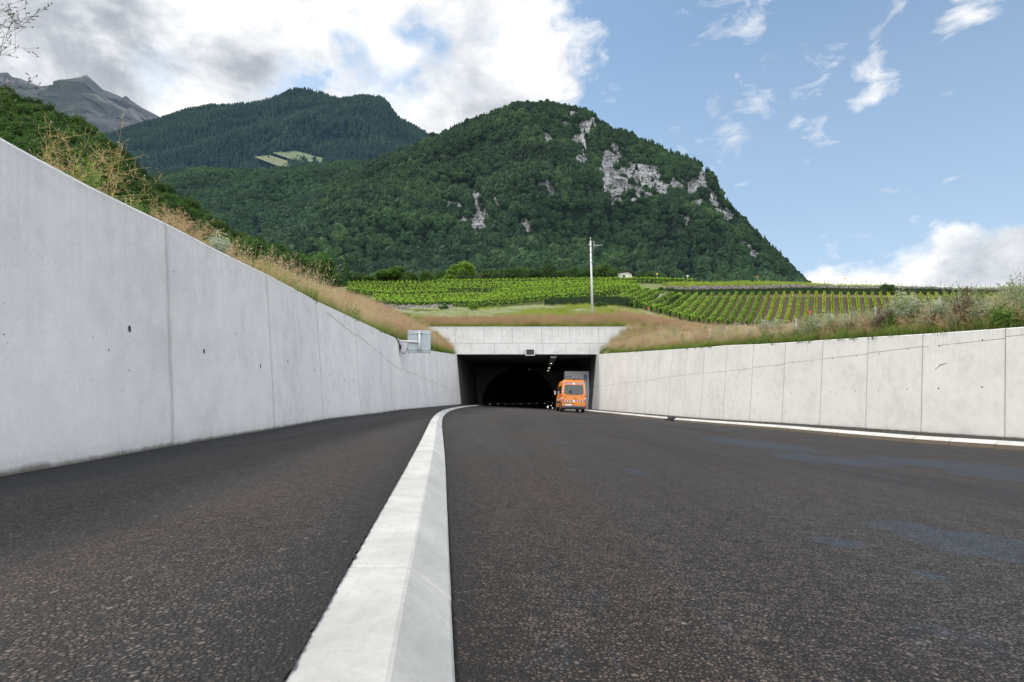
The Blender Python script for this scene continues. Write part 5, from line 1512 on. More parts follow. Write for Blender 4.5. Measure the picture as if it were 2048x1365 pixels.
WL = {'tangle': ('dry_weed', 'sprawling dead weed with yellow stems leaning over the left wall', 'weeds along the left wall'),
      'bushy': ('dry_weed', 'bushy tan dry weed with fine twigs behind the wall top', 'bushy dry weeds on the banks'),
      'daisy': ('daisy_plant', 'tall leafy plant with clusters of small white flowers', 'white flowering plants on the banks'),
      'dock': ('dock_plant', 'upright dark brown dock gone to seed behind the right wall', 'brown docks behind the right wall'),
      'grey': ('mugwort_plant', 'greyish feathery weed standing behind the right wall', 'grey weeds behind the right wall'),
      'leafy': ('leafy_weed', 'low green leafy weed growing behind the wall top', 'green leafy weeds on the banks'),
      'dark': ('thistle_plant', 'tall dark bare weed standing against the sky', 'dark bare weeds at the far right')}
def plant(kind, side, px, Y, d, s, label=None, group=True, rz=None, lean=0.0):
    """stand a weed d metres behind the wall top where it is seen at px (or at distance Y when px is None)"""
    T_ = TLX if side == 'L' else TRX; sg = -1 if side == 'L' else 1
    if px is not None:
        ys = np.linspace(2.0, 59.5, 900); xs = np.interp(ys, YG, T_) + sg * d
        zz = ground(xs, ys); k = pxof(np.stack([xs, ys, zz], 1))[0]; i = int(np.argmin(np.abs(k - px))); x, y, z = xs[i], ys[i], zz[i]
    else:
        y = Y; x = float(np.interp(y, YG, T_)) + sg * d; z = float(ground(np.array([x]), np.array([y]))[0])
    nm, lb, gr = WL[kind]
    me = random.choice(WEEDS[kind]); o = link(nm, me); o.location = (x, y, z)
    o.rotation_euler = (random.gauss(0, .08), lean, random.uniform(0, 6.28) if rz is None else rz); o.scale = (s, s, s * random.uniform(.9, 1.15))
    tagp(o, label or lb, nm.replace('_', ' '), gr if group else None); return o
# left bank
for (px, d, s) in [(60, .18, .7), (115, .12, .8), (165, .2, 1.0), (205, .15, 1.1), (240, .1, 1.0), (150, .1, .5), (285, .15, .7)]:
    plant('tangle', 'L', px, None, d, s * .62, lean=random.uniform(.1, .6), rz=random.uniform(-.6, .6))
for px in (110, 140, 175, 215, 250, 285): plant('bushy', 'L', px, None, random.uniform(.08, .25), random.uniform(.28, .42))
for i in range(7): plant('leafy', 'L', random.uniform(40, 420), None, random.uniform(.1, .4), random.uniform(.25, .5))
for i in range(40): plant('bushy', 'L', random.uniform(330, 560), None, random.uniform(.1, .9), random.uniform(.4, .75))
for i in range(55): plant('bushy', 'L', random.uniform(540, 730), None, random.uniform(.1, 2.4), random.uniform(.7, 1.25))
for i in range(9): plant('leafy', 'L', random.uniform(560, 740), None, random.uniform(.2, 1.5), random.uniform(.8, 1.3))
for px, s in ((424, .34), (436, .38), (446, .3)): plant('daisy', 'L', px, None, .15, s, 'white flowering plant in the clump on the left wall top')
# right bank
for px, s, d in [(1395, 1.0, 2), (1440, 1.2, 1.5), (1475, 1.3, 1.5), (1500, 1.0, 1), (1535, 1.2, .8), (1565, 1.2, 1), (1590, .8, .6), (1655, 1.3, 1.2), (1665, 1.1, .9), (1690, .9, .8), (1690, 1.1, 1.4), (1770, .9, .6), (1805, 1.35, .8), (1815, 1.5, 1.0), (1828, 1.2, .7), (1825, 1.3, 1.3), (1925, .6, .4), (1860, .7, .4)]:
    plant('daisy', 'R', px, None, d, s * .95)
for px, s in [(1705, .75), (1712, .8), (1718, .7), (1745, .7), (1760, 1.0), (1768, 1.1), (1775, 1.05), (1782, .9), (1788, .9), (1862, .7), (1872, .9), (1880, .85), (1925, 1.1), (1935, 1.2), (1945, 1.15), (1950, 1.0), (1915, .9), (1738, .8)]:
    plant('dock', 'R', px, None, random.uniform(.3, .9), s)
for i in range(60): plant('grey', 'R', random.uniform(1600, 2080), None, random.uniform(.2, 2.6), random.uniform(.8, 1.3))
for i in range(110): plant('bushy', 'R', random.choice([random.uniform(1380, 2060), random.uniform(1700, 2060)]), None, random.uniform(.2, 3.0), random.uniform(.7, 1.3))
for i in range(34): plant(random.choice(['bushy', 'grey', 'bushy']), 'R', None, random.uniform(30, 57), random.uniform(.4, 9), random.uniform(.8, 1.5))
for i in range(16): plant('daisy', 'R', random.uniform(1420, 2000), None, random.uniform(.3, 1.6), random.uniform(.7, 1.1))
for i in range(60): plant('leafy', 'R', random.uniform(1500, 2060), None, random.uniform(.1, 1.6), random.uniform(.55, 1.1))
for px, s in [(1925, .9), (1940, 1.1), (1950, 1.0), (1975, .75)]: plant('dark', 'R', px, None, 1.6, s)
# tall bare seed-head plant at the very left edge
big = mkweed(dict(h=.62, r=.0030, depth=3, br=2, out=.75, up=.8, sh=.95, tip='pod', ps=.011, np=2, wob=.07, bare=1, fan=.28, lean=(.25, 0), rmin=.0007), [M['st_d'], M['pod_d'], M['lf_g'], M['pod_d']], 4, 903)
o = link('seed_head_plant', big); y_ = 2.62; q = P(-62, 250, y_); o.location = (q[0], y_, q[2] - .06); o.scale = (1.15, 1.15, 1.2)
tagp(o, 'tall thin plant with dark seed heads against the clouds at the left edge', 'weed')
gl = float(ground(np.array([q[0]]), np.array([y_]))[0]); o.location.z = min(q[2] - .06, gl + .0) if gl < q[2] else gl
random.seed(5)

# ------------------------------------------------------------------ vineyards
M['vine'] = leafmat('vine_leaves', (.18, .30, .028), (.28, .45, .042), (.38, .57, .065), trans=.42)
M['vine_d'] = leafmat('vine_leaves_dark', (.024, .052, .018), (.038, .078, .024), (.058, .11, .03), trans=.2)  # dark green foliage for the netted and wall-side rows
M['vine_l'] = leafmat('vine_leaves_lime', (.28, .38, .025), (.37, .48, .04), (.46, .55, .06), trans=.4)
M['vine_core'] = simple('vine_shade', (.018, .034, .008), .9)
def vine_row(path, h, w, mat, label, group, dens=42, ls=.2, base=.35, name='vine_row', core=True):
    """one trellised row along a ground path of (x, y)"""
    p = np.array(path, float); seg = np.linalg.norm(np.diff(p, axis=0), axis=1); L = seg.sum(); s = np.concatenate([[0], np.cumsum(seg)])
    n = int(L * dens); t = RNG.uniform(0, L, n); x = np.interp(t, s, p[:, 0]); y = np.interp(t, s, p[:, 1])
    d = (p[-1] - p[0]) / np.linalg.norm(p[-1] - p[0]); nx, ny = -d[1], d[0]
    sg = RNG.uniform(-1, 1, n); u = RNG.random(n) ** .8
    ph = random.random() * 6
    bulge = 1 + .22 * np.sin(t * 5.2 + ph) + .12 * np.sin(t * 13)
    off = np.sign(sg) * np.abs(sg) ** .5 * w / 2 * bulge * (1 - .35 * u)
    top = h * (1 + .10 * np.sin(t * 5.6 + ph) + .05 * np.sin(t * 17)) + (RNG.random(n) < .05) * RNG.uniform(0, .35, n)
    z = base + (top - base) * u
    g = ground(x, y)
    C = np.stack([x + nx * off, y + ny * off, g + z], 1)
    Nn = np.stack([nx * off / w * 2, ny * off / w * 2, .35 + u * .6], 1)
    V, Fq = leaf_quads(C, Nn, ls, .5)
    mi = np.zeros(len(Fq), int)
    if core:
        k = max(2, int(L / 1.5)); ts = np.linspace(0, L, k); cx = np.interp(ts, s, p[:, 0]); cy = np.interp(ts, s, p[:, 1]); cg = ground(cx, cy)
        W = []; 
        for i in range(k):
            for (a, b) in ((-1, base + .1), (1, base + .1), (.6, h * .9), (-.6, h * .9)): W.append((cx[i] + nx * a * w * .22, cy[i] + ny * a * w * .22, cg[i] + b))
        b0 = len(V); Fc = []
        for i in range(k - 1):
            for q in range(4): Fc.append((b0 + i * 4 + q, b0 + i * 4 + (q + 1) % 4, b0 + i * 4 + 4 + (q + 1) % 4, b0 + i * 4 + 4 + q))
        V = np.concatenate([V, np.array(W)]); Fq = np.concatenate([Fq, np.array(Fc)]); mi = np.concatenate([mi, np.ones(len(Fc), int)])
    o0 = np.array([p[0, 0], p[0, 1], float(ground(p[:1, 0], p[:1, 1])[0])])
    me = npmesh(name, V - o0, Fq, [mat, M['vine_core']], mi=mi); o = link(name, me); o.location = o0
    return tagp(o, label, name.replace('_', ' '), group)
# right slope: rows run straight up the hill
k = 0
x_ = 26.5
while x_ < 118:
    ytop = 114.8; pth = []
    for y in np.linspace(96.3 if x_ > 31 else 99.5, ytop, 12): pth.append((x_ - .587 * (ytop - y), y))
    lime = x_ > 52
    vine_row(pth, 1.25 if not lime else 1.2, .78 if not lime else .58, M['vine_l'] if lime else M['vine'], 'yellow green vine row running up the bare brown slope' if lime else 'mid green vine row slanting up the slope left of the bare soil', 'yellow green vine rows on the brown slope' if lime else 'green vine rows at the left end of the brown slope', dens=80, ls=.18, base=.15)
    x_ += 1.63
# dark row hanging in front of the long stone wall
vine_row([(x, 116.6 + .4 * math.sin(x * .1)) for x in np.linspace(32, 112, 60)], 1.55, .7, M['vine_d'], 'long dark green vine row in front of the stone wall', None, dens=70, ls=.22, base=.1)
vine_row([(x, 102 + (x - 27) * 1.55) for x in np.linspace(26.5, 33, 10)], 1.3, .8, M['vine_d'], 'short dark vine row beside the slanting stone wall', None, dens=60, ls=.22)
vine_row([(x, 129.5) for x in np.linspace(38, 118, 50)], .85, .6, M['vine'], 'low young vine row along the skyline above the stone wall', None, dens=22, ls=.22, base=.0, core=False)
gl_ = 'green vine rows in the block above the left of the portal'
for i in range(11):
    y = 95.5 + i * 1.6; x0, x1 = (738 - 1024 + i * 1) / F * y, (958 - 1024) / F * y + i * .6
    vine_row([(x, y + .5 * math.sin(x * .3)) for x in np.linspace(x0, x1, 12)], 1.5, .7, M['vine'], 'leafy green vine row lying level above the left of the portal', gl_, dens=74, ls=.19)
for i, y in enumerate((116.5, 118.5, 121, 124, 127)):
    vine_row([(x, y) for x in np.linspace((688 - 1024) / F * y, (893 - 1024) / F * y, 14)], 1.6, .7, M['vine'], 'bright vine row on the terrace above the short red stone wall', 'vine rows above the short stone wall', dens=70, ls=.20)
for i, (y, a, b) in enumerate(((149, 870, 1400), (146.5, 880, 1390), (143.5, 860, 1340), (138.5, 850, 1230), (136.2, 860, 1200), (134, 860, 1150), (131.5, 885, 1120), (129, 885, 1080), (126.5, 888, 1040), (124, 888, 1000), (131, 690, 885), (134.5, 690, 870), (138.5, 690, 860), (143, 690, 865))):
    vine_row([(x, y - .0 * x) for x in np.linspace((a - 1024) / F * y, (b - 1024) / F * y, 24)], 1.6, .8, M['vine'], 'topmost bright vine row along the crest below the wooded mountain' if i < 3 else 'long level vine row on the terrace below the crest rows', 'crest vine rows' if i < 3 else 'terrace vine rows', dens=58, ls=.22)
for i in range(20):
    pth = []
    for x in np.linspace(-7 + i * .3, 34, 30):
        y = 95.0 + i * 1.85 + .48 * (x + 6) * (1 + i * .01); px = 1024 + F * x / y
        if px < 1288 - i * 1.0 and y < 133.5 + (2 if px > 1100 else 0) : pth.append((x, y))
    
    if len(pth) > 4: vine_row(pth, 1.45, .65, M['vine'], 'green vine row climbing to the right behind the antenna mast', 'vine rows climbing behind the antenna mast', dens=66, ls=.20)
for i in range(2):
    vine_row([(x, 91.8 + i * 2.2 + .40 * (x - 6)) for x in np.linspace(5.5, 22, 12)], 1.45, .9, M['vine_d'], 'dark netted vine row just behind the foot of the mast' , 'dark netted vine rows', dens=60, ls=.22, base=.1)

# ------------------------------------------------------------------ dry stone walls
def stonemat(name, a, b):
    t = NT(name); p = t.pos(); d = t.vor(t.mapping(p, (1, 1, 1.8)), 2.6, 'F1', 'Color'); e = t.vor(t.mapping(p, (1, 1, 1.8)), 2.6, 'DISTANCE_TO_EDGE')
    c = t.mix(d, a, b); c = t.mix(t.ramp(e, [(0, 1), (.10, 0)]), c, (.02, .018, .015)); c = t.mix(t.ramp(t.noise(p, 3, 5), [(.5, 0), (.7, .6)]), c, (.05, .06, .02))
    return t.bsdf(c, .95, 0, t.bump(e, .8, .08))
M['stone'] = stonemat('dry_stone', (.14, .125, .115), (.42, .38, .36)); M['stone_r'] = stonemat('red_stone', (.10, .05, .035), (.26, .15, .10))
def stone_wall(path, h, mat, label, lift=0):
    mb = MB(); pts = []
    for i in range(len(path) - 1):
        (x0, y0), (x1, y1) = path[i], path[i + 1]; n = max(1, int(math.hypot(x1 - x0, y1 - y0) / .8))
        for k in range(n): pts.append((x0 + (x1 - x0) * k / n, y0 + (y1 - y0) * k / n))
    pts.append(path[-1]); g = ground(np.array([p[0] for p in pts]), np.array([p[1] for p in pts])); rows = []
    for i, (x, y) in enumerate(pts):
        j = noise.noise(Vector((x * 1.3, y, 4))) * .16; hh = h + noise.noise(Vector((x * .9, y, 0))) * .22
        a = Vector((pts[min(i + 1, len(pts) - 1)][0] - pts[max(i - 1, 0)][0], pts[min(i + 1, len(pts) - 1)][1] - pts[max(i - 1, 0)][1], 0)).normalized(); nx, ny = a.y, -a.x
        r = []
        for (o, z) in ((.30 + j, -.4), (.26 + j, hh * .5), (.2 + j * .5, hh), (-.25, hh + .03), (-.3, -.4)): r.append(mb.vert((x + nx * o, y + ny * o, g[i] + z + lift)))
        rows.append(r)
    for a, b in zip(rows[:-1], rows[1:]):
        for k in range(4): mb.face((a[k], b[k], b[k + 1], a[k + 1]))
    mb.face(rows[0][::-1]); mb.face(rows[-1])
    return tagp(mb.build('stone_wall', mat), label, 'stone wall')
stone_wall([(x, 118.6) for x in np.linspace(33, 116, 20)], 1.55, M['stone'], 'long dry stone wall between the brown vineyard and the grassy skyline')
stone_wall([(25.0, 101), (27.5, 106), (30, 111.5), (33, 118.3)], .9, M['stone'], 'short slanting stone wall down the left end of the right vineyard')
stone_wall([((x - 1024) / F * 114, 114.0) for x in np.linspace(742, 873, 6)], 1.0, M['stone_r'], 'short reddish stone wall between two vine terraces on the left')
stone_wall([((x - 1024) / F * 93.2, 93.2) for x in np.linspace(722, 905, 6)], 1.0, M['stone'], 'grey stone wall below the lower left vine rows')
# ------------------------------------------------------------------ trees
def leafy_crown(seed, mats, R=(1, 1, .9), lobes=14, leaves=3400, ls=.09, core=.62, low=.15):
    """crown of unit radius made of small leaves over several boughs, with a dark inside"""
    rs = np.random.default_rng(seed); C = []; Nn = []; vv = []; tri = []; b = 0
    V, Fc = icos(2)
    cs = []
    for k in range(lobes):
        d = rs.normal(size=3); d[2] = d[2] * .8 + .15; d /= np.linalg.norm(d); r = rs.uniform(.26, .44)
        cs.append((d * rs.uniform(.45, .78) * np.array([1, 1, .95]), r))
    cs.append((np.zeros(3), .55))
    for (c, r) in cs:
        W = V * r * core * (1 + rs.normal(size=(len(V), 1)) * .10) + c; vv.append(W); tri.append(Fc + b); b += len(V)
        m = int(leaves * r ** 2 / sum(q[1] ** 2 for q in cs)); d = rs.normal(size=(m, 3)); d /= np.linalg.norm(d, axis=1, keepdims=True)
        sh = rs.uniform(.62, 1.10, (m, 1)) ** .7
        bump = 1 + .16 * np.sin(d[:, :1] * 7 + rs.uniform(0, 6)) * np.sin(d[:, 1:2] * 6 + rs.uniform(0, 6))
        C.append(c + d * r * sh * bump); Nn.append(d + np.array([0, 0, .35]))
    C = np.concatenate(C); Nn = np.concatenate(Nn)
    qV, qF = leaf_quads(C, Nn, ls, .75)
    tF = np.concatenate([qF[:, [0, 1, 2]], qF[:, [0, 2, 3]]])
    V_ = np.concatenate(vv + [qV]) * np.array(R); Tr = np.concatenate(tri + [tF + b])
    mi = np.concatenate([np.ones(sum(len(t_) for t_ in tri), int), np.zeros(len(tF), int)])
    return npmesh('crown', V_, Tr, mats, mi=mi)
M['leaf_b'] = leafmat('leaves_bright', (.13, .24, .02), (.17, .30, .03), (.21, .35, .04), trans=.35)
M['leaf_m'] = leafmat('leaves_mid', (.055, .12, .02), (.085, .17, .03), (.12, .21, .04), trans=.3)
M['leaf_d'] = leafmat('leaves_dark', (.024, .06, .016), (.038, .085, .022), (.055, .115, .028), trans=.2)
M['leaf_o'] = leafmat('leaves_olive', (.10, .13, .05), (.14, .16, .06), (.17, .19, .08), trans=.2)
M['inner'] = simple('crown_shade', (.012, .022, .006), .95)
M['bark'] = simple('bark', (.09, .07, .05), .95, var=.4, scale=6, bump=.5)
def tree(name, px, pyb, Y, w, h, mat, label, cat='tree', trunk=.22, seed=1, group=None, leaves=3400, ls=.1):
    x, y, _ = P(px, pyb, Y); z = float(ground(np.array([x]), np.array([y]))[0])
    zb = min(z, P(px, pyb, Y)[2] + 3) ; zb = z
    top = P(px, pyb - h, Y)[2]; ht = top - zb; wm = w / F * Y
    r = empty(name, (x, y, zb), label, cat, group)
    th = ht * trunk
    mb = MB(); mb.tube([(0, 0, -.3), (.05, .03, th * .6), (-.04, 0, th * 1.1), (.06, .05, ht * .7)], [wm * .045, wm * .036, wm * .03, wm * .008], 9)
    for k in range(6):
        a = k * 1.05 + seed; mb.tube([(0, 0, th * (.7 + .08 * k)), (math.cos(a) * wm * .16, math.sin(a) * wm * .16, th * 1.0 + ht * .15), (math.cos(a) * wm * .32, math.sin(a) * wm * .32, th + ht * (.25 + .05 * k))], [wm * .02, wm * .014, wm * .004], 6)
    mb.build('trunk', M['bark'], r)
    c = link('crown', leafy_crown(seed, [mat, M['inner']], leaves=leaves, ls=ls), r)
    ch = (ht - th * .8) / 2 / .98; c.location = (0, 0, ht - ch * 1.0); c.scale = (wm / 2 / 1.0, wm / 2 / 1.0, ch)
    return r
def conifer(px, pyb, Y, w, h, label, seed=3):
    x, y, _ = P(px, pyb, Y); z = float(ground(np.array([x]), np.array([y]))[0]); ht = P(px, pyb - h, Y)[2] - z; wm = w / F * Y
    r = empty('conifer_tree', (x, y, z), label, 'tree')
    mb = MB(); mb.tube([(0, 0, -.3), (0, 0, ht)], [wm * .05, .02], 8); mb.build('trunk', M['bark'], r)
    rs = np.random.default_rng(seed); C = []; Nn = []
    for k in range(26):
        u = k / 26; rr = wm / 2 * (1 - u) ** .8 * (1 + .15 * math.sin(k * 2.4)); zz = ht * (.06 + .92 * u)
        n = int(30 + 120 * (1 - u)); a = rs.uniform(0, 6.283, n); q = np.sqrt(rs.uniform(.1, 1, n)) * rr
        C.append(np.stack([np.cos(a) * q, np.sin(a) * q, zz - q * .35 + rs.normal(size=n) * .08], 1)); Nn.append(np.stack([np.cos(a), np.sin(a), np.full(n, .8)], 1))
    V, Fq = leaf_quads(np.concatenate(C), np.concatenate(Nn), .42, .4); link('crown', npmesh('crown', V, Fq, M['leaf_d']), r)
tree('broadleaf_tree', 926, 578, 160, 66, 52, M['leaf_b'], 'bright green round tree standing alone behind the crest vine rows', seed=1, leaves=5200, ls=.085)
tree('shrub', 893, 580, 158, 42, 32, M['leaf_b'], 'small bright bush at the left foot of the round green tree', 'bush', .05, 2, leaves=1600, ls=.12)
tree('broadleaf_tree', 784, 582, 158, 84, 52, M['leaf_m'], 'broad darker tree with spreading crown above the left vine rows', trunk=.12, seed=5, leaves=5200, ls=.085)
tree('shrub', 733, 580, 150, 40, 30, M['leaf_m'], 'low green bush between the conifer and the broad dark tree', 'bush', .05, 6, leaves=1600, ls=.12)
conifer(690, 580, 150, 22, 68, 'narrow dark conifer at the left end of the crest')
tree('shrub', 640, 575, 120, 44, 48, M['leaf_d'], 'dark rounded bush behind the tan weeds on the left', 'bush', .05, 8, leaves=2200, ls=.1)
tree('broadleaf_tree', 1007, 580, 165, 50, 42, M['leaf_d'], 'dark bushy tree right of the round green tree', trunk=.1, seed=9, leaves=2600)
tree('broadleaf_tree', 1056, 580, 170, 66, 48, M['leaf_m'], 'mid green tree left of the antenna mast beyond the vines', trunk=.1, seed=10, leaves=2600)
tree('broadleaf_tree', 1110, 578, 172, 70, 38, M['leaf_m'], 'low wide tree just left of the antenna mast', trunk=.08, seed=11, leaves=2600)
tree('shrub', 966, 580, 165, 40, 33, M['leaf_o'], 'pale olive bush beside the round green tree', 'bush', .05, 12, leaves=1600, ls=.12)
tree('broadleaf_tree', 1196, 578, 175, 66, 50, M['leaf_o'], 'brownish thin leaved tree left of the hut', trunk=.15, seed=13, leaves=1700, ls=.08)
tree('shrub', 945, 633, 84, 26, 30, M['leaf_b'], 'small bright shrub alone in the flower meadow', 'bush', .05, 14, leaves=1400, ls=.13)
tree('shrub', 887, 630, 88, 26, 22, M['leaf_m'], 'greyish green shrub at the left of the flower meadow', 'bush', .05, 15, leaves=1200, ls=.13)
tree('shrub', 1775, 600, 117.6, 26, 36, M['leaf_d'], 'dark bush poking above the long stone wall', 'bush', .05, 16, leaves=1400, ls=.13)
tree('shrub', 1200, 628, 88, 42, 24, M['leaf_m'], 'rounded grey green bush right of the foot of the mast', 'bush', .05, 17, leaves=1400, ls=.13)
tree('shrub', 1322, 592, 117, 24, 18, M['leaf_d'], 'dark bush where the two stone walls meet', 'bush', .05, 18, leaves=1000, ls=.15)
# trees beyond the crest, each its own crown
mats_ = ['leaf_m', 'leaf_d', 'leaf_o']
for i, (px, py, Y, w, h, m) in enumerate([(840, 585, 200, 60, 32, 0), (870, 585, 190, 44, 26, 1), (1150, 583, 200, 60, 34, 1), (1085, 583, 205, 60, 44, 1), (1290, 583, 190, 44, 20, 1), (660, 585, 175, 44, 40, 1), (720, 585, 190, 56, 44, 1)]):
    tree('broadleaf_tree', px, py, Y, w, h, M[mats_[m]], ['mid green tree in the dim belt of trees beyond the vines', 'dark tree in the dim belt of trees beyond the vines'][1 if m else 0], trunk=.1, seed=30 + i, group='dark trees of the belt beyond the vines' if m else 'green trees of the belt beyond the vines', leaves=2200)
# wooded slope at the left: one mass of trees
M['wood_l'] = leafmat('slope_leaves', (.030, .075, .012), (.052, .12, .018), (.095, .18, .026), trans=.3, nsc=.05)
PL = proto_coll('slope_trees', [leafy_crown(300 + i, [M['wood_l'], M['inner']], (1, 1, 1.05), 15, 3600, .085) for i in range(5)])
pL = sample_hill(GL, TL, 4.6, tmax=1.1)
sL = RNG.uniform(2.6, 4.6, len(pL))
scatter('woodland', pL + np.array([0, 0, 1.2]), ROT(len(pL)), np.stack([sL, sL, sL * RNG.uniform(.9, 1.3, len(pL))], 1), PL, 5, 'dark leafy woodland on the steep slope beyond the left wall', 'woodland')
bx = rect(-130, 190, 152, 300, .016); fx, fy = pxof(bx); bx = bx[(fx < 1330)]
sb = RNG.uniform(2.2, 4.0, len(bx)); scatter('woodland', bx + np.array([0, 0, 1.0]), ROT(len(bx)), np.stack([sb, sb, sb], 1), PL, 5, 'belt of leafy wood in the dip beyond the vineyard crest', 'woodland')

# ------------------------------------------------------------------ hut on the crest
hx, hy = P(1241, 556, 156)[0], 156.0; hz = float(ground(np.array([hx]), np.array([hy]))[0])
M['plaster'] = simple('white_plaster', (.74, .74, .70), .9, var=.06); M['rooft'] = simple('dark_roof', (.045, .038, .036), .85, var=.3, scale=3); M['wood'] = simple('dark_wood', (.07, .045, .03), .8, var=.3)
hut = empty('vineyard_hut', (hx, hy, hz), 'white walled hut with a low dark roof on the vineyard crest', 'hut', rz=math.radians(24))
ztop = P(1241, 544, 156)[2] - hz
mb = MB(); mb.box(-2.6, 2.6, -1.8, 1.8, -.6, ztop - 1.1); 
n = len(mb.v); mb.v += [(-2.6, -1.8, ztop - 1.1), (2.6, -1.8, ztop - 1.1), (2.6, -1.8, ztop - .75), (1.3, -1.8, ztop - .22), (-2.6, -1.8, ztop - .95), (-2.6, 1.8, ztop - 1.1), (2.6, 1.8, ztop - 1.1), (2.6, 1.8, ztop - .75), (1.3, 1.8, ztop - .22), (-2.6, 1.8, ztop - .95)]
mb.face((n, n + 1, n + 2, n + 3, n + 4)); mb.face((n + 9, n + 8, n + 7, n + 6, n + 5)); mb.build('wall', M['plaster'], hut)
mb = MB(); pr = [(-3.5, ztop - .95), (1.3, ztop), (3.4, ztop - .95), (3.4, ztop - 1.12), (1.3, ztop - .18), (-3.5, ztop - 1.14)]
a = [mb.vert((p[0], -2.7, p[1])) for p in pr]; b = [mb.vert((p[0], 2.5, p[1])) for p in pr]
mb.face(a); mb.face(b[::-1])
for k in range(6): mb.face((a[k], b[k], b[(k + 1) % 6], a[(k + 1) % 6]))
rf = mb.build('roof', M['rooft'], hut)
for k in range(7):
    xx = -3.2 + k * .7; zz = ztop - .95 + (xx + 3.5) / 4.8 * .95 - .24; mb = MB(); mb.box(xx - .06, xx + .06, -2.62, -1.8, zz - .1, zz + .02); mb.build('rafter', M['wood'], rf)
mb = MB(); mb.box(-.5, .3, -1.86, -1.80, -.3, ztop - 1.3); mb.build('door', M['wood'], hut)
# far rooftop sliver among the left weeds
rx_, ry_, rz_ = P(656, 549, 130)
t = empty('shed', (rx_, ry_, rz_), 'sliver of a pale metal shed roof among the left weeds', 'shed')
mb = MB(); mb.poly([(-.8, 0, .35), (.9, .2, -.55), (.9, 2.0, -.3), (-.8, 1.8, .6)]); mb.poly([(-.8, 0, .25), (.9, .2, -.65), (.9, 2.0, -.4), (-.8, 1.8, .5)]); mb.build('roof', M['greypaint'], t)
mb = MB(); mb.box(-.7, .8, .3, 1.7, -4, -.65); mb.build('wall', M['wood'], t)

# ------------------------------------------------------------------ antenna mast
M['mast'] = simple('pale_galvanised', (.60, .62, .64), .45, .15, var=.12, scale=20)
b0 = P(1184.7, 628, 70); gz = float(ground(np.array([b0[0]]), np.array([70.0]))[0]); tp = P(1181.2, 482, 70); H_ = tp[2] - gz
t = empty('antenna_mast', (b0[0], 70, gz), 'tall pale steel mast with a small antenna rising above the meadow', 'antenna mast')
dx = tp[0] - b0[0]
q = lambda u: (dx * u, 0, H_ * u)
mb = MB(); mb.tube([q(0), q(.5), q(1)], [.17, .135, .10], 10); mb.build('pole', M['mast'], t)
mb = MB(); mb.tube([q(1), (dx * 1.02, 0, H_ * 1.045)], [.035, .03], 6); mb.build('whip', M['mast'], t)
for k in range(26):
    u = .08 + k * .034; mb = MB(); s = 1 if k % 2 else -1; mb.tube([(dx * u + .1 * s, -.05, H_ * u), (dx * u + .2 * s, -.12, H_ * u)], .014, 5); mb.build('climbing_step', M['galv'], t)
for u in (.72, .78, .85, .93):
    mb = MB(); mb.tube([(dx * u, 0, H_ * u - .05), (dx * u, 0, H_ * u + .05)], .18 - .05 * u, 10); mb.build('clamp', M['galv'], t)
mb = MB(); mb.tube([(dx * .88, -.05, H_ * .885), (dx + .42, -.05, H_ * .885)], .022, 6); mb.tube([(dx * .9, -.05, H_ * .985), (dx + .42, -.05, H_ * .985)], .022, 6); mb.tube([(dx + .42, -.05, H_ * .87), (dx + .42, -.05, H_ * .995)], .035, 6); br = mb.build('bracket', M['galv'], t)
mb = MB(); zb = H_ * .935; mb.tube([(dx + .42, -.05, zb), (dx + 1.45, -.2, zb)], .018, 6)
for k in range(8): xx = dx + .5 + k * .13; mb.tube([(xx, -.06 - k * .02, zb - .17 + k * .008), (xx, -.06 - k * .02, zb + .17 - k * .008)], .010, 5)
mb.build('yagi_antenna', M['mast'], t)
mb = MB(); mb.box(dx - .24, dx - .1, -.1, .1, H_ * .935, H_ * .955); mb.build('junction_box', M['galv'], t)

# ------------------------------------------------------------------ equipment box hung from the left wall
YS = float(min(np.linspace(14, 34, 2000), key=lambda y: abs(proj(LW(y) - BAT * (HL(y) - .3), y, CZ + eL(y) + HL(y) - .3)[0] - 798)))
M['cabgrey'] = simple('grey_aluminium', (.36, .42, .47), .5, .1, var=.05); M['tubew'] = simple('white_tube', (.66, .66, .67), .4, .1, var=.05)
wl = P(801, 684, YS); tl = P(815.5, 661, YS); brr = P(860.5, 706, YS)
t = empty('sign_box', (tl[0], YS, brr[2]), 'grey box sign seen from behind, hung on a tube from the left wall', 'box sign')
w = brr[0] - tl[0]; h = tl[2] - brr[2]
mb = MB(); mb.box(0, w, .0, .13, 0, h, 0, .008); mb.build('housing', M['cabgrey'], t)
for (za, zb) in ((h - .155, h - .115), (.115, .155)):
    mb = MB(); mb.box(.0, w, -.03, -.001, za, zb); rl = mb.build('rail', M['galv'], t)
    for k in range(6): mb = MB(); mb.tube([(w * (.12 + k * .15), -.031, (za + zb) / 2), (w * (.12 + k * .15), -.042, (za + zb) / 2)], .012, 8); mb.build('bolt', M['white'], rl)
vx = P(839.5, 684, YS)[0] - tl[0]
mb = MB(); mb.tube([(vx, -.09, h * .075), (vx, -.09, h - .07)], .048, 14); mb.build('upright_tube', M['tubew'], t)
for zz in (h - .135, .135):
    mb = MB(); mb.tube([(vx - .1, -.05, zz), (vx - .06, -.12, zz), (vx, -.145, zz), (vx + .06, -.12, zz), (vx + .1, -.05, zz)], .017, 8); mb.build('clamp', M['galv'], t)
az = wl[2] - brr[2]; ax0 = wl[0] - tl[0] - .10
mb = MB(); mb.tube([(ax0, .0, az + .03), (vx - .04, -.09, az - .01)], .042, 14); mb.build('arm', M['tubew'], t)
mb = MB(); mb.box(ax0 - .12, ax0 + .02, -.10, .10, az - .11, az + .14, 0, .01); mb.build('wall_plate', M['tubew'], t)
kx = P(799.5, 693, YS)[0] - tl[0]
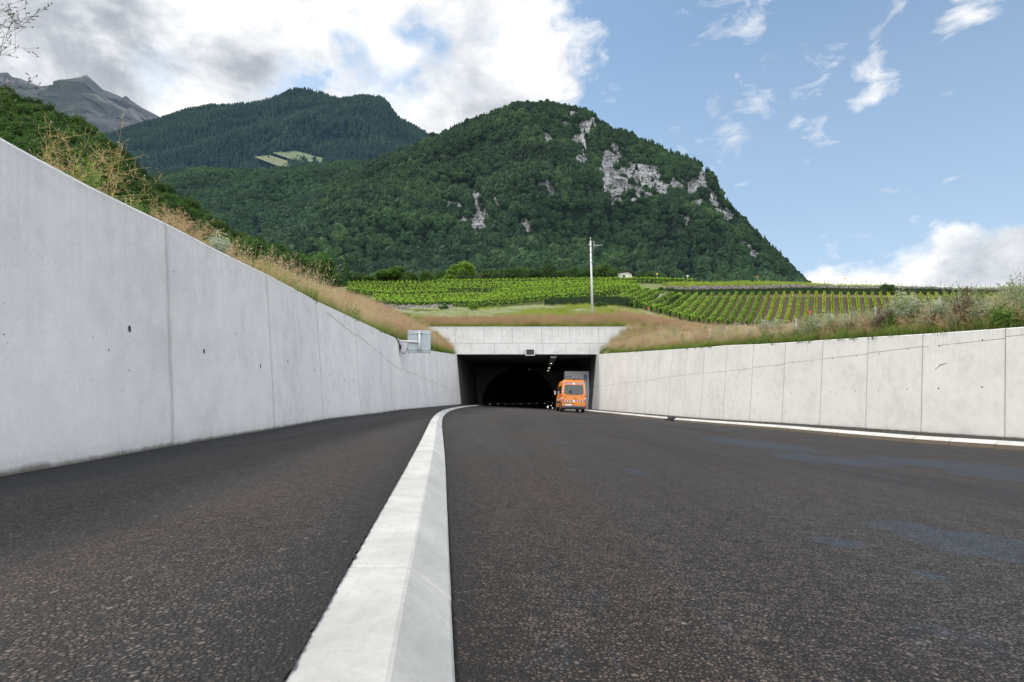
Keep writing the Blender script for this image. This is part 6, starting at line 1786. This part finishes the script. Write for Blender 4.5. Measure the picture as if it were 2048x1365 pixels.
mb = MB(); mb.box(kx - .05, kx + .07, -.08, .03, az - .33, az - .13, 0, .015); mb.build('plug_box', M['blackpl'], t)
mb = MB(); yk = -.05
mb.tube([(kx - .05, 1.1 * -1, az + .16), (kx - .02, -.3, az + .02), (kx - .01, yk, az - .12), (kx - .0, yk, az - .62)], .022, 8); mb.build('cable_duct', M['blackpl'], t)
mb = MB(); cpts = []
for k in range(13):
    u = k / 12; cpts.append((kx + .04 + (.33) * u, -.06 + .0 * u, az - .34 - .24 * math.sin(math.pi * min(1, u * 1.05)) + .10 * u))
mb.tube(cpts, .014, 8); mb.build('cable', M['blackpl'], t)
mb = MB(); mb.box(.07, .11, -.003, -.0005, .19, .23); mb.box(.13, .28, -.003, -.0005, .205, .222); mb.build('sticker', M['white'], t)
for xx in (.03, w - .06): mb = MB(); mb.tube([(xx + .015, .05, 0), (xx + .015, .05, -.035)], .015, 8); mb.build('drain_foot', M['black'], t)
# pale strip added in place of the wall's end face at its jog
ye = float(min(np.linspace(12, 30, 2000), key=lambda y: abs(proj(LW(y), y, CZ + eL(y))[0] - 796)))
t = empty('wall_end_strip', (LW(ye), ye, CZ + eL(ye)), 'pale vertical strip running up the left wall beside the box sign', 'wall end strip')
mb = MB(); hh = HL(ye) - .03; w2 = .03
mb.quad((.012, -w2, 0), (.012, w2, 0), (.012 - BAT * hh, w2, hh), (.012 - BAT * hh, -w2, hh)); mb.quad((.0, -w2, 0), (.012, -w2, 0), (.012 - BAT * hh, -w2, hh), (-BAT * hh, -w2, hh)); mb.quad((.012, w2, 0), (.0, w2, 0), (-BAT * hh, w2, hh), (.012 - BAT * hh, w2, hh)); mb.build('end_face_strip', M['tubew'], t)

# ------------------------------------------------------------------ markers and posts
M['red'] = simple('signal_red', (.55, .025, .02), .5); M['yellow'] = simple('marker_yellow', (.75, .42, .03), .5)
def marker(name, px, pyt, Y, mat, shape, label, cat, s=.32, pole=True):
    x, y, z1 = P(px, pyt, Y); z = float(ground(np.array([x]), np.array([float(Y)]))[0]); H = max(z1 - z, .5)
    t = empty(name, (x, y, z), label, cat)
    mb = MB(); mb.tube([(0, 0, -.2), (0, 0, H - .02)], .028, 7); mb.build('post', M['galv'], t)
    mb = MB()
    if shape == 'tri':
        a = [mb.vert(p) for p in ((-s, -.03, H), (s, -.03, H), (0, -.03, H - s * 1.5))]; b = [mb.vert(p) for p in ((-s, -.05, H), (s, -.05, H), (0, -.05, H - s * 1.5))]
        mb.face(b); mb.face(a[::-1])
        for k in range(3): mb.face((a[k], a[(k + 1) % 3], b[(k + 1) % 3], b[k]))
    else: mb.box(-s, s, -.06, .02, H - s * 1.7, H, 0, .01)
    mb.build('plate', mat, t); return t
marker('marker_sign', 1619, 622, 97, M['red'], 'tri', 'red triangular marker standing low among the vine rows on the brown slope', 'marker sign', .42)
marker('marker_sign', 1297, 615, 94, M['red'], 'box', 'red marker plate at the lower left corner of the right vineyard', 'marker sign', .16)
marker('marker_sign', 1515, 552, 127, M['red'], 'tri', 'red marker on the skyline terrace below the hill end', 'marker sign', .3)
marker('marker_sign', 1690, 556, 127, M['yellow'], 'tri', 'yellow triangular marker on a post against the clouds', 'marker sign', .3)
marker('marker_sign', 1314, 547, 148, M['yellow'], 'tri', 'yellow marker just right of the hut', 'marker sign', .36)
marker('marker_sign', 1375, 551, 140, M['white'], 'box', 'white square marker on a post right of the hut', 'marker sign', .22)
marker('marker_sign', 983, 569, 136, M['yellow'], 'tri', 'yellow marker between the vine terraces left of the mast', 'marker sign', .3)
marker('marker_sign', 1116, 562, 140, M['white'], 'box', 'small white marker in the upper vine rows left of the mast', 'marker sign', .14)
M['postgrey'] = simple('weathered_zinc', (.30, .31, .33), .6, .0, var=.2, scale=14)
def fpost(px, pyt, d, r, label, cat='post', brace=False, group=None):
    ys = np.linspace(9, 59.5, 900); xs = np.interp(ys, YG, TRX) + d; zz = ground(xs, ys); k = pxof(np.stack([xs, ys, zz], 1))[0]; i = int(np.argmin(np.abs(k - px)))
    x, y, z = xs[i], ys[i], zz[i]; H = P(px, pyt, y)[2] - z
    t = empty('fence_post', (x, y, z), label, cat, group)
    mb = MB(); mb.tube([(0, 0, -.2), (0, 0, H)], r, 9); mb.build('tube', M['postgrey'], t)
    mb = MB(); mb.tube([(0, 0, H), (0, 0, H + r * .8)], [r * 1.15, r * .7], 9); mb.build('cap', M['postgrey'], t)
    if brace: mb = MB(); mb.tube([(0, 0, H * .8), (.38, .1, -.05)], r * .6, 7); mb.build('brace', M['galv'], t)
fpost(1594, 638, 1.6, .035, 'galvanised fence post with a slanting brace among the white flowers', brace=True)
fpost(1884, 597, 1.0, .032, 'tall galvanised post among the grey weeds at right')
fpost(1755, 615, 1.4, .032, 'galvanised post standing above the brown docks')
fpost(1666, 628, 1.8, .03, 'thin galvanised post behind the white flowers and left of the docks')
for px, py in ((1421, 658), (1455, 654), (1493, 650), (1538, 646)): fpost(px, py, 2.2, .03, 'short thin fence post in the brown grass at the left of the right bank', group='short fence posts on the right bank')
for k in range(46):
    px = 1640 + k * 9.2 + random.uniform(-2, 2); Y = 130; x, y, _ = P(px, 570, Y); z = float(ground(np.array([x]), np.array([130.0]))[0])
    mb = MB(); hh = random.uniform(1.1, 1.8) if k != 26 else 2.6; mb.tube([(0, 0, -.2), (random.uniform(-.05, .05), 0, hh)], .022, 5)
    for q_ in range(3): zz = random.uniform(.6, hh); mb.poly([(-.12, 0, zz), (.1, .03, zz - .06), (.05, 0, zz + .12)])
    o = mb.build('vine_stake', M['st_d']); o.location = (x, y, z); tagp(o, 'thin dark vine stake on the skyline above the stone wall', 'stake', 'vine stakes on the skyline')

# ------------------------------------------------------------------ orange van
def carpaint(name, col):
    t = NT(name); p = t.objc(); n = t.noise(p, 2.2, 3); dirt = t.ramp(t.math('ADD', t.n('ShaderNodeSeparateXYZ').outputs[2], 0.0), [(0, 0), (1, 0)])
    s = t.n('ShaderNodeSeparateXYZ'); t.l(p, s.inputs[0])
    dm = t.ramp(t.math('ADD', s.outputs[2], t.math('MULTIPLY', n, .35)), [(.35, .45), (.95, .0)])
    c = t.mix(dm, t.mix(n, [x * .92 for x in col], col), (.16, .11, .07))
    m = t.bsdf(c, .34, 0, None, .5)
    for nd in t.t.nodes:
        if nd.type == 'BSDF_PRINCIPLED': nd.inputs['Coat Weight'].default_value = .35; nd.inputs['Coat Roughness'].default_value = .12
    return m
M['orange'] = carpaint('orange_paint', (.88, .26, .008))
t_ = NT('dark_glass'); M['glass'] = t_.bsdf(t_.mix(t_.noise(t_.objc(), 2.6, 3), (.008, .012, .014), (.05, .07, .07)), .08, 0, None, .7)
M['redr'] = simple('reflective_red', (.42, .012, .018), .4, var=.05); M['whiter'] = simple('reflective_white', (.86, .86, .86), .4, var=.04); M['yelr'] = simple('yellow_line', (.85, .55, .02), .4)
M['bump'] = simple('bumper_plastic', (.035, .038, .045), .6, var=.1); M['tyre'] = simple('tyre_rubber', (.018, .018, .018), .85); M['rim'] = simple('steel_rim', (.30, .31, .32), .4, .6)
M['tail'] = simple('tail_lamp_red', (.62, .015, .02), .2); M['tailw'] = simple('tail_lamp_clear', (.75, .70, .70), .2); M['seatd'] = simple('seat_fabric', (.04, .045, .05), .9)
vxw = (1146.5 - 1024) / F * 45; vz = road_z(vxw, 46.5)
van = empty('van', (vxw, 45, vz), 'orange high roofed van with red and white rear stripes parked at the portal', 'van', rz=math.radians(.4))
van.rotation_euler[1] = math.radians(1.2)
PROFV = [(.90, .34), (.955, .42), (.985, .60), (.995, .95), (.99, 1.25), (.965, 1.42), (.93, 1.90), (.885, 2.30), (.84, 2.46), (.76, 2.555), (.60, 2.60), (.30, 2.62)]
def HV(y):
    return float(np.interp(y, [0, .1, 3.7, 4.2, 4.9, 5.25, 5.7, 5.92], [2.58, 2.62, 2.60, 2.40, 1.62, 1.36, 1.14, .95]))
def shear(y, z): return y + max(0, z - 1.25) * .085 * max(0, 1 - y / .8)
def section(y, hs):
    pts = []; H = HV(y)
    for (hw, z) in PROFV:
        zz = .34 + (z - .34) * (H - .34) / (2.62 - .34); fr = 1.0 if y < 5.0 else 1 - (y - 5.0) * .16
        pts.append((hw * hs * fr, shear(y, zz), zz))
    return pts
stations = [(0, .955), (.02, .978), (.06, .992), (.14, 1), (.8, 1), (2, 1), (3.2, 1), (3.9, 1), (4.4, 1), (4.9, 1), (5.2, 1), (5.5, .99), (5.75, .95), (5.92, .86)]
mb = MB(); prev = None; rings = []
for (y, hs) in stations:
    s = section(y, hs); ring = [mb.vert((-a, b, z) if True else 0) for (a, b, z) in s] + [mb.vert((a, b, z)) for (a, b, z) in s[::-1]]
    rings.append(ring)
for a, b in zip(rings[:-1], rings[1:]):
    n = len(a)
    for k in range(n): mb.face((a[k], a[(k + 1) % n], b[(k + 1) % n], b[k]), 0, None, True)
mb.face(rings[0][::-1]); mb.face(rings[-1])
body = mb.build('body', M['orange'], van)
def hwz(z): return float(np.interp(z, [p[1] for p in PROFV], [p[0] for p in PROFV]))
def rear(pts, d): return [(x, shear(0, z) - d, z) for (x, z) in pts]
def rpoly(name, pts, mat, d=.006, parent=van, thick=True):
    mb = MB(); f = rear(pts, d); g = rear(pts, -.004); n = len(f)
    a = [mb.vert(p) for p in f]; b = [mb.vert(p) for p in g]; mb.face(a)
    for k in range(n): mb.face((a[k], b[k], b[(k + 1) % n], a[(k + 1) % n]))
    return mb.build(name, mat, parent)
# rear window with rounded, down-bowed outline
win = []
for (x, z, r) in ((-.74, 1.46, .12), (.74, 1.46, .12), (.69, 2.13, .09), (-.69, 2.13, .09)): win.append((x, z, r))
def rounded(pts, k=5):
    out = []; n = len(pts)
    for i in range(n):
        x, z, r = pts[i]; x0, z0, _ = pts[i - 1]; x1, z1, _ = pts[(i + 1) % n]
        d0 = Vector((x0 - x, z0 - z)).normalized(); d1 = Vector((x1 - x, z1 - z)).normalized(); a = Vector((x, z)) + d0 * r; b = Vector((x, z)) + d1 * r; c = Vector((x, z))
        for q in range(k + 1):
            u = q / k; p = a * (1 - u) ** 2 + c * 2 * u * (1 - u) + b * u * u; out.append((p.x, p.y))
    return out
wp = rounded([(-.74, 1.47, .14), (0, 1.375, .5), (.74, 1.47, .14), (.69, 2.14, .09), (-.69, 2.14, .09)])
rpoly('window_seal', [(x * 1.03, 1.78 + (z - 1.78) * 1.05) for x, z in wp], M['black'], .004)
rpoly('rear_window', wp, M['glass'], .008)
rpoly('headrest', rounded([(-.40, 1.50, .05), (-.16, 1.50, .05), (-.18, 1.74, .08), (-.38, 1.74, .08)]), M['seatd'], .0095)
def chevrons(z0, z1, hw0, hw1, d, n=4):
    nm = 'stripe_band'
    band = rpoly(nm, [(-hw0, z0), (hw0, z0), (hw1, z1), (-hw1, z1)], M['whiter'], d)
    h = z1 - z0; step = 2 * hw0 / (n * 2)
    for s in (-1, 1):
        for k in range(n):
            xa = (k * 2 + .55) * step / 1.0 * .5 * 2 / 2 + .05
            x0 = .07 + k * (hw0 - .07) / n; wd = (hw0 - .07) / n * .60; sl_ = .10
            p = [(x0 + sl_, z0), (min(x0 + sl_ + wd, hw0), z0), (min(x0 + wd, hw1), z1), (min(x0, hw1), z1)] 
            if p[0][0] > hw0: continue
            p = [(s * x, z) for x, z in p]
            if s < 0: p = p[::-1]
            mb = MB(); f = [mb.vert(q) for q in rear(p, d + .002)]; mb.face(f); mb.build('red_stripe', M['redr'], band)
chevrons(2.205, 2.355, .79, .77, .007); chevrons(.835, .985, .90, .90, .007)
rpoly('yellow_line', [(-.93, .795), (.93, .795), (.93, .825), (-.93, .825)], M['yelr'], .006)
for s in (-1, 1):       # slanting stripes down the rear corners
    pts_ = [(s * .86, 1.46), (s * .935, 1.46), (s * .845, 2.36), (s * .775, 2.36)]
    band = rpoly('corner_stripe_band', pts_ if s > 0 else pts_[::-1], M['whiter'], .005)
    for k in range(5):
        za = 1.48 + k * .18; zb = za + .09
        f_ = lambda z, e: s * (np.interp(z, [1.46, 2.36], [.86, .775]) if e == 0 else np.interp(z, [1.46, 2.36], [.935, .845]))
        p = [(f_(za, 0), za), (f_(za + .05, 1), za + .05), (f_(zb + .05, 1), zb + .05), (f_(zb, 0), zb)]
        if s < 0: p = p[::-1]
        mb = MB(); mb.face([mb.vert(q) for q in rear(p, .0065)]); mb.build('red_stripe', M['redr'], band)
    # tail lamp: red, clear, red
    lampp = None
    for (z0, z1, mm) in ((1.17, 1.42, 'tail'), (1.04, 1.168, 'tailw'), (.93, 1.038, 'tail')):
        mb = MB(); xi0, xo = (.90, .955)
        xi0 = .86 if z0 < 1.1 else .875
        if z1 > 1.4: p = [(xi0, z0), (.972, z0), (.955, z1), (.935, z1)]
        else: p = [(xi0, z0), (.972, z0), (.972, z1), (xi0, z1)]
        f = [mb.vert((s * x, -.022, z)) for x, z in p]; g = [mb.vert((s * (x + (.02 if x > .9 else 0)), .10, z)) for x, z in p]
        mb.face(f if s > 0 else f[::-1])
        for k in range(4): mb.face((f[k], g[k], g[(k + 1) % 4], f[(k + 1) % 4]))
        o = mb.build('tail_lamp' if lampp is None else 'lamp_section', M[mm], van if lampp is None else lampp)
        if lampp is None: lampp = o
    mb = MB(); mb.box(s * .84 - .09, s * .84 + .09, -.115, -.10, .40, .45); mb.build('reflector', M['tail'], van)
mb = MB(); mb.box(-.97, .97, -.10, .14, .30, .52, 0, .03); bp = mb.build('bumper', M['bump'], van)
mb = MB(); mb.box(-.80, .80, -.13, -.101, .47, .50, 0, .006); mb.build('step_edge', M['galv'], bp)
for s in (-1, 1): mb = MB(); mb.box(s * .955 - .035, s * .955 + .035, .0, .55, .50, .86, 0, .02); mb.build('corner_guard', M['bump'], van)
mb = MB(); mb.box(-.68, -.16, -.022, -.006, .545, .665, 0, .004); pl_ = mb.build('number_plate', M['whiter'], van)
mb = MB(); mb.box(-.82, -.10, -.03, -.006, .70, .745, 0, .006); mb.build('handle_strip', M['bump'], van)
mb = MB(); mb.box(.02, .28, -.03, -.006, 1.085, 1.115, 0, .006); mb.build('door_handle', M['black'], van)
for x in (-.60, .62): mb = MB(); mb.tube([(x, -.004, 1.285), (x, -.02, 1.285)], .028, 12); mb.build('lock', M['black'], van)
mb = MB(); mb.tube([(.02, -.005, 1.43), (.02, -.022, 1.43)], .028, 12); mb.build('emblem', M['galv'], van)
mb = MB(); mb.box(-.62, .60, .10, .30, 2.615, 2.655, 0, .012); mb.build('roof_bar', M['black'], van)
mb = MB(); mb.box(-.06, .10, .03, .12, 2.56, 2.63, 0, .02); mb.build('roof_camera', M['black'], van)
for zz in (.0,):
    mb = MB(); mb.box(-.003, .003, -.0045, -.003, .55, 1.36); mb.build('door_gap', M['black'], van)
def side(pts, d, s=-1):   # pts (y, z) on the flank
    out = []
    for (y, z) in pts:
        zz = .34 + (z - .34) * (2.62 - .34) / (HV(y) - .34); fr = 1.0 if y < 5.0 else 1 - (y - 5.0) * .16
        out.append((s * (hwz(zz) * fr + d), y, z))
    return out
def spoly(name, pts, mat, d=.008, s=-1, parent=van, sub=6):
    mb = MB(); (a, b, c, e) = pts
    G = [[None] * (sub + 1) for _ in range(sub + 1)]
    for i in range(sub + 1):
        for j in range(sub + 1):
            u, v = i / sub, j / sub
            y = (a[0] * (1 - u) + b[0] * u) * (1 - v) + (e[0] * (1 - u) + c[0] * u) * v; z = (a[1] * (1 - u) + b[1] * u) * (1 - v) + (e[1] * (1 - u) + c[1] * u) * v
            G[i][j] = mb.vert(side([(y, z)], d, s)[0])
    for i in range(sub):
        for j in range(sub): mb.face((G[i][j], G[i + 1][j], G[i + 1][j + 1], G[i][j + 1]), 0, None, True)
    return mb.build(name, mat, parent)
for s in (-1, 1):
    spoly('side_window', [(.45, 1.45), (1.95, 1.45), (1.95, 2.10), (.45, 2.10)], M['glass'], .008, s)
    spoly('side_window', [(2.1, 1.45), (3.3, 1.45), (3.3, 2.10), (2.1, 2.10)], M['glass'], .008, s)
    spoly('cab_window', [(3.55, 1.42), (4.85, 1.36), (4.45, 1.95), (3.6, 2.06)], M['glass'], .009, s)
    spoly('rub_strip', [(.6, .72), (4.6, .72), (4.6, .88), (.6, .88)], M['bump'], .022, s)
    sb_ = spoly('reflective_strip', [(.2, .94), (4.9, .94), (4.9, 1.07), (.2, 1.07)], M['whiter'], .007, s)
    for k in range(13): spoly('red_stripe', [(.3 + k * .36, .94), (.48 + k * .36, .94), (.58 + k * .36, 1.07), (.40 + k * .36, 1.07)], M['redr'], .009, s, sb_, 1)
    mi_ = MB(); mi_.box(s * 1.10 - .09, s * 1.10 + .09, 4.62, 4.74, 1.42, 1.80, 0, .03); mo = mi_.build('wing_mirror', M['blackpl'], van)
    mi_ = MB(); mi_.box(s * 1.10 - .075, s * 1.10 + .075, 4.605, 4.618, 1.45, 1.77, 0, .005); mi_.build('mirror_glass', M['tubew'], mo)
    for y in (1.15, 4.75):
        wob = empty('wheel', (s * .86, y, .345)); wob.parent = van
        mb = MB(); N_ = 28; prof_ = [(-.11, .22), (-.115, .30), (-.095, .345), (.095, .345), (.115, .30), (.11, .22)]
        rr = [[mb.vert((px_, r_ * math.cos(2 * math.pi * k / N_), r_ * math.sin(2 * math.pi * k / N_))) for (px_, r_) in prof_] for k in range(N_)]
        for k in range(N_):
            for j in range(5): mb.face((rr[k][j], rr[(k + 1) % N_][j], rr[(k + 1) % N_][j + 1], rr[k][j + 1]), 0, None, j != 2)
        mb.build('tyre', M['tyre'], wob)
        mb = MB(); mb.tube([(-.09, 0, 0), (.09, 0, 0)], .222, 24); mb.tube([(s * .09, 0, 0), (s * .112, 0, 0)], [.10, .085], 16); mb.build('rim', M['rim'], wob)
        mb = MB()          # dark wheel arch
        arc_ = [(y + .42 * math.cos(a_), .345 + .42 * math.sin(a_)) for a_ in np.linspace(-.05, math.pi + .05, 14)]
        vv_ = [mb.vert((s * (hwz(max(z, .35)) + .004), yy, max(z, .33))) for yy, z in arc_]
        mb.face(vv_); mb.build('wheel_arch', M['black'], van)
mb = MB(); mb.box(-.75, .75, .2, 5.4, .24, .42); mb.build('underbody', M['black'], van)
mb = MB(); mb.tube([(-.86, 1.15, .33), (.86, 1.15, .33)], .06, 8); mb.build('rear_axle', M['black'], van)
mb = MB(); mb.box(-.05, .05, -.2, .1, .30, .36); mb.tube([(0, -.2, .33), (0, -.2, .42)], .025, 8); mb.build('tow_bar', M['black'], van)

# dark scrape on the right wall
ysc = [float(min(np.linspace(12.5, 20, 1500), key=lambda y: abs(proj(RW(y) + BAT * 1.9, y, CZ + eR(y) + 1.9)[0] - q_))) for q_ in (1869, 1880, 1895)]
mb = MB(); pts_ = []
for y_, py_ in zip(ysc, (741, 731, 726)):
    e_ = el(py_) * y_; hh = e_ - eR(y_); pts_.append((RW(y_) + BAT * hh - .004, y_, CZ + e_))
for a, b, w0, w1 in ((pts_[0], pts_[1], .004, .018), (pts_[1], pts_[2], .018, .003)):
    mb.quad((a[0], a[1], a[2] - w0), (b[0], b[1], b[2] - w1), (b[0], b[1], b[2] + w1), (a[0], a[1], a[2] + w0))
tagp(mb.build('scrape_mark', M['seam']), 'short dark curved scrape mark on the right wall', 'scrape mark')
